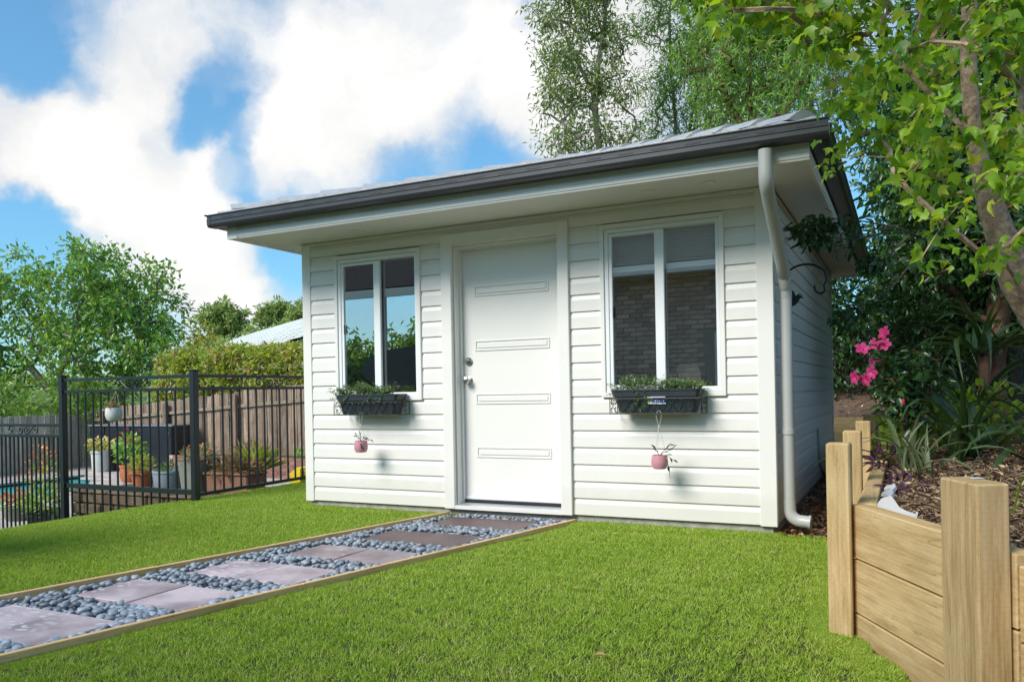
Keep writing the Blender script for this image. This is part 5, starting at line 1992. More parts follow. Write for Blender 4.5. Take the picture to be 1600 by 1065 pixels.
# stone ledge behind the gate, pots stand on it
LX0, LX1, LY0, LY1, LZ = -5.45, -1.55, 1.5, 2.75, -0.30
ledge = thing('stone_ledge', 'low brown stone ledge behind the fence gate with plant pots on top', 'ledge', (-3.5, 2.0, -0.9))
LBv = Vector((-3.5, 2.0, -0.9))
MB().box(LX0 + .06, LX1, LY0 + .06, LY1, -0.95, LZ - 0.02).build('fill', 'soil', ledge, -LBv)
row = 0
z = -0.92
while z < LZ - 0.05:
    h = 0.15
    x = LX0 - (0.14 if row % 2 else 0)
    while x < LX1:
        w = RNG.uniform(0.22, 0.38)
        a, b_ = max(x, LX0), min(x + w - 0.012, LX1)
        if b_ - a > 0.06:
            MB().bbox(a, b_, LY0 + RNG.uniform(-.02, .015), LY0 + 0.2, z, z + h - 0.012, 0.018).build('stone', 'rockwall', ledge, -LBv)
        x += w
    y = LY0 + 0.2
    while y < LY1:
        w = RNG.uniform(0.25, 0.4)
        MB().bbox(LX0 + RNG.uniform(-.02, .01), LX0 + .2, y + .006, min(y + w - 0.012, LY1), z, z + h - 0.012, 0.018).build('stone', 'rockwall', ledge, -LBv)
        y += w
    z += h
    row += 1
x = LX0 - 0.03
while x < LX1:
    MB().bbox(x, min(x + 0.38, LX1), LY0 - 0.03, LY0 + 0.32, LZ - 0.03, LZ, 0.01).build('cap_stone', 'rockwall', ledge, -LBv)
    x += 0.39

# raised brick bed along the back fence
bed = thing('brick_bed', 'low raised garden bed edged in red brick along the back paling fence', 'garden bed', (-7.5, 7.9, -0.9))
BBv = Vector((-7.5, 7.9, -0.9))
brk = MB().bbox(0, 0.222, 0, 0.10, 0, 0.068, 0.004).mesh('brick', 'brick')
MB().box(-11.0, -3.4, 7.94, 8.75, -0.95, -0.48).build('bed_soil', 'soil', bed, -BBv)
MB().box(-11.1, -3.4, 7.885, 7.94, -0.95, -0.455).build('mortar', 'mortar', bed, -BBv)
for r in range(6):
    for i in range(33):
        place(brk, 'brick', bed, Vector((-11.1 + i * 0.234 + (0.117 if r % 2 else 0), 7.872 + RNG.uniform(-.003, .003), -0.91 + r * 0.078)) - BBv)

# black cabinet
cb = thing('storage_cabinet', 'long low black metal cabinet standing against the paling fence behind the pool', 'cabinet', (-12.6, 8.0, ZD))
MB().bbox(-1.55, 1.45, 0.03, 0.62, 0.0, 1.12, 0.01).build('body', 'cabinet', cb)
MB().bbox(-1.6, 1.5, -0.02, 0.66, 1.121, 1.16, 0.008).build('lid', 'grey_box', cb)
for (a, b_) in ((-1.54, -0.99), (-0.96, -0.02), (0.01, 1.44)):
    MB().bbox(a, b_, 0.0, 0.029, 0.03, 1.10, 0.006).build('door_panel', 'cabinet', cb)
    MB().bbox(b_ - .09, b_ - .05, -0.02, 0.0, 0.9, 0.98, 0.003).build('handle', 'steel', cb)

# pool heater box at the left
hb = thing('pool_heater', 'grey box shaped pool heater with a rounded lid standing beyond the pool', 'pool heater', (-14.62, 3.2, ZD), R(90))
MB().bbox(-0.62, 0.62, -0.35, 0.35, 0.06, 0.78, 0.02).build('body', 'grey_box', hb)
MB().extrude([(-0.36, 0.782), (0.36, 0.782), (0.34, 0.86), (0.22, 0.93), (-0.22, 0.93), (-0.34, 0.86)], -0.6, 0.2, 'X').build('lid', 'grey_box', hb)
MB().bbox(-0.66, 0.66, -0.38, 0.38, 0.0, 0.058, 0.01).build('base', 'concrete', hb)
for i in range(7):
    MB().box(-0.5 + i * 0.16, -0.40 + i * 0.16, -0.358, -0.351, 0.15, 0.68).build('louvre', 'cabinet', hb)


# paling fences: each paling its own piece
def paling_fence(name, label, x0, y0, x1, y1, top0, top1, zb, mt, step=0.152):
    L = math.hypot(x1 - x0, y1 - y0)
    ang = math.atan2(y1 - y0, x1 - x0)
    root = thing(name, label, 'fence', (x0, y0, zb), ang)
    n = int(L / step)
    for i in range(n):
        u = (i + .5) / n
        top = top0 + (top1 - top0) * u + RNG.uniform(-0.02, 0.02) - zb
        o = MB().bbox(0, step * 0.93, -0.009, 0.009, 0, top, 0.003).build('paling', mt, root, (i * step, RNG.uniform(-.006, .006) + (0.012 if i % 2 else 0), 0))
        o.rotation_euler = (0, RNG.uniform(-.008, .008), 0)
    for f in (0.12, 0.82):
        for s in range(0, int(L), 2):
            u0, u1 = s / L, min((s + 2.0) / L, 1)
            a, b_ = Vector((s, -0.04, (top0 + (top1 - top0) * u0 - zb) * f)), Vector((u1 * L, -0.04, (top0 + (top1 - top0) * u1 - zb) * f))
            d = b_ - a
            o = MB().bbox(0, d.length, -0.022, 0.022, -0.04, 0.04, 0.004).build('rail', 'rail_wood', root, a)
            o.rotation_euler = (0, -math.asin(d.z / d.length), 0)
    for s in np.arange(0, L, 2.4):
        u = s / L
        MB().bbox(-0.06, 0.06, -0.15, -0.063, 0, top0 + (top1 - top0) * u - zb - 0.02, 0.006).build('post', mt, root, (float(s) + .5, 0.0, 0))
    return root


paling_fence('paling_fence', 'weathered grey paling fence with rails showing, beyond the pool at the left', -15.22, 8.85, -15.22, -2.5, 0.53, 0.53, ZD, 'paling')
paling_fence('paling_fence', 'brown weathered paling fence rising to the right behind the brick bed', -15.1, 8.82, -3.2, 8.82, 0.62, 1.52, ZD, 'paling_brown')


# ------------------------------------------------------------------ pots by the pool
def pot(name, label, cat, x, y, z, prof, mt, seg=22, sx=1, sy=1):
    r = thing(name, label, cat, (x, y, z))
    MB().lathe(prof, seg=seg, sx=sx, sy=sy).build('pot', mt, r, smooth=True)
    return r


def tuft(name, label, x, y, z, sets, cat='plant', group=None):
    """sets: (part, material, shape, n, radius xyz, centre z, L, W, up)"""
    r = thing(name, label, cat, (x, y, z), 0, group)
    for (part, mt, shape, n, rad, cz, L, W, up) in sets:
        d = RNG.normal(size=(n, 3))
        d /= np.linalg.norm(d, axis=1, keepdims=True)
        P = d * np.array(rad) * (RNG.random(n) ** .4)[:, None] + np.array([0, 0, cz])
        D = d + RNG.normal(size=(n, 3)) * .5
        D[:, 2] += up
        NN = RNG.normal(size=(n, 3)) * .5 + np.array([0, 0, .8])
        V, lf = leaf_arrays(P, D, NN, L * RNG.uniform(.7, 1.3, n), W * RNG.uniform(.8, 1.2, n), shape)
        o = place(leaf_mesh(part, V, lf, mt, RNG.random(n)), part, r)
        if n > 60:
            stuff(o)
    return r


P_T = [(0, 0), (.105, 0), (.145, .22), (.165, .225), (.168, .275), (.150, .275), (.146, .24), (0, .235)]
pot('terracotta_pot', 'orange terracotta pot with lime green plant on the stone ledge', 'pot', -4.34, 1.75, LZ, P_T, 'terracotta')
tuft('lime_plant', 'rounded lime green plant in the terracotta pot', -4.34, 1.75, LZ + .25, [('leaves', 'lf_hedge', 'oval', 420, (.17, .17, .15), .07, .05, .022, .4)])
pot('glazed_pot', 'wide pale blue grey pot between the terracotta pot and the tall square pot', 'pot', -3.94, 1.85, LZ, [(0, 0), (.17, 0), (.195, .03), (.215, .24), (.225, .245), (.225, .275), (.20, .275), (.195, .24), (0, .235)], 'glaze_blue')
tuft('small_succulent', 'small green succulent in the blue grey pot', -3.94, 1.85, LZ + .24, [('leaves', 'lf_box', 'oval', 120, (.10, .10, .07), .05, .07, .02, .7)])
sq = thing('square_pot', 'tall grey green square pot beside the middle fence post', 'pot', (-3.46, 1.9, LZ))
MB().add([(-.15, -.15, 0), (.15, -.15, 0), (.15, .15, 0), (-.15, .15, 0), (-.185, -.185, .42), (.185, -.185, .42), (.185, .185, .42), (-.185, .185, .42), (-.15, -.15, .42), (.15, -.15, .42), (.15, .15, .42), (-.15, .15, .42), (-.15, -.15, .36), (.15, -.15, .36), (.15, .15, .36), (-.15, .15, .36)],
         [(3, 2, 1, 0)] + [(i + 4 * k, (i + 1) % 4 + 4 * k, (i + 1) % 4 + 4 * k + 4, i + 4 * k + 4) for k in range(3) for i in range(4)] + [(12, 13, 14, 15)]).build('pot', 'pot_grey', sq)
MB().bbox(-.19, .19, -.19, .19, .405, .43, .006).build('rim', 'pot_brown', sq)
tuft('potted_succulents', 'pale and orange succulents filling the tall square pot', -3.46, 1.9, LZ + .41, [('leaves', 'lf_succ', 'oval', 170, (.21, .2, .10), .06, .10, .035, .6), ('flowers', 'pet_orange', 'diamond', 40, (.2, .2, .08), .14, .04, .03, .6)])
tr_ = thing('brown_trough', 'long brown trough of dry straw coloured stems behind the fence', 'planter', (-2.89, 1.95, LZ))
MB().bbox(-.36, .36, -.16, .16, 0, .24, .012).build('trough', 'pot_brown', tr_)
MB().bbox(-.38, .38, -.18, .18, .2401, .27, .008).build('rim', 'pot_brown', tr_)
tuft('dry_grass', 'dry straw coloured stems lying in the brown trough', -2.89, 1.95, LZ + .28, [('stems', 'lf_dry', 'diamond', 420, (.36, .17, .08), .03, .17, .010, .1)])
tuft('spiky_lime_plant', 'lime green strappy plant behind the trough of dry stems', -2.92, 2.35, LZ + .0, [('leaves', 'lf_hedge', 'diamond', 60, (.08, .08, .05), .25, .35, .03, 1.2)])
yc = thing('yellow_container', 'bright yellow plastic container behind the fence by the studio corner', 'container', (-1.50, 1.55, -0.14))
MB().extrude([(-.075, 0), (.075, 0), (.085, .20), (.085, .235), (.03, .245), (.02, .20), (-.03, .205), (-.07, .17)], -.06, .06, 'Y').build('body', 'yellow', yc)
MB().tube([(.075, 0, .23), (.10, 0, .19), (.09, 0, .10)], .012, 8).build('handle', 'yellow', yc)
pot('white_pot', 'tall pale pot of yellow flowers in front of the black cabinet', 'pot', -13.3, 7.68, ZD, [(0, 0), (.17, 0), (.20, .05), (.22, .46), (.24, .48), (.24, .54), (.20, .54), (.20, .50), (0, .48)], 'pot_white')
tuft('yellow_flowers', 'yellow and cream flowers on top of the tall pale pot', -13.3, 7.68, ZD + .52, [('leaves', 'lf_hedge', 'oval', 120, (.34, .26, .14), .08, .10, .05, .4), ('flowers', 'pet_yellow', 'diamond', 160, (.38, .28, .13), .18, .08, .07, .5)])
pot('red_brown_pot', 'red brown barrel pot with red geraniums near the pool end', 'pot', -10.45, 6.3, ZD, [(0, 0), (.16, 0), (.20, .10), (.21, .24), (.20, .32), (.22, .33), (.22, .38), (.19, .38), (.18, .33), (0, .32)], 'terracotta')
tuft('geranium', 'leafy geranium with a few red and yellow flowers in the red brown pot', -10.45, 6.3, ZD + .34, [('leaves', 'lf_bamboo', 'oval', 200, (.30, .28, .36), .36, .13, .08, .2), ('flowers', 'pet_red', 'diamond', 9, (.22, .2, .2), .68, .09, .08, .5), ('yellow_flowers', 'pet_yellow', 'diamond', 40, (.3, .25, .25), .5, .08, .06, .5)])
pot('dark_pot', 'dark blue round pot of orange flowers on the paving behind the low fence', 'pot', -6.40, 1.75, ZD, [(0, 0), (.16, 0), (.22, .08), (.23, .2), (.20, .26), (.18, .26), (.18, .22), (0, .2)], 'plastic_slate')
tuft('orange_flowers', 'tall loose plant with orange flowers in the dark round pot', -6.40, 1.75, ZD + .2, [('leaves', 'lf_bamboo', 'oval', 170, (.30, .22, .40), .42, .07, .03, .5), ('flowers', 'pet_orange', 'diamond', 130, (.42, .25, .45), .55, .06, .05, .4), ('pale_flowers', 'pet_yellow', 'diamond', 60, (.36, .25, .2), .12, .06, .05, .3)])
pot('black_tub', 'black square tub against the tall left fence post', 'pot', -5.62, 1.2, ZD, [(0, 0), (.17, 0), (.19, .30), (.20, .31), (.20, .34), (.17, .34), (.17, .3), (0, .3)], 'plastic_slate', seg=4)
tuft('tub_plant', 'green leaves and white flowers in the black square tub', -5.62, 1.2, ZD + .3, [('leaves', 'lf_bamboo', 'oval', 160, (.22, .2, .2), .16, .10, .045, .5), ('flowers', 'pet_white', 'diamond', 26, (.2, .2, .18), .22, .05, .045, .3)])
pot('grey_bowl', 'low pot of orange daisies at the far left behind the low fence', 'pot', -7.45, 2.0, ZD, [(0, 0), (.15, 0), (.2, .12), (.22, .2), (.19, .2), (0, .17)], 'pot_grey')
tuft('orange_daisies', 'low orange and cream daisies at the far left behind the low fence', -7.45, 2.0, ZD + .17, [('leaves', 'lf_bamboo', 'oval', 120, (.3, .2, .1), .06, .08, .035, .3), ('flowers', 'pet_orange', 'diamond', 80, (.34, .22, .10), .16, .07, .06, .4), ('white_flowers', 'pet_white', 'diamond', 40, (.3, .2, .08), .10, .07, .06, .4)])
tuft('bed_plant', 'small green plants at the right end of the brick bed', -7.2, 8.2, -0.47, [('leaves', 'lf_bamboo', 'oval', 90, (.35, .15, .12), .08, .12, .05, .5)])
tuft('bed_succulent', 'rosette of dry brown leaves in the brick bed', -8.9, 8.2, -0.47, [('leaves', 'lf_dry', 'diamond', 120, (.4, .2, .15), .08, .25, .04, .5)])


# ------------------------------------------------------------------ trees and shrubs on the left
T1 = [(-16.23, 9.78, 4.50, 1.15), (-16.59, 8.9, 4.11, 0.85), (-15.42, 10.74, 4.08, 0.99), (-18.48, 8.9, 3.81, 1.02), (-15.81, 9.9, 3.12, 1.24), (-14.75, 10.2, 2.68, 1.12), (-14.03, 10.87, 2.04, 0.78), (-16.78, 8.9, 2.25, 1.06),
      (-15.95, 9.92, 1.62, 1.02), (-19.73, 8.04, 3.84, 1.30), (-19.92, 7.94, 2.17, 1.30), (-19.21, 9.41, 5.1, 0.58), (-15.17, 11.42, 3.26, 0.70), (-16.38, 9.70, 5.34, 0.52), (-18.61, 8.60, 1.5, 0.83), (-17.4, 10.8, 4.0, 1.1), (-18.2, 9.4, 2.9, 1.0)]
blobs_tree('broadleaf_tree', 'big rounded broad leaved green tree beyond the pool fence at the left', 'tree', (-17.56, 9.3, -1.2),
           [[(-17.56, 9.3, -1.25), (-17.5, 9.3, 0.2), (-17.45, 9.3, 1.0), (-17.2, 9.4, 2.0), (-16.5, 9.7, 3.0)], [(-17.45, 9.3, 1.0), (-18.3, 9.1, 1.9), (-19.0, 8.8, 2.7)], [(-17.2, 9.4, 2.0), (-16.2, 9.9, 2.4), (-15.3, 10.3, 2.6)]],
           T1, 0.50, 'bark_grey', 'lf_big', 'oval', 0.165, 0.075, 30, 0.30, 0.17, 0.010, seed=3, group='trees beyond the fences', out=0.7, droop=0.1, up=0.7)
blobs_tree('young_tree', 'small shrubby tree with yellow and red new leaves beside the lime hedge', 'tree', (-12.9, 10.6, -1.2),
           [[(-12.9, 10.6, -1.25), (-12.9, 10.6, 0.8), (-12.95, 10.7, 1.6)]],
           [(-12.69, 10.42, 1.98, 0.60), (-13.19, 11.0, 2.58, 0.48), (-12.98, 10.28, 1.46, 0.71), (-12.26, 10.63, 1.71, 0.44)], 0.36, 'bark_grey', 'lf_gold', 'oval', 0.15, 0.055, 34, 0.32, 0.06, 0.008, seed=5, group='trees beyond the fences')
# bamboo like shrubs below the big tree
for i, (x, y, z, r, lab) in enumerate(((-15.85, 8.9, 0.75, 0.8, 'pale feathery narrow leaved shrub below the big tree, above the grey fence'),
                                       (-16.6, 7.6, 0.35, 0.75, 'narrow leaved green shrub rising over the grey fence left of the pool corner'))):
    blobs_tree('narrow_leaf_shrub', lab, 'shrub', (x, y, -1.2), [[(x, y, -1.25), (x + .05, y, 0.0)]], [(x, y, z, r), (x + .5, y + .3, z - .3, r * .8), (x - .6, y + .3, z - .1, r * .8)], 0.36, 'bark_grey', 'lf_bamboo', 'diamond', 0.20, 0.030, 36, 0.34, 0.05, 0.006, seed=11 + i, out=.8, droop=.3)
blobs_tree('dark_shrub', 'dense dark green shrub behind the grey fence at the far left', 'shrub', (-17.3, 6.6, -1.2), [[(-17.3, 6.6, -1.25), (-17.3, 6.6, 0.2)]],
           [(-17.3, 6.6, 0.4, 0.9), (-17.6, 5.4, 0.4, 0.9), (-16.9, 7.6, 0.3, 0.7), (-17.6, 4.2, 0.3, 0.8), (-17.6, 2.8, 0.3, 0.8)], 0.34, 'bark_dark', 'lf_shrub', 'oval', 0.10, 0.045, 46, 0.34, 0.06, 0.006, seed=14)

# hedge along the rising paling fence
hedge = thing('hedge', 'lime green hedge with pink tips along the top of the brown paling fence', 'hedge', (-8.0, 9.75, -1.2))
HBv = Vector((-8.0, 9.75, -1.2))


def hedge_top(x):
    return 2.02 + 0.16 * mnoise.noise(Vector((x * 1.1, 0.2, 0))) + 0.10 * mnoise.noise(Vector((x * 3, 4, 0))) + 0.05 * (x + 13.2) * 0.2


cs = []
for i in range(760):
    x = RNG.uniform(-13.3, -3.5)
    tp = hedge_top(x)
    if RNG.random() < 0.55:
        cs.append((x, RNG.uniform(9.25, 10.5), tp - RNG.uniform(0.0, 0.14)))
    else:
        cs.append((x, 9.25 + RNG.uniform(-.05, .2), RNG.uniform(0.6, tp)))
cs = np.array(cs)
mb = MB()
for x in np.arange(-13, -3.5, 0.7):
    mb = MB()
    for k in range(4):
        mb.tube([(x, 9.8, -1.25), (x + RNG.uniform(-.2, .2), 9.8 + RNG.uniform(-.2, .2), 0.3), (x + RNG.uniform(-.4, .4), 9.8 + RNG.uniform(-.4, .4), 1.35)], [.025, .018, .006], 5)
    mb.build('stem', 'bark_grey', hedge, -HBv)
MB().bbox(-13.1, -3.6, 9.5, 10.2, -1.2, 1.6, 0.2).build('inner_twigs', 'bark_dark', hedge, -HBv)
st = scatter_leaves(cs, np.full(len(cs), 0.20), 32, 0.115, 0.05, out=.6, droop=0.0, up=.6)
foliage('leaves', hedge, 'lf_hedge', 'oval', [st]).location = -HBv
pk_ = cs[RNG.random(len(cs)) < 0.17]
st = scatter_leaves(pk_, np.full(len(pk_), 0.13), 13, 0.11, 0.05, out=.8, droop=-.2, up=.6)
foliage('pink_tips', hedge, 'lf_pink', 'oval', [st]).location = -HBv

# far gum trees and bushes
for (nm, lab, base, bl, sd) in (
        ('gum_tree', 'far gum tree with a domed open crown, left of the pale tiled roof', (-41.4, 38.5, -1), [(-41.57, 38.51, 7.28, 1.06), (-40.71, 38.93, 6.82, 1.06), (-42.22, 38.18, 6.85, 0.77), (-40.16, 39.21, 5.94, 0.77), (-41.59, 38.50, 5.97, 1.06), (-43.09, 37.75, 6.6, 0.6)], 21),
        ('gum_tree', 'far flat topped gum tree just above the pale tiled roof', (-39.3, 41.8, -1), [(-39.30, 41.86, 7.31, 1.10), (-40.21, 41.41, 6.93, 0.70), (-38.42, 42.30, 6.79, 0.70)], 22),
        ('gum_tree', 'far gum tree partly hidden by the left corner of the studio', (-34.6, 39.7, -1), [(-34.78, 39.64, 6.95, 0.84), (-33.94, 40.06, 7.31, 0.84), (-35.42, 39.32, 6.41, 0.56)], 23)):
    bx, by, bz = base
    blobs_tree(nm, lab, 'tree', base, [[(bx, by, -1.2), (bx + .1, by, 2.5), (bx, by, 5.0)]], bl, 0.52, 'bark_grey', 'lf_gum', 'diamond', 0.38, 0.13, 46, 0.45, 0.20, 0.02, seed=sd, group='far gum trees', out=.5, flat=.55)
for i, (x, y, z, r) in enumerate(((-33.54, 33.56, 4.2, 1.1), (-32.22, 34.21, 4.4, 1.1), (-31.09, 34.78, 4.6, 1.1), (-34.9, 32.8, 3.6, 1.2), (-29.6, 35.5, 4.7, 1.2), (-36.5, 32.0, 3.0, 1.3))):
    lab = ('rounded olive bush at the upper end of the far pale roof', 'olive bush above the middle of the far pale roof line', 'olive bush over the far pale roof near the studio',
           'olive bush right below the domed gum tree', 'far olive bush beside the studio corner, above the roof', 'low far olive bush between the gum tree and the yellow red shrub')[i]
    blobs_tree('far_bush', lab, 'bush', (x, y, -1), [[(x, y, -1.2), (x, y, z - .6)]], [(x, y, z, r), (x - .8, y, z - 1.0, r), (x + .8, y, z - 1.1, r), (x, y, z - 2.2, r * 1.1)], 0.62, 'bark_grey', 'lf_gum', 'diamond', 0.36, 0.15, 34, 0.52, 0.14, 0.02, seed=30 + i, group='far bushes by the neighbour roof')

# neighbour house with a pale tiled roof running away to the left
nb_ = thing('neighbour_house', 'far house with a pale sunlit tiled roof above the hedge', 'house', (-26.0, 29.0, -1.2))
NB = Vector((-26.0, 29.0, -1.2))
rd = (Vector((-20.78, 19.80, 0)) - Vector((-12.79, 14.84, 0))).normalized()
dn = Vector((-rd.y, rd.x, 0))
if dn.dot(Vector((4.7, -5.5, 0)) - Vector((-16, 17, 0))) < 0:
    dn = -dn
r0 = Vector((-36.1, 34.97, 4.96))
Lr_ = 31.0
m_pale = plain('pale grey roof tile', (0.62, 0.64, 0.60), 0.6, 0.10, 4.0, objvar=0.1)
MAT['pale_tile'] = m_pale
MAT['pale_gap'] = plain('mossy tile joint', (0.10, 0.11, 0.06), 0.9, 0.3, 4.0)
mb = MB()
for sg in (1, -1):
    a, b_ = r0, r0 - rd * Lr_
    c_, d_ = b_ + dn * sg * 6.0 - Vector((0, 0, 2.5)), a + dn * sg * 6.0 - Vector((0, 0, 2.5))
    mb.add([a, b_, c_, d_], [(0, 1, 2, 3)])
roof_n = mb.build('roof', 'pale_gap', nb_, -NB)
tl = MB().bbox(0, 1.08, 0, 0.20, 0.0, 0.035, 0.01).mesh('roof_tile', 'pale_tile')
sl = (dn * 6.0 - Vector((0, 0, 2.5))).normalized()
nn = rd.cross(sl)
if nn.z < 0:
    nn = -nn
Mx = Matrix((-rd, sl, (-rd).cross(sl))).transposed().to_quaternion()
for r in range(19):
    for i in range(25):
        o = place(tl, 'roof_tile', roof_n)
        o.rotation_mode = 'QUATERNION'
        o.rotation_quaternion = Mx
        o.location = r0 - rd * (i * 1.26 + (0.6 if r % 2 else 0)) + sl * (0.06 + r * 0.335) + nn * (0.012 if (-rd).cross(sl).z > 0 else 0.05)
mb = MB()
wz0, wz1 = -1.3, 2.6
a, b_ = r0 - rd * 0.5, r0 - rd * (Lr_ - .5)
pts_ = [a + dn * 5.4, b_ + dn * 5.4, b_ - dn * 5.4, a - dn * 5.4]
mb.add([(p.x, p.y, wz0) for p in pts_] + [(p.x, p.y, wz1) for p in pts_], [(0, 1, 5, 4), (1, 2, 6, 5), (2, 3, 7, 6), (3, 0, 4, 7)])
for e_, sg_ in ((a + rd * .0, 1), (b_, -1)):
    p0, p1 = e_ + dn * 5.4, e_ - dn * 5.4
    mb.add([(p0.x, p0.y, 2.6), (p1.x, p1.y, 2.6), (e_.x, e_.y, 4.80)], [(0, 1, 2)])
mb.build('wall', 'pot_white', nb_, -NB)

# wooded hills all round the far distance
vs, fs = [], []
NA, NR = 120, 6
for i in range(NA):
    a = 2 * math.pi * i / NA
    for k, (r, h) in enumerate(((62, -1.3), (76, 0.8), (92, 2.4), (110, 3.4), (135, 3.8), (180, -1.3))):
        x, y = r * math.cos(a), r * math.sin(a)
        n = mnoise.noise(Vector((x * .03, y * .03, 0))) * 1.2 + mnoise.noise(Vector((x * .15, y * .15, 3))) * .5
        vs.append((x, y, h + (n if 0 < k < 5 else 0)))
for i in range(NA):
    for k in range(NR - 1):
        j = (i + 1) % NA
        fs.append((i * NR + k, j * NR + k, j * NR + k + 1, i * NR + k + 1))
mb = MB()
mb.v, mb.f = vs, fs
struct(mb.build('hill', 'hillside', smooth=True))
cs = []
for i in range(1500):
    a, r = RNG.uniform(0, 6.283), RNG.uniform(66, 125)
    h = np.interp(r, [62, 76, 92, 110, 135], [-1.3, .8, 2.4, 3.4, 3.8])
    cs.append((r * math.cos(a), r * math.sin(a), h + RNG.uniform(0.0, 1.3)))
st = scatter_leaves(cs, np.full(len(cs), 1.5), 26, 0.8, 0.5, out=.5)
o = foliage('woodland', None, 'lf_gum', 'diamond', [st])
o['label'] = 'distant olive green woodland on the low hills'

# ------------------------------------------------------------------ tall gums behind the studio
blobs_tree('gum_tree', 'tall slender gum tree with a forked pale trunk, leftmost of the trees behind the roof', 'tree', (-0.55, 9.75, -0.1),
           [[(-0.55, 9.75, -0.2), (-0.62, 9.7, 3.0), (-0.70, 9.68, 5.67), (-0.79, 9.63, 6.84), (-0.57, 9.74, 8.25), (-0.49, 9.78, 9.7)], [(-0.79, 9.63, 6.84), (-1.27, 9.39, 8.01), (-1.49, 9.29, 8.9)]],
           [(-0.91, 9.57, 8.52, 0.58), (-1.44, 9.31, 7.88, 0.52), (-0.40, 9.82, 7.99, 0.52), (-1.55, 9.25, 8.53, 0.45), (-1.11, 9.47, 7.23, 0.65), (-0.42, 9.82, 6.96, 0.52), (-1.52, 9.27, 6.85, 0.45), (-0.95, 9.55, 6.20, 0.58), (-1.48, 9.29, 6.01, 0.39), (-0.26, 9.89, 6.12, 0.39),
            (-1.01, 9.52, 9.42, 0.77), (-0.53, 10.32, 9.94, 0.80), (-1.3, 9.4, 5.3, 0.6), (-0.5, 9.8, 5.2, 0.5)], 0.235, 'bark_grey', 'lf_euc', 'diamond', 0.115, 0.030, 21, 0.24, 0.085, 0.006, seed=41, group='tall gum trees behind the studio', out=.7, droop=.45)
blobs_tree('gum_tree', 'feathery grey green gum tree second from the left behind the roof', 'tree', (0.15, 12.4, -0.1),
           [[(0.15, 12.4, -0.2), (0.2, 12.4, 5.5), (0.1, 12.3, 8.0), (0.1, 12.3, 10.0)], [(0.2, 12.4, 5.5), (0.6, 12.5, 7.5), (0.7, 12.5, 9.0)]],
           [(-0.26, 12.13, 9.15, 0.55), (0.25, 12.38, 8.34, 0.61), (-0.22, 12.15, 7.84, 0.55), (0.10, 12.31, 7.25, 0.61), (0.64, 12.58, 8.84, 0.58), (-0.43, 12.04, 6.83, 0.41), (0.55, 12.53, 6.81, 0.58), (0.02, 12.27, 10.16, 0.73), (0.9, 12.7, 7.7, 0.6), (0.3, 12.4, 6.0, 0.7)],
           0.255, 'bark_grey', 'lf_wattle', 'diamond', 0.13, 0.020, 20, 0.27, 0.07, 0.006, seed=42, group='tall gum trees behind the studio', out=.7, droop=.6)
blobs_tree('gum_tree', 'brown trunked gum tree standing behind the right end of the roof', 'tree', (2.1, 10.0, -0.1),
           [[(2.1, 10.0, -0.2), (2.18, 9.99, 5.32), (2.15, 9.98, 6.41), (2.25, 10.02, 7.50), (2.32, 10.06, 8.8)], [(2.15, 9.98, 5.6), (1.8, 9.85, 6.3), (1.5, 9.75, 7.2)], [(2.18, 9.99, 5.32), (2.75, 10.1, 5.9), (3.1, 10.1, 6.6)]],
           [(1.97, 9.89, 7.02, 0.60), (2.52, 10.16, 7.49, 0.60), (1.63, 9.72, 6.42, 0.48), (2.72, 10.26, 6.64, 0.54), (2.17, 9.99, 6.17, 0.48), (3.17, 9.36, 6.59, 0.45), (3.05, 9.31, 5.81, 0.40), (2.42, 10.11, 8.10, 0.73), (1.56, 10.24, 8.23, 0.56), (1.1, 10.0, 7.4, 0.5), (1.2, 10.0, 8.9, 0.7), (3.3, 10.2, 7.6, 0.7), (3.0, 10.4, 8.8, 0.8), (2.2, 10.0, 5.5, 0.5), (1.5, 10.0, 5.6, 0.45)],
           0.235, 'bark_red', 'lf_wattle', 'diamond', 0.14, 0.026, 20, 0.26, 0.11, 0.006, seed=43, group='tall gum trees behind the studio', out=.7, droop=.5)
blobs_tree('gum_tree', 'pale thin gum tree between the feathery gum and the brown trunked one', 'tree', (1.4, 14.5, -0.1),
           [[(1.4, 14.5, -0.2), (1.45, 14.5, 6.0), (1.5, 14.5, 9.0), (1.55, 14.5, 11.0)]],
           [(1.4, 14.4, 7.0, .8), (1.6, 14.4, 8.6, .9), (0.9, 14.4, 8.0, .7), (2.3, 14.4, 7.6, .8), (1.4, 14.5, 10.2, 1.0), (2.6, 14.6, 9.3, .9), (3.4, 14.6, 8.0, .9), (3.5, 14.8, 9.8, 1.0), (0.5, 14.4, 9.4, .7)], 0.34, 'bark_grey', 'lf_euc', 'diamond', 0.16, 0.032, 20, 0.36, 0.10, 0.008, seed=44, group='tall gum trees behind the studio', out=.7, droop=.5)

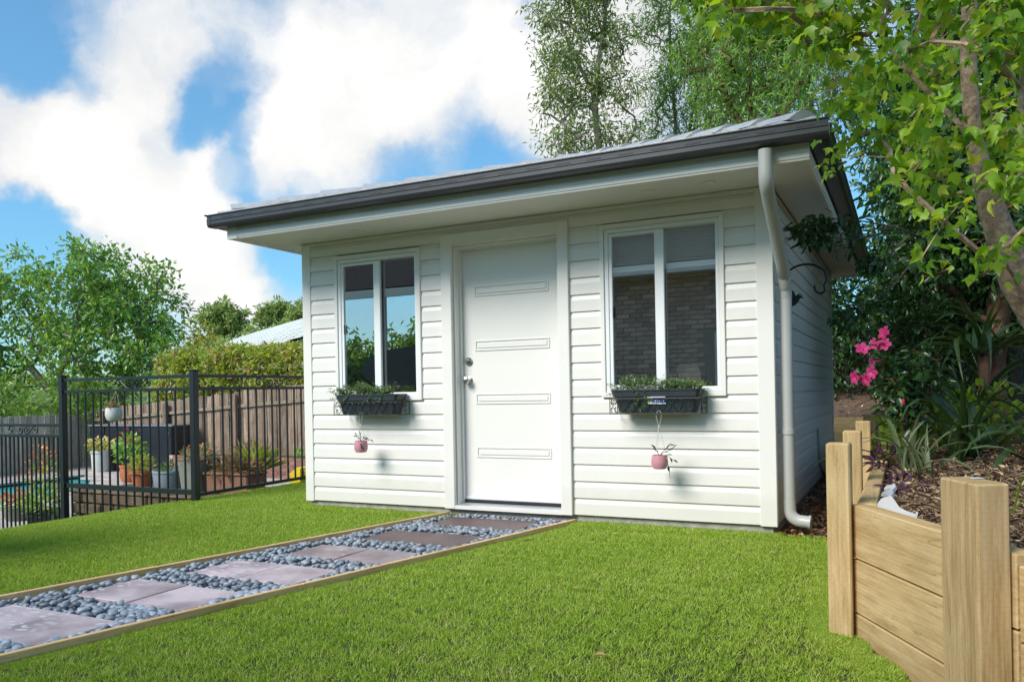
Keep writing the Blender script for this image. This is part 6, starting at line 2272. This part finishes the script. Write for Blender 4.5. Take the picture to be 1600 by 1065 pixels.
# ------------------------------------------------------------------ dark screen of trees on the right
LP1 = [(5.0, 2.6, 2.75, .42), (4.95, 2.9, 2.2, .40), (5.10, 2.51, 2.44, .42), (4.95, 3.0, 1.75, .36), (5.0, 2.75, 1.5, .36), (5.0, 3.46, 1.30, .36), (4.95, 2.44, 3.0, .40), (4.85, 2.9, 3.2, .36), (5.0, 3.6, 2.7, .4), (5.1, 4.4, 2.2, .5)]
blobs_tree('lilly_pilly_tree', 'dense dark glossy leaved tree beside the right wall of the studio', 'tree', (5.0, 3.1, 0.4), [[(5.0, 3.1, 0.3), (5.0, 3.05, 1.2), (4.95, 3.0, 2.0)]], LP1, 0.235, 'bark_dark', 'lf_dark', 'oval', 0.075, 0.034, 50, 0.20, 0.06, 0.004, seed=51, group='dark screen trees', out=.6, droop=.3)
LP2 = [(5.17, 2.32, 1.9, .44), (5.52, 2.49, 2.00, .44), (5.48, 2.70, 1.5, .34), (5.66, 2.79, 2.88, .51), (6.1, 2.6, 2.3, .6), (6.2, 3.0, 3.2, .7), (5.6, 3.2, 3.6, .6), (6.2, 2.6, 1.5, .5)]
blobs_tree('lilly_pilly_tree', 'dark leaved tree with a red brown trunk behind the strappy plants', 'tree', (5.42, 2.4, 0.45), [[(5.42, 2.4, 0.35), (5.40, 2.4, 1.1), (5.5, 2.5, 1.9)]], LP2, 0.25, 'bark_red', 'lf_dark', 'oval', 0.075, 0.034, 48, 0.22, 0.11, 0.004, seed=52, group='dark screen trees', out=.6, droop=.3)
LP3 = [(5.36, 4.87, 4.53, .80), (6.01, 5.19, 4.67, .80), (4.75, 5.5, 4.60, .69), (4.6, 5.4, 3.98, .5), (4.6, 5.6, 3.2, .5), (5.84, 4.2, 3.2, .7), (5.3, 5.2, 3.4, .7), (6.6, 5, 3.6, .8), (5.2, 5.2, 2.3, .7), (6.2, 5, 2.3, .8), (5.5, 5.4, 1.4, .7), (4.9, 5.8, 1.6, .5), (5.4, 5.2, 5.5, .8), (6.6, 5.2, 5.6, .9), (7.4, 4.6, 4.6, .9), (7.4, 4.4, 3.0, .9), (4.75, 6.2, 2.6, .5)]
blobs_tree('screen_tree', 'tall dark green tree closing the view behind the maple', 'tree', (5.8, 5.1, 0.8), [[(5.8, 5.1, 0.6), (5.8, 5.1, 2.5), (5.7, 5.1, 4.2)]], LP3, 0.34, 'bark_dark', 'lf_shrub', 'oval', 0.105, 0.045, 48, 0.31, 0.14, 0.006, seed=53, group='dark screen trees', out=.6, droop=.3)
LP4 = [(3.4, 9.0, 1.2, .8), (4.4, 8.9, 1.3, .9), (5.4, 8.6, 1.5, 1.0), (2.6, 9.2, 1.4, .8), (4.4, 8.9, 2.6, 1.0), (5.5, 8.6, 3.0, 1.1), (3.6, 9.0, 2.4, .8), (6.6, 8.2, 2.0, 1.1), (6.6, 8.2, 3.6, 1.2)]
blobs_tree('screen_shrub', 'dark shrubbery behind the low timber wall at the back', 'shrub', (4.4, 8.9, 0.6), [[(4.4, 8.9, 0.4), (4.4, 8.9, 1.6)]], LP4, 0.42, 'bark_dark', 'lf_dark', 'oval', 0.11, 0.05, 48, 0.38, 0.08, 0.006, seed=54, out=.6)
# drooping dark sprays in front of the eave, carried by the first tree
sp = thing('overhanging_branch', 'dark leafy branch reaching across the side eave and the top of the downpipe', 'branch', (4.72, 1.5, 2.15))
SPB = Vector((4.72, 1.5, 2.15))
rods = [[(4.95, 2.6, 2.2), (4.72, 1.5, 2.15), (4.40, 0.72, 2.03), (4.20, 0.30, 2.02), (4.09, 0.12, 2.00)], [(4.72, 1.5, 2.15), (4.42, 0.8, 1.97), (4.24, 0.42, 1.96), (4.14, 0.25, 1.95)], [(4.72, 1.5, 2.15), (4.5, 0.80, 2.10), (4.30, 0.45, 2.08), (4.2, .3, 2.06)], [(4.8, 1.9, 2.16), (4.62, 1.2, 1.88), (4.50, 0.95, 1.84)],
        [(4.95, 2.6, 2.2), (4.66, 1.6, 1.70), (4.42, 1.15, 1.50), (4.30, 0.95, 1.44)]]
mb = MB()
lv_ = []
for rdp in rods:
    mb.tube(rdp, [0.008 - 0.0022 * i for i in range(len(rdp))], 5)
    P_ = [Vector(p) for p in rdp]
    seglen = sum((b_ - a).length for a, b_ in zip(P_[1:], P_[2:]))
    for k in range(80):
        u = RNG.random() ** .8 * (len(P_) - 2) + 1
        i = min(int(u), len(P_) - 2)
        p = P_[i].lerp(P_[i + 1], u - i)
        lv_.append(tuple(p + Vector((RNG.normal() * .045, RNG.normal() * .05, RNG.normal() * .03 - .025))))
mb.build('twig', 'bark_dark', sp, -SPB)
pv = np.array(lv_)
k = len(pv)
D = RNG.normal(size=(k, 3)) * .6 + np.array([-.4, -.5, -.55])
NN = RNG.normal(size=(k, 3)) * .6 + np.array([0, -.4, .8])
V, lf = leaf_arrays(np.zeros((1, 3)), np.array([[0, 0, 1.0]]), np.array([[0, 1.0, 0]]), np.array([1.0]), np.array([0.46]), 'oval')
lme = leaf_mesh('leaf', V, lf, 'lf_dark', RNG.random(1))
for i in range(k):
    o = place(lme, 'leaf', sp, Vector(pv[i]) - SPB)
    d = Vector(D[i]).normalized()
    y = Vector(NN[i]).cross(d).normalized()
    o.rotation_mode = 'QUATERNION'
    o.rotation_quaternion = Matrix((y, d.cross(y), d)).transposed().to_quaternion()
    s = RNG.uniform(.06, .095)
    o.scale = (s, s, s)
# dark timber fence at the very back
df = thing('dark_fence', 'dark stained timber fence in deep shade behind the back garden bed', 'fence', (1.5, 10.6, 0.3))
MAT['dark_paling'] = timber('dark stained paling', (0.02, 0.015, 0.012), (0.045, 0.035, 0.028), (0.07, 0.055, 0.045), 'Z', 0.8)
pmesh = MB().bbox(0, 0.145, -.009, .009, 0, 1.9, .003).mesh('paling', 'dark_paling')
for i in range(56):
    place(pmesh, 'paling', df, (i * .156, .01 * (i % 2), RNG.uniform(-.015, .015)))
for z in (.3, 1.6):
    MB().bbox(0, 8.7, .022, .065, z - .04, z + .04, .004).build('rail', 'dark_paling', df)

# ------------------------------------------------------------------ the maple over the garden bed
maple = thing('maple_tree', 'maple tree with flaky tan trunk and bright lobed leaves hanging over the sleeper wall', 'tree', (5.75, -0.45, 0.55))
MBs = Vector((5.75, -0.45, 0.55))
mtr = [[(5.75, -0.45, 0.45), (5.58, -0.55, 0.77), (5.43, -0.68, 1.08), (5.25, -0.88, 1.40), (5.13, -1.05, 1.74), (5.05, -1.14, 2.08), (5.03, -1.21, 2.41), (5.04, -1.26, 2.68), (5.05, -1.31, 3.3), (5.0, -1.3, 3.9)],
       [(5.05, -1.14, 2.08), (4.92, -1.21, 2.23), (4.73, -1.36, 2.44), (4.59, -1.54, 2.67), (4.40, -1.75, 3.0), (4.2, -1.9, 3.4)]]
MP = [(4.04, -2.26, 2.46, .10), (4.20, -2.18, 2.43, .12), (4.39, -2.09, 2.38, .13), (4.57, -2.00, 2.32, .14), (4.61, -1.87, 2.10, .12), (4.55, -1.67, 2.03, .10), (4.84, -2.09, 1.89, .13), (5.07, -2.09, 2.18, .14), (5.13, -2.06, 1.90, .12), (5.09, -2.19, 1.68, .10),
      (5.12, -2.06, 1.50, .08), (4.79, -1.89, 1.80, .12), (4.90, -1.95, 1.62, .09), (4.85, -1.97, 1.46, .08), (4.95, -1.81, 1.43, .07), (5.17, -1.59, 1.39, .06), (4.41, -0.95, 2.09, .09), (4.78, -2.01, 2.37, .15), (4.37, -2.10, 2.56, .15),
      (4.63, -2.08, 2.58, .17), (4.96, -2.03, 2.56, .19), (5.20, -2.02, 2.32, .19), (5.21, -2.13, 1.70, .12), (4.6, -1.0, 2.45, .16), (4.75, -0.9, 2.2, .14), (4.9, -0.7, 2.0, .14), (5.1, -0.6, 2.3, .2), (5.3, -0.6, 2.1, .18), (4.9, -0.7, 2.6, .2), (4.25, -2.0, 2.62, .16), (4.1, -2.2, 2.75, .2)]
UP = [(4.4, -1.8, 3.4, .55), (5.1, -1.4, 3.6, .6), (5.5, -1.3, 3.5, .5), (4.9, -2.6, 3.3, .5), (4.0, -2.5, 3.3, .5), (5.6, -0.4, 3.2, .6), (4.7, -0.6, 3.5, .6), (3.6, -1.9, 3.6, .5), (5.0, -1.6, 4.2, .7)]
c1 = sample_blobs(MP, 0.085, seed=61)
c2 = sample_blobs(UP, 0.30, seed=62)
c1, c2 = c1[~in_house(c1)], c2[~in_house(c2)]
mb = grow(mtr, np.concatenate([c1[::2], c2]), 0.0028, 0.080, wob=.10, power=2.05, seed=61, seg=12, side_max=0.011)
mb.build('trunk', 'bark_maple', maple, -MBs, smooth=True, angle=70)
A1 = scatter_leaves(c1, np.full(len(c1), 0.09), 6, 0.046, 0.043, out=.5, droop=.55, up=.75, lvar=.42)
A2 = scatter_leaves(c2, np.full(len(c2), 0.24), 9, 0.075, 0.07, out=.5, droop=.5, up=.75, lvar=.3)
# drop leaves that would hang right before the lens
P1 = A1[0]
dist1 = np.linalg.norm(P1 - np.array(CAM), axis=1)
order = np.argsort(dist1 + np.array([0 if in_frame(p) else 100 for p in P1]))
first, others = order[:300], order[300:]
V, lf = leaf_arrays(np.zeros((1, 3)), np.array([[1.0, 0, 0]]), np.array([[0, 0, 1.0]]), np.array([1.0]), np.array([0.94]), 'maple')
mlm = []
for q_ in range(3):
    Vq = V.copy()
    Vq[0, :, 2] = Vq[0, :, 2] * (0.8, 2.0, 3.0)[q_] - (0.0, 0.18, 0.30)[q_] * Vq[0, :, 0] ** 2 + (0.10, 0.0, -0.25)[q_] * Vq[0, :, 1] ** 2
    mlm.append(leaf_mesh('leaf', Vq, lf, 'lf_maple', np.array([q_ * .33])))
for i in first:
    o = place(mlm[RNG.integers(3)], 'leaf', maple, Vector(A1[0][i]) - MBs)
    d = Vector(A1[1][i]).normalized()
    y = Vector(A1[2][i]).cross(d).normalized()
    o.rotation_mode = 'QUATERNION'
    o.rotation_quaternion = Matrix((d, y, d.cross(y))).transposed().to_quaternion()
    s = A1[3][i]
    o.scale = (s, s, s)
rest1 = [a[others] for a in A1]
f = foliage('foliage', maple, 'lf_maple', 'maple', [rest1, A2])
f.location = -MBs

# ------------------------------------------------------------------ plants on the bed
def strap_mesh(L, W, rise, droop, mat, twist=0.0, n=7):
    """one arching strap leaf with a keel"""
    vs, fs = [], []
    p, ang = Vector((0, 0, 0)), rise
    for i in range(n + 1):
        u = i / n
        w = W * (0.55 + 1.1 * u - 1.65 * u * u) if u > 0.35 else W * (0.7 + 0.25 * u)
        w = max(w, 0.0015)
        tw = twist * u
        side = Vector((0, math.cos(tw), math.sin(tw))) * w / 2
        up_ = Vector((-math.sin(ang), 0, math.cos(ang))) * w * 0.18
        vs += [p - side + up_, p, p + side + up_]
        p = p + Vector((math.cos(ang), 0, math.sin(ang))) * (L / n)
        ang -= droop / n * (0.4 + 1.2 * u)
    for i in range(n):
        a = i * 3
        fs += [(a, a + 1, a + 4, a + 3), (a + 1, a + 2, a + 5, a + 4)]
    mb = MB().add(vs, fs)
    me = mb.mesh('leaf', mat, True)
    return me


def strap_plant(name, label, loc, n, L, W, rise, droop, mat, spread=0.05, group=None, tilt=0.0):
    root = thing(name, label, 'plant', loc, 0, group)
    mm = [strap_mesh(L * s, W, r_, d_, mat, t_) for s, r_, d_, t_ in ((1, rise, droop, .5), (.85, rise + .25, droop * .8, -.6), (1.1, rise - .2, droop * 1.1, .3), (.7, rise + .4, droop * .6, .9), (.95, rise + .1, droop * 1.3, -.3))]
    for i in range(n):
        o = place(mm[RNG.integers(5)], 'leaf', root, (RNG.normal() * spread, RNG.normal() * spread, RNG.uniform(-.02, .02)))
        o.rotation_euler = (RNG.normal() * .15, RNG.normal() * .15 + tilt, i * 2.399 + RNG.normal() * .2)
        s = RNG.uniform(.8, 1.15)
        o.scale = (s, s, s)
    return root


G_ = 'strap leaved plants on the garden bed'
strap_plant('strap_leaf_plant', 'tall dark strap leaved clump arching over the mulch under the maple', (5.05, -0.15, 0.46), 30, 0.78, 0.046, .95, 2.2, 'lf_strap', .05, G_)
strap_plant('strap_leaf_plant', 'broad leaved glossy strap plant at the right edge, low on the mulch', (5.42, -0.62, 0.50), 22, 0.62, 0.075, .85, 1.9, 'lf_strap', .06, G_)
strap_plant('strap_leaf_plant', 'pale grey green strap leaves beside the sleeper posts', (4.80, -0.80, 0.40), 14, 0.46, 0.030, 1.1, 2.0, 'lf_strap_pale', .05, G_)
strap_plant('strap_leaf_plant', 'dark strap leaves behind the pink flowering plant', (5.15, 0.75, 0.52), 30, 0.95, 0.05, 1.1, 2.2, 'lf_strap', .06, G_)
strap_plant('strap_leaf_plant', 'low pale green strap clump nearest the pink flowers', (4.74, -0.52, 0.40), 12, 0.48, 0.034, 1.0, 1.8, 'lf_strap_pale', .05, G_)
stg = strap_plant('staghorn_fern', 'drooping dark fern fronds hanging on the red brown trunk', (5.34, 2.18, 1.15), 26, 0.95, 0.055, .55, 2.4, 'lf_strap', .05)
strap_plant('staghorn_fern', 'hanging long fern fronds just right of the pink flowering plant', (5.22, 0.85, 1.12), 22, 0.85, 0.05, .5, 2.5, 'lf_strap', .05)
MB().tube([(5.22, 0.88, 0.45), (5.24, 0.9, 1.15)], [.045, .035], 10).build('stump', 'bark_red', bpy.data.objects['staghorn_fern.001'], (-5.22, -0.85, -1.12), smooth=True)
strap_plant('green_shoot', 'few bright green grass shoots in the mulch behind the nearest post', (5.05, -2.26, 0.45), 6, 0.22, 0.010, 1.2, .9, 'lf_lime', .03)
for i, (x, y, z, rx, lab) in enumerate(((4.86, 0.16, 0.60, .26, 'bright lime undergrowth below the pink flowering plant'), (5.21, 0.35, 0.70, .30, 'bright lime undergrowth glowing behind the tall strap leaves'), (4.70, 0.29, 0.52, .2, 'small lime undergrowth next to the sleeper posts'))):
    tuft('undergrowth', lab, x, y, z - .15, [('leaves', 'lf_lime', 'oval', 260, (rx, rx, .22), .15, .055, .03, .5)], 'plant', 'lime undergrowth')
tuft('purple_plant', 'small dark purple trailing plant at the edge of the mulch by the sleepers', 4.72, -1.30, 0.42, [('leaves', 'lf_purple', 'oval', 40, (.10, .14, .03), .03, .05, .016, .3)])
tuft('purple_plant', 'purple trailing leaves hanging over the sleeper top between the far posts', 4.62, -0.35, 0.44, [('leaves', 'lf_purple', 'oval', 60, (.08, .3, .06), .04, .07, .02, .3)])

# pink flowering shrub
mv = thing('flowering_shrub', 'dark leaved shrub with bright pink trumpet flowers behind the sleeper posts', 'shrub', (4.75, -0.18, 0.44))
MV = Vector((4.75, -0.18, 0.44))
bl = [(4.73, -0.19, 0.95, .16), (4.66, -0.25, 1.05, .10), (4.82, -0.12, 1.0, .14), (4.76, -0.18, .75, .13), (4.68, -.25, .85, .1)]
c = sample_blobs(bl, 0.075, seed=71)
fl = [(4.51, -0.36, 1.10), (4.62, -0.31, 1.17), (4.67, -0.28, 1.21), (4.61, -0.32, 1.12), (4.61, -0.32, 1.06), (4.52, -0.36, 0.97), (4.57, -0.34, 0.965), (4.60, -0.32, 1.00), (4.66, -.30, 1.14)]
mb = grow([[(4.75, -0.18, 0.36), (4.75, -0.19, 0.6), (4.73, -0.2, 0.85)]], np.concatenate([c, np.array(fl) + np.array([.03, .05, -.01])]), 0.002, 0.013, wob=.08, seed=71)
mb.build('stem', 'bark_red', mv, -MV)
st = scatter_leaves(c, np.full(len(c), .07), 8, 0.055, 0.028, out=.6, droop=.2)
f = foliage('leaves', mv, 'lf_dark', 'oval', [st])
f.location = -MV
mb = MB()
for k in range(5):                         # five petal trumpet, mouth towards +z
    a = 2 * math.pi * k / 5
    ca, sa = math.cos(a), math.sin(a)
    tx, ty = -sa, ca
    def pt(r, w, z):
        return (r * ca + w * tx, r * sa + w * ty, z)
    mb.add([pt(.006, -.006, .035), pt(.006, .006, .035), pt(.020, .014, .048), pt(.034, .010, .050), pt(.036, -.006, .046), pt(.022, -.013, .049)], [(0, 1, 2, 5), (2, 3, 4, 5)])
mb.lathe([(.0025, -.005), (.004, .012), (.0075, .030), (.009, .037)], seg=8)
fme = mb.mesh('flower', 'pet_pink', True)
for i, p in enumerate(fl):
    o = place(fme, 'flower', mv, Vector(p) - MV)
    d = Vector((RNG.normal() * .5 - .7, -.7 + RNG.normal() * .4, .25 + RNG.normal() * .4)).normalized()
    o.rotation_mode = 'QUATERNION'
    o.rotation_quaternion = d.to_track_quat('Z', 'Y')
    s = RNG.uniform(.95, 1.3)
    o.scale = (s, s, s)
MB().lathe([(0, 0), (.007, .008), (.008, .02), (.003, .045), (0, .05)], seg=8).build('flower_bud', 'pet_red', mv, Vector((4.73, -0.42, 0.80)) - MV, smooth=True)

# ------------------------------------------------------------------ what the windows mirror: the garden behind the photographer
hs = thing('brick_house', 'brown brick house with a dark tiled roof, mirrored in the studio windows', 'house', (1.0, -8.0, -0.1))
HSB = Vector((1.0, -8.0, -0.1))
MB().box(-1.8, 6.5, -8.30, -8.02, -0.3, 3.1).build('wall', 'mortar', hs, -HSB)
bk = MB().bbox(0, .226, 0, .02, 0, .070, .003).mesh('brick', 'brick_far')
n = 0
for r in range(29):
    for i in range(10):
        x = -0.55 + i * .237 + (.118 if r % 2 else 0)
        if 1.68 < x + .11 < 2.6 and r < 17:
            continue
        place(bk, 'brick', hs, Vector((x, -8.022, .55 + r * .081)) - HSB)
        n += 1
wn_ = MB().bbox(1.86, 2.6, -8.02, -7.985, 0.6, 1.85, .01).build('window', 'alu', hs, -HSB)
MB().box(1.92, 2.54, -7.984, -7.980, .68, 1.8).build('pane', 'glass', wn_)
mb = MB()
mb.add([(-7.5, -7.35, 2.98), (6.8, -7.35, 2.98), (6.8, -11.5, 4.66), (-7.5, -11.5, 4.66)], [(0, 1, 2, 3)])
mb.add([(-7.5, -15.6, 2.98), (6.8, -15.6, 2.98), (6.8, -11.5, 4.65), (-7.5, -11.5, 4.65)], [(3, 2, 1, 0)])
rf = mb.build('roof', 'dark_tile', hs, -HSB)
cm_ = MB()
for r in range(26):
    y0, z0 = -7.36 - r * .16, 2.995 + r * .0648
    MB().add([(-7.5, y0, z0 + .02), (6.8, y0, z0 + .02), (6.8, y0 - .17, z0 + .078), (-7.5, y0 - .17, z0 + .078), (-7.5, y0, z0 + .008), (6.8, y0, z0 + .008)], [(0, 1, 2, 3), (4, 5, 1, 0)]).build('tile_course', 'dark_tile', rf)
MB().bbox(-7.5, 6.8, -7.40, -7.33, 2.82, 2.98, .004).build('gutter', 'trim', hs, -HSB)
MB().box(-1.8, 6.5, -8.0, -7.41, 2.86, 2.90).build('eave', 'soffit', hs, -HSB)
for x in (-7.3, -4.6):
    MB().bbox(x - .06, x + .06, -7.6, -7.48, -.4, 2.85, .004).build('post', 'trim', hs, -HSB)
blobs_tree('garden_tree', 'leafy pale green tree beyond the brick house, mirrored in the left window', 'tree', (-6.8, -14.5, -1),
           [[(-6.8, -14.5, -1.1), (-6.8, -14.5, 1.0), (-6.8, -14.5, 2.2)]], [(-6.8, -14.5, 2.4, 1.3), (-5.0, -14.5, 2.6, 1.3), (-8.6, -14.5, 1.6, 1.2), (-6.0, -14.2, 3.2, 1.1), (-10.2, -14.2, 1.5, 1.2), (-4.4, -14.6, 3.4, 1.2), (-6.6, -14.0, 1.0, 1.0), (-5.0, -14.0, 1.2, 1.0), (-7.8, -13, .0, 1.0), (-5.4, -13, 0, 1.0), (-3.4, -13, .2, .9)], 0.5, 'bark_grey', 'lf_big', 'oval', 0.2, 0.09, 60, 0.5, 0.15, 0.01, seed=81)
bq = thing('barbecue', 'covered dark grey barbecue on the lawn, mirrored in the left window', 'barbecue', (-1.42, -3.6, -0.09), R(12))
MB().extrude([(-.58, 1.30), (-.46, 1.46), (-.18, 1.60), (.56, 1.63), (.58, 1.10), (-.12, 1.08), (-.38, 1.18)][::-1], -.28, .28, 'Y').build('lid', 'bbq_cover', bq)
MB().bbox(-.10, .54, -.26, .26, .14, 1.079, .02).build('cabinet', 'bbq_cover', bq)
MB().bbox(-.55, -.101, -.24, .24, 1.00, 1.05, .01).build('side_shelf', 'sill', bq)
for (x, y) in ((-.06, -.22), (.50, -.22), (-.06, .22), (.50, .22)):
    MB().box(x - .02, x + .02, y - .02, y + .02, 0.04, .139).build('leg', 'iron', bq)
    MB().lathe([(0, 0), (.03, 0), (.03, .04), (0, .04)], seg=10).build('castor', 'rubber', bq, (x, y, 0))
MB().tube([(-.3, .33, 1.05), (.3, .33, 1.05)], .012, 8).build('handle', 'steel', bq)

# armchair inside, seen through the left pane of the right window
ac = thing('armchair', 'armchair with a dark red cushion and beige throw inside, behind the right window', 'armchair', (3.02, 0.62, 0.03), R(10))
MB().bbox(-.34, .34, -.30, .34, .30, .48, .03).build('seat', 'red_fabric', ac)
MB().bbox(-.34, .34, .22, .36, .481, 1.06, .03).build('backrest', 'red_fabric', ac)
for s in (-1, 1):
    MB().bbox(min(s * .34, s * .44), max(s * .34, s * .44), -.30, .34, .28, .66, .03).build('armrest', 'red_fabric', ac)
    for y in (-.25, .29):
        MB().box(s * .36 - .02, s * .36 + .02, y - .02, y + .02, 0, .28).build('leg', 'inside_floor', ac)
th = MB()
for i in range(9):
    a = i / 8
    th.v += [(.06 + .05 * math.sin(a * 3), .20 - .32 * a * a, 1.075 - .55 * a ** 1.5), (.24 + .05 * math.sin(a * 3), .20 - .32 * a * a, 1.08 - .55 * a ** 1.5)]
th.f = [(2 * i, 2 * i + 1, 2 * i + 3, 2 * i + 2) for i in range(8)]
tag(th.build('throw', 'beige_fabric', None, (3.02, 0.60, 0.03), smooth=True), 'beige throw hanging over the armchair inside the right window', 'throw')
